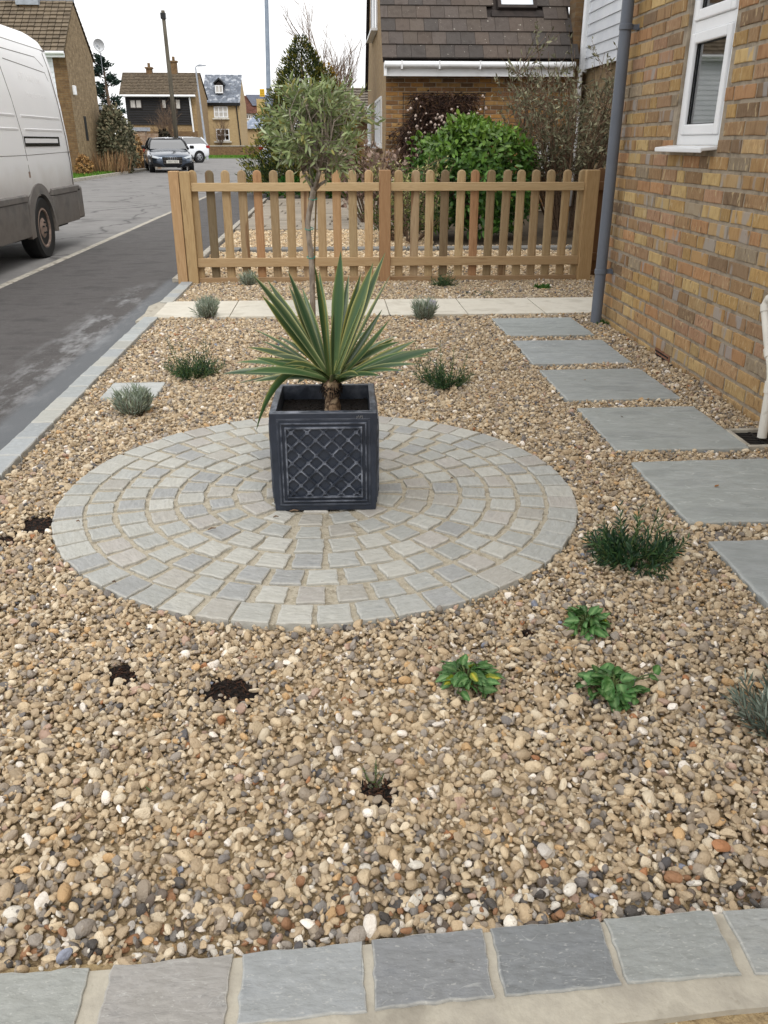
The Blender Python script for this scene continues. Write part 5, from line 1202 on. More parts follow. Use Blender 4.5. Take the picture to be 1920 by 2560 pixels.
for q in range(3): MB().bx(-.175, -.065, -.0225, -.0205, z_ - .07 + q * .055, z_ - .055 + q * .055).build('print_line', 'letter_black', nt_)
for zz in (z_ - .1, z_ + .1): MB().lathe([(.07, -.012), (.076, -.012), (.076, .012), (.07, .012)], (dxz * z_, 0, zz), 'z', 12).build('strap', 'black_rubber', lp)
MB().bx(-.3, -.06, -.012, .012, z_ - .62, z_ - .16).build('planning_notice', 'notice_board', lp)
tp = thing('telegraph_pole', 'leaning dark wooden telegraph pole behind the parked cars', 'telegraph pole', (V(447, 398, 46).x, 46, 0))
tt = V(407, 26, 46); off = tp.location
MB().tube([(0, 0, -.2), (tt.x - off.x, 0, tt.z)], [.12, .085], 10).build('pole', 'pole_wood', tp, smooth=True)
MB().bx(tt.x - off.x - .12, tt.x - off.x + .12, -.12, .12, tt.z - .35, tt.z - .1).build('terminal_box', 'gloss_black', tp); MB().tube([(.15, -.02, 0), (.14, -.1, 1.4)], .05, 8).build('cable_guard', 'lead_grey', tp)
sl = thing('street_lamp', 'slim pale street lamp in front of the yellow house', 'street lamp', (V(517, 372, 68).x, 68, 0)); tt = V(489, 170, 68); off = sl.location
MB().tube([(0, 0, -.1), (tt.x - off.x, 0, tt.z)], [.09, .05], 8).build('column', 'lead_grey', sl); MB().tube([(tt.x - off.x, 0, tt.z), (tt.x - off.x + .05, 0, tt.z + .12), (tt.x - off.x + .3, 0, tt.z + .16)], .04, 6).build('arm', 'lead_grey', sl)
MB().prism([(-.1, 0), (.45, .02), (.5, .08), (.1, .13), (-.1, .1)], 'y', -.1, .1).build('lantern', 'lead_grey', sl, loc=(tt.x - off.x + .25, 0, tt.z + .1))
# ------------------------------------------------------------------ vehicles
def text_mesh(name, body, size, mat, ext=.001, align='CENTER'):
    cu = D.curves.new(name, 'FONT'); cu.body = body; cu.size = size; cu.extrude = ext; cu.align_x = align; cu.resolution_u = 2
    ob = D.objects.new(name, cu); COL.objects.link(ob)
    dg = bpy.context.evaluated_depsgraph_get(); me = D.meshes.new_from_object(ob.evaluated_get(dg)); D.objects.remove(ob); D.curves.remove(cu)
    me.materials.clear(); me.materials.append(MATS[mat]); me.name = name; return me
def wheel(parent, c, r, w_, side, hubmat='hub_dirt', spokes=0, name='wheel'):
    """axle along x; side=+1 outer face towards +x. tyre with rim, hub and holes"""
    wh = MB(); s = side
    wh.lathe([(r * .6, -s * w_ * .45), (r * .92, -s * w_ * .5), (r, -s * w_ * .36), (r, s * w_ * .36), (r * .93, s * w_ * .5), (r * .66, s * w_ * .46), (r * .6, s * w_ * .36)], c, 'x', 28)
    wh = wh.build(name, 'black_rubber', parent, smooth=True, auto=35)
    rm = MB().lathe([(r * .63, s * w_ * .3), (r * .64, s * w_ * .45), (r * .58, s * w_ * .46), (r * .54, s * w_ * .22), (r * .4, s * w_ * .28), (r * .26, s * w_ * .42), (r * .12, s * w_ * .44), (.004, s * w_ * .44)], c, 'x', 24)
    rm.build('rim', hubmat, wh, smooth=True, auto=35)
    hl = MB()
    if spokes:
        for k in range(spokes):
            t_ = 2 * PI * k / spokes
            m = Matrix.Translation(c) @ Matrix.Rotation(t_, 4, 'X'); hl.box((s * w_ * .4, 0, r * .34), (w_ * .1, r * .16, r * .5), m)
        hl.build('spoke', 'alloy', wh)
    else:
        for k in range(8):
            t_ = 2 * PI * k / 8; hl.lathe([(r * .055, 0), (r * .055, .004), (.002, .004)], (c[0] + s * w_ * .29, c[1] + r * .44 * math.cos(t_), c[2] + r * .44 * math.sin(t_)), 'x', 8)
        for k in range(5):
            t_ = 2 * PI * k / 5 + .3; hl.lathe([(r * .035, 0), (r * .03, s * .02), (.002, s * .02)], (c[0] + s * w_ * .44, c[1] + r * .18 * math.cos(t_), c[2] + r * .18 * math.sin(t_)), 'x', 6)
        hl.build('wheel_holes', 'black_rubber', wh)
    return wh
# white panel van, side-on at the kerb, its tail towards the far end of the road
VXr = -3.24
van = thing('panel_van', 'dirty white high-roof panel van parked at the kerb on the left', 'van', (VXr - 1.0, 9.0, ROADZ)); vo_ = (VXr - 1.0, 9.0, ROADZ)
half = [(-.10, .585), (-.02, .6), (0, .64), (.004, .95), (-.004, 1.2), (-.03, 1.55), (-.085, 1.95), (-.125, 2.12), (-.19, 2.235), (-.30, 2.31), (-.55, 2.345), (-1.0, 2.355)]
def vsec(y, inset=0.0, ztop=1.0, zb=.0):
    rp = [(VXr + dx - inset * 1, y, (z if z < .9 else .9 + (z - .9) * ztop)) for dx, z in half]
    lp = [(2 * (VXr - 1.0) - x, y_, z) for x, y_, z in reversed(rp[:-1])]
    return rp + lp
secs = [vsec(5.6, .12, .12), vsec(6.2, .04, .2), vsec(6.7, .02, .28), vsec(7.4, .0, .86), vsec(7.7, 0, 1), vsec(8.6), vsec(9.6), vsec(10.6), vsec(11.2), vsec(11.42, .012, .995), vsec(11.5, .035, .98), vsec(11.53, .08, .96)]
bd = MB(); n = len(secs[0]); vs = [p_ for s_ in secs for p_ in s_]
fs = [(k * n + i, k * n + i + 1, (k + 1) * n + i + 1, (k + 1) * n + i) for k in range(len(secs) - 1) for i in range(n - 1)] + [tuple(range(n)), tuple(len(vs) - n + i for i in range(n - 1, -1, -1))]
# open the side above the wheel: drop faces under z .62 between y 9.5 and 10.45
bd.add(vs, fs); body = shift(bd, vo_).build('body', 'van_paint', van, smooth=True, auto=40)
def onside(z):
    for (d0, z0), (d1, z1) in zip(half, half[1:]):
        if z0 <= z <= z1: return VXr + d0 + (d1 - d0) * (z - z0) / (z1 - z0)
    return VXr - .3
def strip(name, mat, pts, w_, proud, parent=body):
    """thin band following the side, pts (y,z)"""
    mb = MB()
    for (y0, z0), (y1, z1) in zip(pts, pts[1:]):
        m = max(1, int(abs(z1 - z0) / .12))
        for k in range(m):
            ya, za = y0 + (y1 - y0) * k / m, z0 + (z1 - z0) * k / m; yb_, zb_ = y0 + (y1 - y0) * (k + 1) / m, z0 + (z1 - z0) * (k + 1) / m
            dy, dz = yb_ - ya, zb_ - za; L_ = math.hypot(dy, dz); ny, nz_ = -dz / L_ * w_ / 2, dy / L_ * w_ / 2
            q = [(ya + ny, za + nz_), (yb_ + ny, zb_ + nz_), (yb_ - ny, zb_ - nz_), (ya - ny, za - nz_)]
            mb.add([(onside(b) + proud, a_, b) for a_, b in q] + [(onside(b) - .01, a_, b) for a_, b in q], [(0, 1, 2, 3), (7, 6, 5, 4)] + [(i, (i + 1) % 4, 4 + (i + 1) % 4, 4 + i) for i in range(4)])
    return shift(mb, vo_).build(name, mat, parent)
strip('door_seam', 'van_plastic', [(9.83, .62), (9.79, .85), (9.77, 1.2), (9.62, 1.95), (9.58, 2.12)], .012, .0015)
strip('body_crease', 'van_plastic', [(7.6, 1.02), (9.77, 1.02)], .006, .001); strip('body_crease', 'van_plastic', [(9.8, 1.02), (11.42, 1.04)], .006, .001)
strip('roof_seam', 'van_plastic', [(7.6, 2.14), (11.42, 2.13)], .008, .0015)
strip('rear_seam', 'van_plastic', [(11.36, .66), (11.33, 1.2), (11.29, 1.9), (11.26, 2.1)], .010, .0015)
for z0, ya, yb_ in ((1.405, 9.86, 11.2), (1.275, 9.9, 11.22), (1.405, 7.8, 9.66), (1.275, 7.8, 9.68)): 
    m_ = MB(); x0 = onside(z0)
    m_.prism([(x0 - .02, z0 - .02), (x0 + .004, z0 - .014), (x0 + .006, z0 + .004), (x0 - .02, z0 + .018)], 'y', ya, yb_); shift(m_, vo_).build('pressed_rib', 'van_paint', body)
strip('pressed_line', 'van_plastic', [(9.78, 1.93), (11.1, 1.885), (11.16, 1.80)], .008, .001); strip('pressed_line', 'van_plastic', [(8.2, 2.03), (10.9, 2.03), (11.1, 1.95)], .008, .001)
m_ = MB().bx(VXr - .05, VXr + .0045, 9.8, 11.02, 1.105, 1.205); shift(m_, vo_).build('door_rail_slot', 'gloss_black', body)
m_ = MB().bx(VXr - .03, VXr + .0075, 9.815, 10.95, 1.14, 1.185); shift(m_, vo_).build('door_rail', 'van_paint', body)
m_ = MB().bx(VXr - .02, VXr + .008, 9.76, 9.80, .80, .86); shift(m_, vo_).build('door_catch', 'hub_dirt', body)
# lower mouldings, arch, bumper
WC = (10.0, .27); ro, rin = .475, .365
m_ = MB().prism([(VXr - .06, .2), (VXr + .012, .22), (VXr + .022, .48), (VXr + .022, .565), (VXr - .05, .575)], 'y', 6.4, 9.53); shift(m_, vo_).build('sill_moulding', 'van_plastic', van, bevel=.006)
m_ = MB().prism([(VXr - .06, .565), (VXr + .03, .57), (VXr + .03, .635), (VXr - .03, .65)], 'y', 6.4, 9.55); shift(m_, vo_).build('side_rubbing_strip', 'van_plastic', van, bevel=.008)
m_ = MB().prism([(VXr - .06, .24), (VXr + .012, .25), (VXr + .022, .48), (VXr + .022, .58), (VXr - .05, .585)], 'y', 10.4, 11.4); shift(m_, vo_).build('rear_sill_moulding', 'van_plastic', van, bevel=.006)
m_ = MB().prism([(VXr - .06, .58), (VXr + .03, .585), (VXr + .03, .655), (VXr - .03, .67)], 'y', 10.4, 11.5); shift(m_, vo_).build('rear_rubbing_strip', 'van_plastic', van, bevel=.008)
m_ = MB().prism([(VXr - 2.0 - .02, 11.38), (VXr + .03, 11.38), (VXr + .03, 11.6), (VXr - .06, 11.7), (VXr - 1.94, 11.7), (VXr - 2.02, 11.6)], 'z', .26, .64); shift(m_, vo_).build('rear_bumper', 'van_plastic', van, bevel=.03, seg=2)
m_ = MB(); na_ = 18; ang = [rad(-8) + (PI + rad(16)) * i / na_ for i in range(na_ + 1)]
for i in range(na_):
    q = []
    for t_ in (ang[i], ang[i + 1]):
        for r_ in (rin, ro): q.append((WC[0] - r_ * math.cos(t_), WC[1] - .01 + r_ * math.sin(t_)))
    x1 = VXr + .026; vs = [(x1, *q[0]), (x1 - .012, *q[1]), (x1 - .012, *q[3]), (x1, *q[2]), (x1 - .12, *q[0]), (x1 - .06, *q[1]), (x1 - .06, *q[3]), (x1 - .12, *q[2])]
    m_.add(vs, [(0, 1, 2, 3), (1, 5, 6, 2), (0, 3, 7, 4), (4, 7, 6, 5)])
shift(m_, vo_).build('arch_flare', 'van_plastic', van, smooth=True, auto=50)
m_ = MB().prism([(WC[0] + rin * math.cos(t_) * 1.0, WC[1] - .01 + rin * math.sin(t_)) for t_ in [PI * i / 14 for i in range(15)]] + [(WC[0] - rin, .05 + .1), (WC[0] + rin, .15)], 'x', VXr - .6, VXr - .21); shift(m_, vo_).build('wheel_well', 'dark_interior', van)
m_ = MB().bx(VXr - 1.9, VXr - .12, 6.2, 11.3, .2, .3); shift(m_, vo_).build('underbody', 'dark_interior', van)
wc = (VXr - .085, WC[0], WC[1]); wv = wheel(van, tuple(Vector(wc) - Vector(vo_)), .33, .2, 1)
for yy, sgn, xx in ((6.75, 1, VXr - .1), (6.75, -1, VXr - 1.9), (9.97, -1, VXr - 1.9)): wheel(van, tuple(Vector((xx, yy, WC[1])) - Vector(vo_)), .33, .2, sgn)
for yy, zz, sz, tx in ((10.46, 1.755, .17, 'HT Utility Ltd'), (10.55, 1.60, .12, 'Utility Contractors')):
    me = text_mesh('lettering', tx, sz * .72, 'letter_white', .0003); th = math.atan2(-(onside(zz + .08) - onside(zz - .08)), .16)
    o = put('lettering', me, body, tuple(Vector((onside(zz) + .0012, yy, zz)) - Vector(vo_)), (rad(90) , 0, rad(90)))
    o.rotation_euler = (Matrix.Rotation(-th, 3, 'Y') @ Euler((rad(90), 0, rad(90))).to_matrix()).to_euler()
# windscreen and lamps of the cab (outside the picture, kept simple)
m_ = MB().prism([(6.75, 1.12), (7.38, 1.98), (7.41, 1.97), (6.8, 1.1)], 'x', VXr - 1.85, VXr - .15); shift(m_, vo_).build('windscreen', 'car_glass', van)
m_ = MB().bx(VXr - .12, VXr + .006, 7.5, 8.3, 1.25, 1.8); shift(m_, vo_).build('cab_window', 'car_glass', van)
for zz in (1.0,): m_ = MB().bx(VXr - .3, VXr - .14, 11.515, 11.55, .75, 1.2); shift(m_, vo_).build('tail_lamp', 'red_lens', van, bevel=.008)

def car(name, label, loc, rz, L_, W_2, H_, paint, kind, group=None, plate=None, plate_mat='plate_white', rings=False, spokes=5, rear_plate=None):
    """hatch or saloon; local -y is the front"""
    t = thing(name, label, 'car', loc, rz, group)
    hl = L_ / 2
    if kind == 'saloon': st = [(-hl, .62, .30, .56), (-hl + .08, .80, .22, .66), (-hl + .35, .93, .20, .74), (-hl + .9, .99, .19, .83), (-hl + 1.45, 1, .19, .93), (0, 1, .19, .96), (hl - 1.2, 1, .2, .99), (hl - .5, .97, .22, .98), (hl - .12, .9, .26, .92), (hl, .78, .34, .84)]
    else: st = [(-hl, .62, .32, .60), (-hl + .08, .82, .24, .74), (-hl + .35, .94, .22, .84), (-hl + .85, .99, .2, .93), (-hl + 1.2, 1, .2, .99), (0, 1, .2, 1.0), (hl - .9, 1, .2, 1.04), (hl - .3, .98, .22, 1.05), (hl - .08, .93, .28, 1.0), (hl, .84, .36, .9)]
    k_ = H_ / 1.4; b = MB(); rows = []
    for y, wf, zb, zt in st:
        w_ = W_2 * wf; zb *= k_; zt *= k_; zm = zb + (zt - zb) * .55
        r_ = [(w_ * .86, y, zb), (w_ * .98, y, zb + .09), (w_, y, zm), (w_ * .965, y, zt - .07), (w_ * .86, y, zt - .008), (w_ * .45, y, zt + .03), (0, y, zt + .042)]
        rows.append(r_ + [(-a_, y_, z) for a_, y_, z in reversed(r_[:-1])])
    n = len(rows[0]); vs = [p_ for r_ in rows for p_ in r_]
    fs = [(k * n + i, k * n + i + 1, (k + 1) * n + i + 1, (k + 1) * n + i) for k in range(len(rows) - 1) for i in range(n - 1)] + [(k * n, (k + 1) * n, (k + 1) * n + n - 1, k * n + n - 1) for k in range(len(rows) - 1)] + [tuple(range(n)), tuple(len(vs) - n + i for i in range(n - 1, -1, -1))]
    b.add(vs, fs); me = b.mesh('body', paint, smooth=True)
    bo = put('body', me, t); md = bo.modifiers.new('soft', 'SUBSURF'); md.levels = 1; md.render_levels = 1
    # greenhouse
    if kind == 'saloon': g0, g1, r0, r1 = -hl + 1.42, hl - .72, -hl + 2.12, hl - 1.5
    else: g0, g1, r0, r1 = -hl + 1.18, hl - .14, -hl + 1.85, hl - .5
    zb = .93 * k_; zt = H_ - .055
    def sec(f_):  # f 0 belt .. 1 roof
        w_ = W_2 * (.90 - .2 * f_); return [(-w_, g0 + (r0 - g0) * f_), (w_, g0 + (r0 - g0) * f_), (w_, g1 + (r1 - g1) * f_), (-w_, g1 + (r1 - g1) * f_)], zb + (zt - zb) * f_
    gh = MB(); q = []
    for f_ in (0, .5, 1):
        s_, z = sec(f_ if f_ != .5 else .55); bow = .02 if f_ == .5 else 0
        q += [(x * (1 + bow), y, z + (.03 if f_ == .5 else 0)) for x, y in s_]
    gh.add(q, [(k * 4 + i, k * 4 + (i + 1) % 4, (k + 1) * 4 + (i + 1) % 4, (k + 1) * 4 + i) for k in range(2) for i in range(4)] + [(8, 9, 10, 11)])
    gh.build('windows', 'car_glass', t)
    inn = MB(); q2 = [(x * .93, y * .97 + .02, z - .02) for x, y, z in q]; inn.add(q2, [(k * 4 + i, k * 4 + (i + 1) % 4, (k + 1) * 4 + (i + 1) % 4, (k + 1) * 4 + i) for k in range(2) for i in range(4)] + [(8, 9, 10, 11)]); inn.build('cabin', 'dark_interior', t)
    s_, z = sec(1); rf_ = MB(); w_ = s_[1][0]
    grid = [(fx * w_ * 1.03, y, zt + .055 * (1 - abs(fx) ** 2.2) * (1 - (abs((y - (r0 + r1) / 2) / ((r1 - r0) / 2)) ** 4) * .5)) for y in [r0 - .05 + (r1 - r0 + .1) * j / 6 for j in range(7)] for fx in (-1, -.6, 0, .6, 1)]
    rf_.add(grid, [(j * 5 + i, j * 5 + i + 1, (j + 1) * 5 + i + 1, (j + 1) * 5 + i) for j in range(6) for i in range(4)]); rf_.build('roof', paint, t, smooth=True)
    pil = MB(); s0, z0 = sec(0); s1, z1 = sec(1)
    for i in range(4):
        a_, c_ = Vector((*s0[i], z0)), Vector((*s1[i], z1)); m = a_.lerp(c_, .55) + Vector((s0[i][0] * .02, 0, .03)); pil.tube([a_, m, c_ + Vector((0, 0, .01))], [.055, .05, .045], 6)
    for sx in (-1, 1): pil.tube([(sx * W_2 * .905, .12, z0), (sx * W_2 * .80, .18, z0 + (z1 - z0) * .6), (sx * W_2 * .705, .2, z1)], .035, 6)
    pil.build('pillars', paint if kind != 'saloon' else 'gloss_black', t, smooth=True)
    wr = .32; 
    for sx in (-1, 1):
        for y in (-hl + .88, hl - .82):
            wheel(t, (sx * (W_2 - .1), y, wr), wr, .2, sx, 'alloy' if spokes else 'gloss_black', spokes)
            ar = MB().lathe([(wr + .055, -.1), (wr + .055, .118), (wr - .05, .118), (wr - .05, -.1)], (sx * (W_2 - .12), y, wr), 'x', 22); ar.v = [(a_ if sx > 0 else 2 * (sx * (W_2 - .12)) - a_, b_, c_) for a_, b_, c_ in ar.v]; ar.build('wheel_arch', 'gloss_black', t)
        MB().bx(sx * (W_2 + .1) - .1, sx * (W_2 + .1) + .08, -hl + 1.5, -hl + 1.62, .93 * k_, 1.07 * k_).build('door_mirror', 'gloss_black', t, bevel=.03, seg=2)
        hlm = MB(); y0 = -hl + .16; hlm.prism([(sx * W_2 * .50, .60 * k_), (sx * W_2 * .86, .68 * k_), (sx * W_2 * .88, .60 * k_), (sx * W_2 * .62, .55 * k_)], 'y', y0 - .13, y0 + .3); hlm.build('headlight', 'lens', t, bevel=.01)
        tl = MB().bx(min(sx * W_2 * .62, sx * W_2 * .95), max(sx * W_2 * .62, sx * W_2 * .95), hl - .3, hl - .01, .76 * k_, .92 * k_); tl.build('tail_light', 'red_lens', t, bevel=.02)
        MB().prism([(sx * W_2 * .48, .24 * k_), (sx * W_2 * .86, .26 * k_), (sx * W_2 * .86, .4 * k_), (sx * W_2 * .56, .36 * k_)], 'y', -hl + .0, -hl + .3).build('lower_intake', 'gloss_black', t)
    gr = MB().prism([(-.42, .62 * k_), (.42, .62 * k_), (.38, .34 * k_), (.28, .26 * k_), (-.28, .26 * k_), (-.38, .34 * k_)], 'y', -hl - .025, -hl + .2).build('grille', 'gloss_black', t, bevel=.015)
    for q in range(4): MB().bx(-.38, .38, -hl - .034, -hl - .024, (.36 + q * .062) * k_, (.372 + q * .062) * k_).build('grille_bar', 'van_plastic', gr)
    if rings:
        rg_ = MB()
        for q in range(4):
            cx = -.128 + q * .085; pts = [(cx + .055 * math.cos(2 * PI * i / 16), -hl - .045, .565 * k_ + .055 * math.sin(2 * PI * i / 16)) for i in range(17)]; rg_.tube(pts, .008, 5, caps=False)
        rg_.build('badge', 'alloy', gr)
    if plate:
        pp = MB().bx(-.26, .26, -hl - .05, -hl - .036, .385 * k_, .495 * k_).build('number_plate', plate_mat, t)
        put('plate_lettering', text_mesh('plate_lettering', plate, .1, 'letter_black'), pp, (0, -hl - .0525, .405 * k_), (rad(90), 0, 0))
    if rear_plate: MB().bx(-.26, .26, hl - .004, hl + .012, .6 * k_, .71 * k_).build('rear_number_plate', 'plate_yellow', t)
    return t
g0 = G(420, 429, ROADZ)
car('parked_car', 'dark blue-grey saloon car parked facing the camera on the far side', (-7.3, 40.6, ROADZ), rad(15), 4.6, .93, 1.39, 'audi_paint', 'saloon', 'cars parked along the street', plate='AF64 XEO', rings=True, spokes=0)
wp_ = V(475, 390, 56)
car('parked_car', 'white hatchback parked behind the dark saloon, tail to the right', (V(440, 380, 57).x, 57, -.02), rad(-52), 3.95, .86, 1.48, 'white_paint', 'hatch', 'cars parked along the street', spokes=5)
car('parked_car', 'pale silver car seen from behind, beyond the lamp post', (V(700, 395, 50).x - .1, 53, ROADZ), rad(172), 4.3, .88, 1.46, 'white_paint', 'hatch', 'cars parked along the street', spokes=5, rear_plate=True)
# ------------------------------------------------------------------ olive tree
OY = 5.5
ol = thing('olive_tree', 'young standard olive tree with a round grey-green crown tied to a cane', 'olive tree', (-.15, OY, 0)); oo = Vector((-.15, OY, 0))
def oV(px, py, dy=0): return V(px, py, OY + dy) - oo
tpts = [oV(783, 835), oV(781, 720), oV(778, 640), oV(772, 590), oV(769, 560), oV(773, 530), oV(780, 495), oV(785, 468)]
tpts[0].z = -.03
trunk = MB().tube(tpts, [.019, .0175, .017, .0165, .0165, .016, .016, .019], 12).build('trunk', 'olive_bark', ol, smooth=True)
MB().tube([oV(784, 800, .03), oV(787, 600, .03), oV(791, 480, .03)], .0055, 7).build('cane', 'bamboo', ol)
for px, py in ((781, 497), (771, 572), (776, 643)):
    c = oV(px, py); pts = [(c.x + .026 * math.cos(2 * PI * i / 12) + .004, c.y + .028 * math.sin(2 * PI * i / 12) + .01, c.z + .006 * math.sin(2 * PI * i / 12)) for i in range(13)]
    MB().tube(pts, .0028, 5, caps=False).build('tie', 'green_tie', ol)
fork = tpts[-1]; RO = random.Random(12); org = np.random.default_rng(17)
br = MB(); nodes = []
mains = [(oV(757, 430), .02), (oV(796, 425), -.03), (oV(822, 448), .03), (oV(775, 420, .1), .0), (oV(800, 430, -.1), 0)]
for e_, _ in mains:
    m = fork.lerp(e_, .5) + Vector((RO.uniform(-.01, .01), RO.uniform(-.01, .01), -.008)); br.tube([fork - Vector((0, 0, .02)), m, e_], [.013, .01, .008], 8); nodes.append(e_)
cen = oV(803, 320); cen.y = 0
sec = []
for k in range(34):
    b0 = nodes[k % len(nodes)]; t_ = RO.uniform(0, 2 * PI); u = RO.uniform(-.55, 1)
    rr = math.sqrt(max(0, 1 - u * u)) * .62; e_ = cen + Vector((rr * math.cos(t_) * .36, rr * math.sin(t_) * .34, u * .2)); m = b0.lerp(e_, .55) + Vector((RO.uniform(-.02, .02), RO.uniform(-.02, .02), -.02))
    br.tube([b0, m, e_], [.006, .0045, .003], 6); sec.append((b0, m, e_))
lb, ld, ll = [], [], []
for k in range(195):
    b0, m, e_ = RO.choice(sec); q = RO.uniform(.35, 1); s_ = b0.lerp(m, min(1, q * 2)) if q < .5 else m.lerp(e_, (q - .5) * 2)
    while True:
        v = Vector((RO.gauss(0, 1), RO.gauss(0, 1), RO.gauss(.25, 1))).normalized(); tip = cen + Vector((v.x * .335, v.y * .33, v.z * .3)) * RO.uniform(.72, 1.1)
        if tip.z > .86 + abs(tip.x) * .3 and (tip - s_).length < .34: break
    md_ = s_.lerp(tip, .5) + Vector((0, 0, RO.uniform(-.015, .03)))
    br.tube([s_, md_, tip], [.0024, .0018, .001], 4, caps=False)
    low = (tip.z - oV(800, 400).z) ; nl = RO.randint(6, 10) if low > 0 else RO.randint(1, 4)
    for j in range(nl):
        f_ = .3 + .7 * (j + .5) / nl if low > 0 else .5 + .5 * (j + .5) / nl
        p_ = s_ * (1 - f_) ** 2 + md_ * 2 * f_ * (1 - f_) + tip * f_ ** 2; tn = ((md_ - s_) * (1 - f_) + (tip - md_) * f_).normalized()
        sd = tn.cross(Vector((RO.gauss(0, 1), RO.gauss(0, 1), RO.gauss(0, 1)))).normalized()
        for s2 in (1, -1): lb.append(p_); ld.append(tn * RO.uniform(.5, 1.0) + sd * s2 * RO.uniform(.5, .9)); ll.append(RO.uniform(.038, .068))
for px, py in ((662, 305), (660, 325), (672, 345), (655, 300), (945, 290), (955, 305), (935, 270), (915, 225), (690, 210), (700, 385), (712, 395)):   # stray shoots outside the ball
    tip = oV(px, py, RO.uniform(-.1, .1)); s_ = cen.lerp(tip, .72); br.tube([s_, tip], [.002, .001], 4)
    for j in range(8):
        f_ = .1 + .9 * j / 7; p_ = s_.lerp(tip, f_); tn = (tip - s_).normalized(); sd = tn.cross(Vector((RO.gauss(0, 1), RO.gauss(0, 1), RO.gauss(0, 1)))).normalized(); lb.append(p_); ld.append(tn * .8 + sd * (1 if j % 2 else -1) * .7); ll.append(RO.uniform(.04, .06))
br.build('branches', 'olive_bark', ol, smooth=True)
n = len(lb); ll = np.array(ll)
leaves('crown', [tuple(v) for v in lb], [tuple(v) for v in ld], unit(org, n), ll, ll * org.uniform(.2, .27, n), pal(org, n, [S(134, 148, 98), S(152, 164, 116), S(112, 130, 82), S(176, 186, 152), S(158, 154, 92)], [10, 8, 7, 4, 2.5], .15), 'leaf', fold=.12, parent=ol, curl=.2)

# ------------------------------------------------------------------ small garden plants
def lavender(label, x, y, h, r_, seed, n=46, group='lavender plants in the gravel', cols=None, name='lavender'):
    t = thing(name, label, 'lavender', (x, y, 0), 0, group); g = np.random.default_rng(seed); B, Dv, Ln = [], [], []; st = MB()
    for k in range(n):
        a = g.uniform(0, 6.283); q = math.sqrt(g.uniform(0, 1)); lean = q * .75; hh = h * g.uniform(.6, 1.05) * (1 - .25 * q)
        b = Vector((math.cos(a) * q * r_ * .45, math.sin(a) * q * r_ * .45, -.004)); tip = b + Vector((math.cos(a) * lean * r_ * .9, math.sin(a) * lean * r_ * .9, hh)); md_ = b.lerp(tip, .5) + Vector((math.cos(a), math.sin(a), 0)) * r_ * .12
        st.tube([b, md_, tip], [.0018, .0014, .0008], 4, caps=False)
        nl = 20
        for j in range(nl):
            f_ = .12 + .88 * (j / (nl - 1)); p_ = b * (1 - f_) ** 2 + md_ * 2 * f_ * (1 - f_) + tip * f_ ** 2; tn = ((md_ - b) * (1 - f_) + (tip - md_) * f_).normalized()
            az = j * 2.4 + g.uniform(-.4, .4); sd = tn.cross(Vector((math.cos(az), math.sin(az), .1))).normalized(); B.append(p_); Dv.append(tn * g.uniform(.8, 1.3) + sd * g.uniform(.35, .8)); Ln.append(h * g.uniform(.2, .34))
    m = len(B); Ln = np.array(Ln)
    st.build('stems', 'twig', t)
    leaves('foliage', [tuple(v) for v in B], [tuple(v) for v in Dv], unit(g, m), Ln, np.clip(Ln * .12, .0022, .0055), pal(g, m, cols or [S(154, 164, 150), S(174, 182, 168), S(134, 146, 130), S(118, 130, 114), S(146, 156, 132)], None, .15), 'leaf_matt', fold=.15, parent=t, curl=.15)
    return t
lavender('small silvery lavender in the far gravel strip by the left fence post', -.744, 7.47, .13, .075, 1, 44)
lavender('silvery lavender in front of the left part of the cream path', -.905, 6.02, .15, .088, 2, 54)
lc = lavender('silvery lavender with a plant label, in front of the middle of the cream path', .627, 5.88, .16, .08, 3, 54)
MB().box((0, 0, 0), (.05, .002, .07), Matrix.Translation((.045, -.03, .11)) @ Euler((.2, .3, .3)).to_matrix().to_4x4()).build('plant_label', 'plant_tag', lc)
lavender('silvery lavender in front of the small pale square slab', -.941, 3.735, .135, .078, 4, 66)
lavender('large silvery lavender at the right edge near the camera', .925, 1.36, .125, .1, 5, 80, cols=[S(122, 134, 122), S(144, 154, 142), S(102, 114, 104), S(92, 104, 92)])
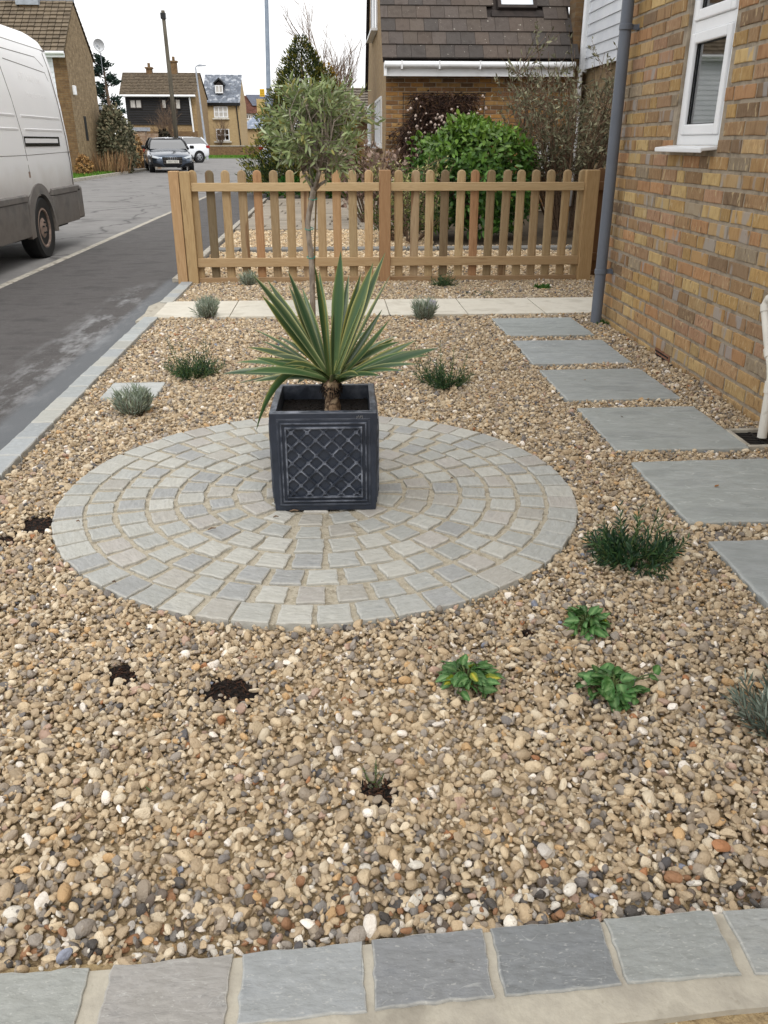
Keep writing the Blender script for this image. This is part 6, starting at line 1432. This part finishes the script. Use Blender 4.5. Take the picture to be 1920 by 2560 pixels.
def lance(label, x, y, h, r_, seed, n=34, leaf=.04, wid=.16, group='dark green leafy shrubs in the gravel', cols=None, name='leafy_shrub', erect=.5, tall=4, mat='leaf'):
    t = thing(name, label, 'shrub', (x, y, 0), 0, group); g = np.random.default_rng(seed); B, Dv, Ln = [], [], []; st = MB()
    for k in range(n):
        a = g.uniform(0, 6.283); q = math.sqrt(g.uniform(0, 1)); hh = h * g.uniform(.35, .75) * (1 - .35 * q)
        if k < tall: hh = h * g.uniform(.85, 1.1)
        b = Vector((math.cos(a) * q * r_ * .35, math.sin(a) * q * r_ * .35, -.005)); tip = b + Vector((math.cos(a) * q * r_ * 1.0, math.sin(a) * q * r_ * 1.0, hh)); md_ = b.lerp(tip, .5) + Vector((math.cos(a), math.sin(a), -.4)) * r_ * .12
        st.tube([b, md_, tip], [.0024, .0018, .001], 5, caps=False); nl = 11 if k >= tall else 9
        for j in range(nl):
            f_ = .15 + .85 * j / (nl - 1); p_ = b * (1 - f_) ** 2 + md_ * 2 * f_ * (1 - f_) + tip * f_ ** 2; tn = ((md_ - b) * (1 - f_) + (tip - md_) * f_).normalized(); az = j * 1.57 + k
            sd = tn.cross(Vector((math.cos(az), math.sin(az), .15))).normalized()
            for s2 in (1, -1): B.append(p_); Dv.append(tn * g.uniform(.5, 1.1) + sd * s2 * g.uniform(.5, 1)); Ln.append(leaf * g.uniform(.6, 1.2) * (1 - .4 * f_))
    m = len(B); Ln = np.array(Ln); st.build('stems', 'green_stem', t)
    leaves('foliage', [tuple(v) for v in B], [tuple(v) for v in Dv], unit(g, m) + np.array([0, 0, .8]), Ln, Ln * wid, pal(g, m, cols or [S(40, 68, 44), S(52, 82, 50), S(32, 56, 38), S(70, 100, 58)], None, .15), mat, fold=.2, parent=t, curl=.35)
    return t
pm('green_stem', [S(70, 88, 48), S(92, 106, 60)], scale=10, bump=0, rough=.6)
lance('dark green bushy shrub left of the planter, with thin upright shoots', -.765, 4.40, .2, .13, 11, 58, .036, .17, tall=7)
lance('dark green bushy shrub right of the planter, with thin upright shoots', .545, 4.13, .22, .125, 12, 58, .036, .17, tall=7)
lance('large dark green shrub with narrow leaves between the circle and the stepping slabs', .885, 2.17, .135, .118, 13, 60, .045, .18, tall=8)
lance('small dark green shrub at the foot of the fence, right of the middle post', .935, 7.33, .16, .11, 14, 30, .04, .17, tall=4)
lance('tiny low weed in the gravel before the fence, right of centre', 1.197, 6.9, .05, .09, 15, 12, .03, .2, tall=0, group='tiny seedlings near the fence')
lance('tiny bright green seedling in the gravel near the right fence post', 1.771, 7.19, .06, .06, 16, 16, .035, .4, tall=0, group='tiny seedlings near the fence', cols=[S(66, 108, 48), S(84, 124, 56)])
lance('tiny weed at the foot of the grey downpipe', 1.84, 5.66, .05, .035, 17, 10, .02, .4, tall=0, group='tiny seedlings near the fence', cols=[S(66, 100, 48)])
lance('withered twiggy lavender in the foreground planting hole', .052, 1.268, .036, .02, 18, 11, .009, .35, tall=4, group=None, cols=[S(120, 116, 104), S(92, 86, 78), S(140, 140, 124)], name='withered_plant', mat='leaf_matt')
# broad-leaved clumps: each leaf its own piece
def leaf_shape(seed, kind):
    g = random.Random(seed); vs, cs, fs = [], [], []; n = 9
    for i in range(n + 1):
        t_ = i / n
        if kind == 'round': w_ = .5 * math.sin(PI * (t_ ** .8)) ** .6 + (.03 if i in (0, n) else 0)
        else: w_ = .26 * math.sin(PI * t_ ** .75) ** .8 + .02
        z = .06 * math.sin(t_ * PI) - .22 * t_ ** 2
        for f_, k in ((-1, 0), (-.5, 1), (0, 2), (.5, 1), (1, 0)):
            ww = w_ * (1 + (g.uniform(-.14, .1) if k == 0 else 0)); vs.append((f_ * ww, t_, z + (.1 if k == 0 else .05 if k == 1 else 0) * (1.2 - t_) + (g.uniform(-.03, .03) if k != 2 else 0)))
            cs.append(S(118, 150, 98) if k == 2 else (S(70, 110, 56) if k == 1 else S(60, 100, 50)))
    fs = [(i * 5 + j, i * 5 + j + 1, (i + 1) * 5 + j + 1, (i + 1) * 5 + j) for i in range(n) for j in range(4)]
    return np_mesh('leaf', vs, fs, cs, 'leaf_clump', smooth=True)
m_ = pm('leaf_clump', [(0.75, 0.8, 0.72), W_, (0.9, 0.95, 0.85)], src='attr', scale=5, amount=.8, bump=.3, bscale=12, bdist=.05, rough=.42, spec=.45, trans=.12)
t_ = m_.node_tree; bs_ = [q for q in t_.nodes if q.type == 'BSDF_PRINCIPLED'][0]; old_ = bs_.inputs['Base Color'].links[0].from_socket
oi_ = t_.nodes.new('ShaderNodeObjectInfo'); mx_ = t_.nodes.new('ShaderNodeMix'); mx_.data_type = 'RGBA'; mx_.blend_type = 'MULTIPLY'; mx_.inputs[0].default_value = 1; t_.links.new(old_, mx_.inputs[6]); t_.links.new(oi_.outputs['Color'], mx_.inputs[7]); t_.links.new(mx_.outputs[2], bs_.inputs['Base Color'])
LS = {k: [leaf_shape(40 + i, k) for i in range(4)] for k in ('round', 'long')}
def clump(label, x, y, r_, seed, kind, n, size, stray=()):
    t = thing('leafy_clump', label, 'perennial', (x, y, 0), 0, 'low leafy perennials in the gravel'); g = random.Random(seed); st = MB()
    for k in range(n):
        a = g.uniform(0, 6.283); q = math.sqrt((k + .5) / n); p_ = Vector((math.cos(a) * q * r_ * .85, math.sin(a) * q * r_ * .85, .012 + (1 - q) * r_ * .55 + g.uniform(-.006, .01)))
        if k < len(stray): p_ = Vector(stray[k])
        b = Vector((p_.x * .25, p_.y * .25, 0)); yaw = math.atan2(p_.y, p_.x) - PI / 2 + g.uniform(-.7, .7); s_ = size * g.uniform(.7, 1.15)
        st.tube([b, b.lerp(p_, .6) + Vector((0, 0, .012)), p_], [.0022, .0018, .0014], 5)
        kk = g.uniform(.75, 1.25); col = (kk, kk * g.uniform(.95, 1.08), kk * .95)
        if kind == 'long' and g.random() < .05: col = (3.2, 1.6, .4)
        o = put('leaf', g.choice(LS[kind]), t, p_, (g.uniform(-.5, .95) * (1 - q * .5), g.uniform(-.9, .9), yaw + g.uniform(-.5, .5)), col); o.scale = (s_, s_, s_)
    st.build('stalks', 'green_stem', t)
clump('leafy green clump with long veined leaves, nearest the paved circle front', .283, 1.575, .062, 31, 'long', 64, .04)
clump('smaller leafy green clump farther back, below the large dark shrub', .632, 1.80, .052, 32, 'long', 54, .036)
clump('round-leaved bright green clump with one leaf held out to the right', .606, 1.52, .068, 33, 'round', 62, .03, stray=((.108, .035, .03), (.095, .03, .022)))

# ------------------------------------------------------------------ shrubs and trees beyond the fence
def blob_leaves(g, n, c, r_, shell=.55, low=-1.0):
    v = unit(g, n); v[:, 2] = np.where(v[:, 2] < low, -v[:, 2], v[:, 2]); q = shell + (1 - shell) * g.uniform(0, 1, (n, 1)) ** .5
    lump = 1 + .13 * np.sin(v[:, :1] * 7 + 1) * np.sin(v[:, 1:2] * 6) + .09 * np.sin(v[:, 2:3] * 9 + v[:, :1] * 5) + g.normal(0, .04, (n, 1))
    return v * q * lump * np.array(r_) + np.array(c), v
g = np.random.default_rng(77)
lau = thing('laurel_bush', 'rounded glossy green laurel bush behind the right fence panel', 'bush', (1.95, 12.3, 0))
n = 7600; p_, v = blob_leaves(g, n, (0, 0, .62), (.88, .8, .9), .55, -.75); p_[:, 2] = np.where(p_[:, 2] > 1.05, 1.05 + (p_[:, 2] - 1.05) * .72, p_[:, 2]); p_[:, 2] = np.maximum(p_[:, 2], .05)
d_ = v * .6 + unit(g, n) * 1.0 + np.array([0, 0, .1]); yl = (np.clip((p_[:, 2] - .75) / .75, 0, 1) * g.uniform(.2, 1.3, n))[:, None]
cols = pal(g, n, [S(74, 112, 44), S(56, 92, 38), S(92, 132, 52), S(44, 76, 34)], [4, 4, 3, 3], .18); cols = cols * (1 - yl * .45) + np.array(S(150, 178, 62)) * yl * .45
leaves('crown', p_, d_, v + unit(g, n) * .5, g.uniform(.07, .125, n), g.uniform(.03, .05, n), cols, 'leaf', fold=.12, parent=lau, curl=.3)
st = MB()
for k in range(16):
    a = k * .39; st.tube([(0, 0, 0), (.2 * math.cos(a), .2 * math.sin(a), .4), (.6 * math.cos(a), .55 * math.sin(a), .5 + .5 * (k % 3) / 2)], [.03, .02, .008], 5)
st.build('stems', 'twig', lau)
def twiggy(label, loc, n, h, spread, seed, leafn, leafs, cols, name='twiggy_shrub', twigcol='twig', thick=.012, sub=5, lean=0.0, cat='shrub', fan=1.0, leafw=.34):
    t = thing(name, label, cat, loc); g = np.random.default_rng(seed); mb = MB(); tips = []
    for k in range(n):
        a = g.uniform(0, 6.283); q = math.sqrt(g.uniform(0, 1)); hh = h * g.uniform(.6, 1.05)
        b = Vector((math.cos(a) * q * spread * .25, math.sin(a) * q * spread * .25, -.02)); e_ = b + Vector((math.cos(a) * q * spread * fan + lean * hh, math.sin(a) * q * spread * fan, hh)); m = b.lerp(e_, .5) + Vector((g.normal(0, .05), g.normal(0, .05), 0)) * spread
        mb.tube([b, m, e_], [thick, thick * .65, thick * .25], 5, caps=False)
        for s_ in range(sub):
            f_ = g.uniform(.3, .95); p0 = b * (1 - f_) ** 2 + m * 2 * f_ * (1 - f_) + e_ * f_ ** 2; d = Vector((g.normal(), g.normal(), g.uniform(.2, 1.4))).normalized() * h * g.uniform(.1, .28); mb.tube([p0, p0 + d * .5 + Vector((0, 0, .01)), p0 + d], [thick * .4, thick * .3, thick * .12], 4, caps=False); tips.append((p0, p0 + d))
        tips.append((m, e_))
    mb.build('stems', twigcol, t)
    if leafn:
        ii = g.integers(0, len(tips), leafn); f_ = g.uniform(.2, 1, leafn)
        A = np.array([tuple(a) for a, b in tips]); Bq = np.array([tuple(b) for a, b in tips]); P_ = A[ii] + (Bq[ii] - A[ii]) * f_[:, None] + g.normal(0, .012, (leafn, 3))
        ls = g.uniform(.6, 1.3, leafn) * leafs
        leaves('foliage', P_, unit(g, leafn) + (Bq[ii] - A[ii]) * 2, unit(g, leafn), ls, ls * leafw, pal(g, leafn, cols, None, .2), 'leaf_matt', fold=.2, parent=t, curl=.3)
    return t
twiggy('tall twiggy shrub with small grey-green leaves in front of the white boards', (3.4, 12.6, 0), 78, 2.25, .95, 5, 5200, .07, [S(108, 108, 86), S(130, 130, 106), S(88, 86, 68), S(148, 146, 120)], sub=7, fan=1.0)
twiggy('thin variegated shrub just right of the middle fence post', (.98, 11.6, 0), 26, 1.0, .45, 6, 1500, .05, [S(150, 148, 96), S(112, 122, 70), S(176, 172, 120), S(92, 100, 60)], sub=5)
twiggy('dry brown hydrangea shrub by the corner of the tiled house', (.62, 13.6, 0), 40, 1.15, .6, 9, 700, .07, [S(150, 128, 116), S(120, 98, 88), S(176, 156, 142)], sub=4, leafw=.7)
twiggy('low dark ground shrub at the foot of the laurel', (.9, 10.9, 0), 30, .45, .5, 10, 1300, .05, [S(74, 88, 44), S(100, 104, 56), S(60, 70, 40)], sub=4)
# evergreen ground cover along the neighbour's drive
for i, (x, y, s_) in enumerate(((-.9, 19.9, .5), (-.2, 19.9, .55), (.45, 19.8, .5))):
    t = thing('ground_cover', ['bright green low plants at the left end of the drive', 'bright green low plants in the middle behind the drive', 'bright green low plants at the right end of the drive'][i], 'low plants', (x, y, 0), 0, 'low plants behind the drive')
    n = 700; p_, v = blob_leaves(g, n, (0, 0, .1), (s_, .35, .3), .3, -.3); p_[:, 2] = np.maximum(p_[:, 2], .02); leaves('foliage', p_, v + unit(g, n) * .6 + np.array([0, 0, .4]), unit(g, n), g.uniform(.06, .13, n), g.uniform(.03, .05, n), pal(g, n, [S(54, 104, 36), S(76, 126, 46), S(44, 86, 34)], None, .2), 'leaf', parent=t, curl=.3)
# climber with pale seed heads on the house wall
A0, A1 = V(1010, 232, 17.0), V(1215, 232, 17.0); z_lo = V(1080, 420, 17.0).z - .5
cl = thing('wall_climber', 'dead brown climber with pale seed heads on a trellis against the tiled house', 'climbing plant', ((A0.x + A1.x) / 2, 17.0, 0)); co = cl.location
tr_ = MB()
for k in range(7): xx = A0.x + (A1.x - A0.x) * k / 6; tr_.bx(xx - co.x - .005, xx - co.x + .005, .14, .15, .3, A0.z)
for k in range(5): zz = .5 + (A0.z - .5) * k / 4; tr_.bx(A0.x - co.x - .02, A1.x - co.x + .02, .12, .14, zz - .008, zz + .008)
tr_.build('trellis', 'dark_timber', cl)
n = 8500; uu = g.uniform(0, 1, n); vv = g.uniform(0, 1, n)
zz = z_lo + (A0.z - z_lo) * (1 - vv); low_ = np.clip((A0.z - .25 - zz) * 1.2, 0, .42); xx = (A0.x - co.x - low_) + (A1.x - A0.x + low_ * 1.3) * uu
edge = .16 * np.sin(zz * 6) ; keep = (uu > .06 + .16 * np.clip((A0.z - zz - .2), 0, .5) * 0 + .1 * np.abs(np.sin(zz * 5))) & (uu < .95 - .1 * np.abs(np.sin(zz * 4 + 1)))
dep = g.uniform(-.28, .1, n) * np.clip((A0.z - zz) * 1.6 + .25, .25, 1)
P_ = np.stack([xx, dep, zz], 1)[keep]; n = len(P_); dv = unit(g, n); dv[:, 2] = -np.abs(dv[:, 2]) * 1.2; ls = g.uniform(.08, .3, n)
leaves('dead_stems', P_, dv, unit(g, n), ls, np.full(n, .011), pal(g, n, [S(70, 52, 44), S(54, 40, 34), S(92, 70, 58), S(40, 30, 27)], None, .2), 'leaf_matt', fold=.2, parent=cl, curl=.8)
n = 900; ii = g.integers(0, len(P_), n); leaves('dry_leaves', P_[ii] + g.normal(0, .03, (n, 3)), unit(g, n), unit(g, n), g.uniform(.04, .08, n), g.uniform(.025, .045, n), pal(g, n, [S(80, 58, 48), S(60, 44, 38), S(104, 80, 64)], None, .2), 'leaf_matt', parent=cl)
bm = bmesh.new(); bmesh.ops.create_icosphere(bm, subdivisions=1, radius=1); hv = np.array([tuple(v.co) for v in bm.verts]); hf = np.array([[v.index for v in f.verts] for f in bm.faces]); bm.free()
m = 130; ctr = np.stack([g.uniform(-.75, .8, m), g.uniform(-.36, -.2, m), g.normal(1.42, .22, m)], 1); ctr[:, 2] += np.clip(ctr[:, 0], -1, 0) * .25; rs_ = g.uniform(.016, .034, m)
vs = (ctr[:, None] + hv[None] * rs_[:, None, None] * (1 + g.uniform(-.25, .25, (m, len(hv), 1)))).reshape(-1, 3); fs = (np.arange(m)[:, None, None] * len(hv) + hf[None]).reshape(-1, 3)
put('seed_heads', np_mesh('seed_heads', vs, fs, None, 'seed_head', True), cl)

def conifer(name, label, loc, h, r_, n, cols, seed, tipc, cat='conifer'):
    t = thing(name, label, cat, loc); g = np.random.default_rng(seed); z = h * (1 - np.sqrt(g.uniform(0, 1, n))) ; z = h * g.beta(1.0, 1.7, n)
    a = g.uniform(0, 6.283, n); rad_ = r_ * (1 - z / h) ** .75 * (1 + .2 * np.sin(a * 5 + z * 6) + .12 * np.sin(a * 9 - z * 14)); q = .45 + .55 * np.sqrt(g.uniform(0, 1, n)); rr = rad_ * q + .03
    p_ = np.stack([rr * np.cos(a), rr * np.sin(a), z + .05], 1); d = np.stack([np.cos(a) * .7, np.sin(a) * .7, np.full(n, .75)], 1) + g.normal(0, .35, (n, 3)); c = pal(g, n, cols, None, .2); k = ((q > .86) & (g.uniform(0, 1, n) < .5))[:, None] * 1.0; c = c * (1 - k * .6) + np.array(tipc) * k * .6
    ls = g.uniform(.04, .095, n) * (h / 2.6) ** .5; leaves('crown', p_, d, unit(g, n), ls, ls * .26, c, 'leaf_matt', fold=.25, parent=t, curl=.25)
    MB().tube([(0, 0, -.05), (0, 0, h * .5), (0, 0, h * .93)], [.09, .06, .012], 8).build('trunk', 'twig', t)
b0 = V(735, 420, 21.0); ap = V(750, 96, 21.0)
conifer('conifer', 'dark green pointed conifer behind the olive tree', (ap.x + .02, 21.0, 0), ap.z, 1.4, 30000, [S(58, 70, 36), S(74, 86, 42), S(44, 56, 32)], 41, S(150, 142, 56))
ap = V(803, 162, 21.8); conifer('conifer', 'golden-tipped smaller conifer touching the dark one on its right', (ap.x + .1, 21.8, 0), ap.z, .95, 14000, [S(128, 112, 44), S(150, 124, 48), S(96, 92, 40)], 42, S(206, 156, 64))
def bare_tree(name, label, loc, h, seed, spread=.5, cat='tree'):
    t = thing(name, label, cat, loc); g = random.Random(seed); trunk = MB(); bw = MB()
    def grow(p_, d, L_, r_, lev):
        k = 3; pts = [p_]; 
        for i in range(k): d = (d + Vector((g.gauss(0, .09), g.gauss(0, .09), .05))).normalized(); pts.append(pts[-1] + d * L_ / k)
        (trunk if lev == 0 else bw).tube(pts, [r_ * (1 - .45 * i / k) for i in range(k + 1)], 6 if lev < 2 else 4, caps=False)
        if lev >= 4: return
        for i in range(g.randint(3, 5) if lev else 11):
            q = pts[g.randint(1, k)]; a = g.uniform(0, 6.283); s = spread * g.uniform(.6, 1.2); nd = (d + Vector((math.cos(a) * s, math.sin(a) * s, g.uniform(-.05, .3)))).normalized(); grow(q, nd, L_ * g.uniform(.55, .78), r_ * .5, lev + 1)
    grow(Vector((0, 0, -.05)), Vector((0, 0, 1)), h * .42, h * .017, 0)
    trunk.build('trunk', 'twig', t, smooth=True); bw.build('crown', 'twig', t)
ap = V(848, 52, 33.0); bare_tree('bare_tree', 'leafless winter tree behind the olive tree and tiled house', (V(850, 300, 33).x, 33.0, 0), ap.z * 1.12, 3, .6)
bare_tree('bare_tree', 'small leafless shrub tree in front of the black boarded house', (V(420, 330, 60).x, 60, 0), 4.0, 4, .6)
bare_tree('bare_tree', 'leafless climber against the front of the yellow house', (V(553, 365, 88).x, 88, 0), 3.6, 6, .7)
# small tiled porch roof left of the tiled house
a_, b_ = V(850, 210, 30), V(930, 300, 30)
pr = thing('garden_shed', 'grey tiled roof of a low building behind the olive tree', 'outbuilding', ((a_.x + b_.x) / 2, 31, 0)); po = pr.location
mb = MB().bx(a_.x - .1, b_.x + .6, 30.2, 33, -.1, b_.z); shift(mb, po).build('wall', 'old_front', pr)
shift(stepped((a_.x - .3, 29.9, b_.z), (b_.x + .7, 29.9, b_.z), (a_.x - .3, 32, a_.z), (b_.x + .7, 32, a_.z), 12, S(116, 108, 98), RL, .05, .12, 14), po).build('roof', 'old_roof', pr, cols=True, fix=False)
# pine behind the gable
pn = thing('pine_tree', 'dark spreading pine tree behind the brick gable', 'pine tree', (V(283, 370, 58).x, 58, 0)); g = np.random.default_rng(50); tz = V(275, 150, 58).z
B, Dv = [], []; bo_ = MB().tube([(0, 0, -.1), (.1, 0, tz * .5), (0, 0, tz)], [.16, .12, .03], 7)
for k in range(26):
    z = tz * (.35 + .65 * k / 25); L_ = 1.15 * (1.15 - k / 26) * g.uniform(.6, 1.15); a = g.uniform(0, 6.283); e_ = Vector((math.cos(a) * L_, math.sin(a) * L_, z + .1)); bo_.tube([(0, 0, z - .1), e_], [.04, .012], 4)
    for j in range(95): f_ = g.uniform(.4, 1.08); p_ = Vector((0, 0, z - .1)).lerp(e_, f_) + Vector((g.normal(0, .12), g.normal(0, .12), g.normal(.05, .08))); B.append(tuple(p_)); Dv.append((math.cos(a) + g.normal(0, .6), math.sin(a) + g.normal(0, .6), .5 + g.normal(0, .4)))
bo_.build('trunk', 'twig', pn); n = len(B); leaves('crown', B, Dv, unit(g, n), g.uniform(.16, .34, n), g.uniform(.05, .09, n), pal(g, n, [S(44, 62, 56), S(58, 76, 64), S(36, 50, 44)], None, .2), 'leaf_matt', parent=pn)
# ivy-covered mass and dry grasses beside the gable
def mass(name, label, cat, px0, px1, py0, py1, Y, dep, n, ls, cols, seed, wid=.6, stemc=None):
    a_, b_ = V(px0, py0, Y), V(px1, py1, Y); c = Vector(((a_.x + b_.x) / 2, Y, 0)); t = thing(name, label, cat, c); g = np.random.default_rng(seed); w_ = (b_.x - a_.x) / 2; h = a_.z
    p_, v = blob_leaves(g, n, (0, 0, h * .42), (w_, dep, h * .6), .55, -.8); p_[:, 2] = np.maximum(p_[:, 2], .02)
    l_ = g.uniform(.6, 1.3, n) * ls; leaves('foliage', p_, v + unit(g, n) * .8, v + unit(g, n) * .3, l_, l_ * wid, pal(g, n, cols, None, .22), 'leaf_matt', fold=.15, parent=t, curl=.3)
    mb = MB()
    for k in range(14): aa = k * .45; mb.tube([(0, 0, 0), (math.cos(aa) * w_ * .3, math.sin(aa) * dep * .3, h * .4), (math.cos(aa) * w_ * .75, math.sin(aa) * dep * .7, h * (.5 + .35 * (k % 3) / 2))], [.05, .03, .01], 4)
    mb.build('stems', 'twig', t); return t
mass('ivy_hedge', 'overgrown grey-green ivy hedge between the gable house and the garden wall', 'hedge', 238, 338, 278, 415, 38.0, 1.1, 7000, .13, [S(100, 102, 80), S(122, 120, 96), S(82, 82, 64), S(136, 126, 102)], 61)
mass('dry_shrub', 'brown dry leaf climber on the end of the garden wall', 'shrub', 328, 362, 345, 415, 43.4, .5, 900, .12, [S(170, 138, 96), S(150, 116, 78), S(190, 160, 116), S(110, 92, 62)], 62)
mass('dry_shrub', 'low dry orange-brown shrub at the foot of the brick gable', 'shrub', 188, 228, 392, 425, 34.0, .4, 700, .1, [S(176, 140, 92), S(150, 114, 72), S(120, 92, 60)], 63)
t = thing('dry_grass', 'tuft of tall dry straw grass in front of the ivy hedge', 'grass tuft', (V(275, 415, 36.4).x, 36.4, 0)); n = 230; aa = g.uniform(-1, 1, (n, 2)); leaves('blades', np.stack([aa[:, 0] * .75, aa[:, 1] * .25, np.zeros(n)], 1), np.stack([aa[:, 0] * .25 + g.normal(0, .12, n), g.normal(0, .1, n), np.ones(n)], 1), unit(g, n), g.uniform(.4, .95, n), np.full(n, .025), pal(g, n, [S(150, 118, 86), S(176, 146, 108), S(122, 96, 72)], None, .15), 'leaf_matt', parent=t)
mass('hedge', 'dark clipped hedge beside the boundary wall before the black boarded house', 'hedge', 386, 436, 330, 372, 59, .7, 1200, .16, [S(52, 46, 36), S(66, 60, 44), S(44, 44, 34)], 64)

# stray leaves lying about
for i, (px, py, z, ln, wd, an, c, lb) in enumerate(((1786, 1217, .0175, .022, .012, .4, S(150, 108, 70), 'small brown dead leaf on the large stepping slab before the drain'), (1558, 1043, .0175, .016, .007, 2.2, S(84, 68, 54), 'tiny dark dead leaf on the stepping slab beside the drain'),
        (364, 1964, .02, .034, .004, -1.0, S(78, 96, 56), 'narrow green leaf blade lying on the gravel at lower left'), (1460, 950, .018, .012, .008, .2, S(140, 104, 60), 'tiny brown leaf on the third stepping slab from the downpipe'), (1640, 935, .02, .03, .018, .7, S(112, 74, 50), 'curled brown leaf on the gravel between slabs and wall'))):
    p_ = G(px, py, z)
    o = leaves('fallen_leaf', [(0, 0, 0)], [(math.cos(an), math.sin(an), .12)], [(0, 0, 1)], [ln], [wd], [c], 'leaf_matt', fold=.2, curl=-.3, loc=p_); tag(o, lb, 'leaf', 'stray leaves on the ground')
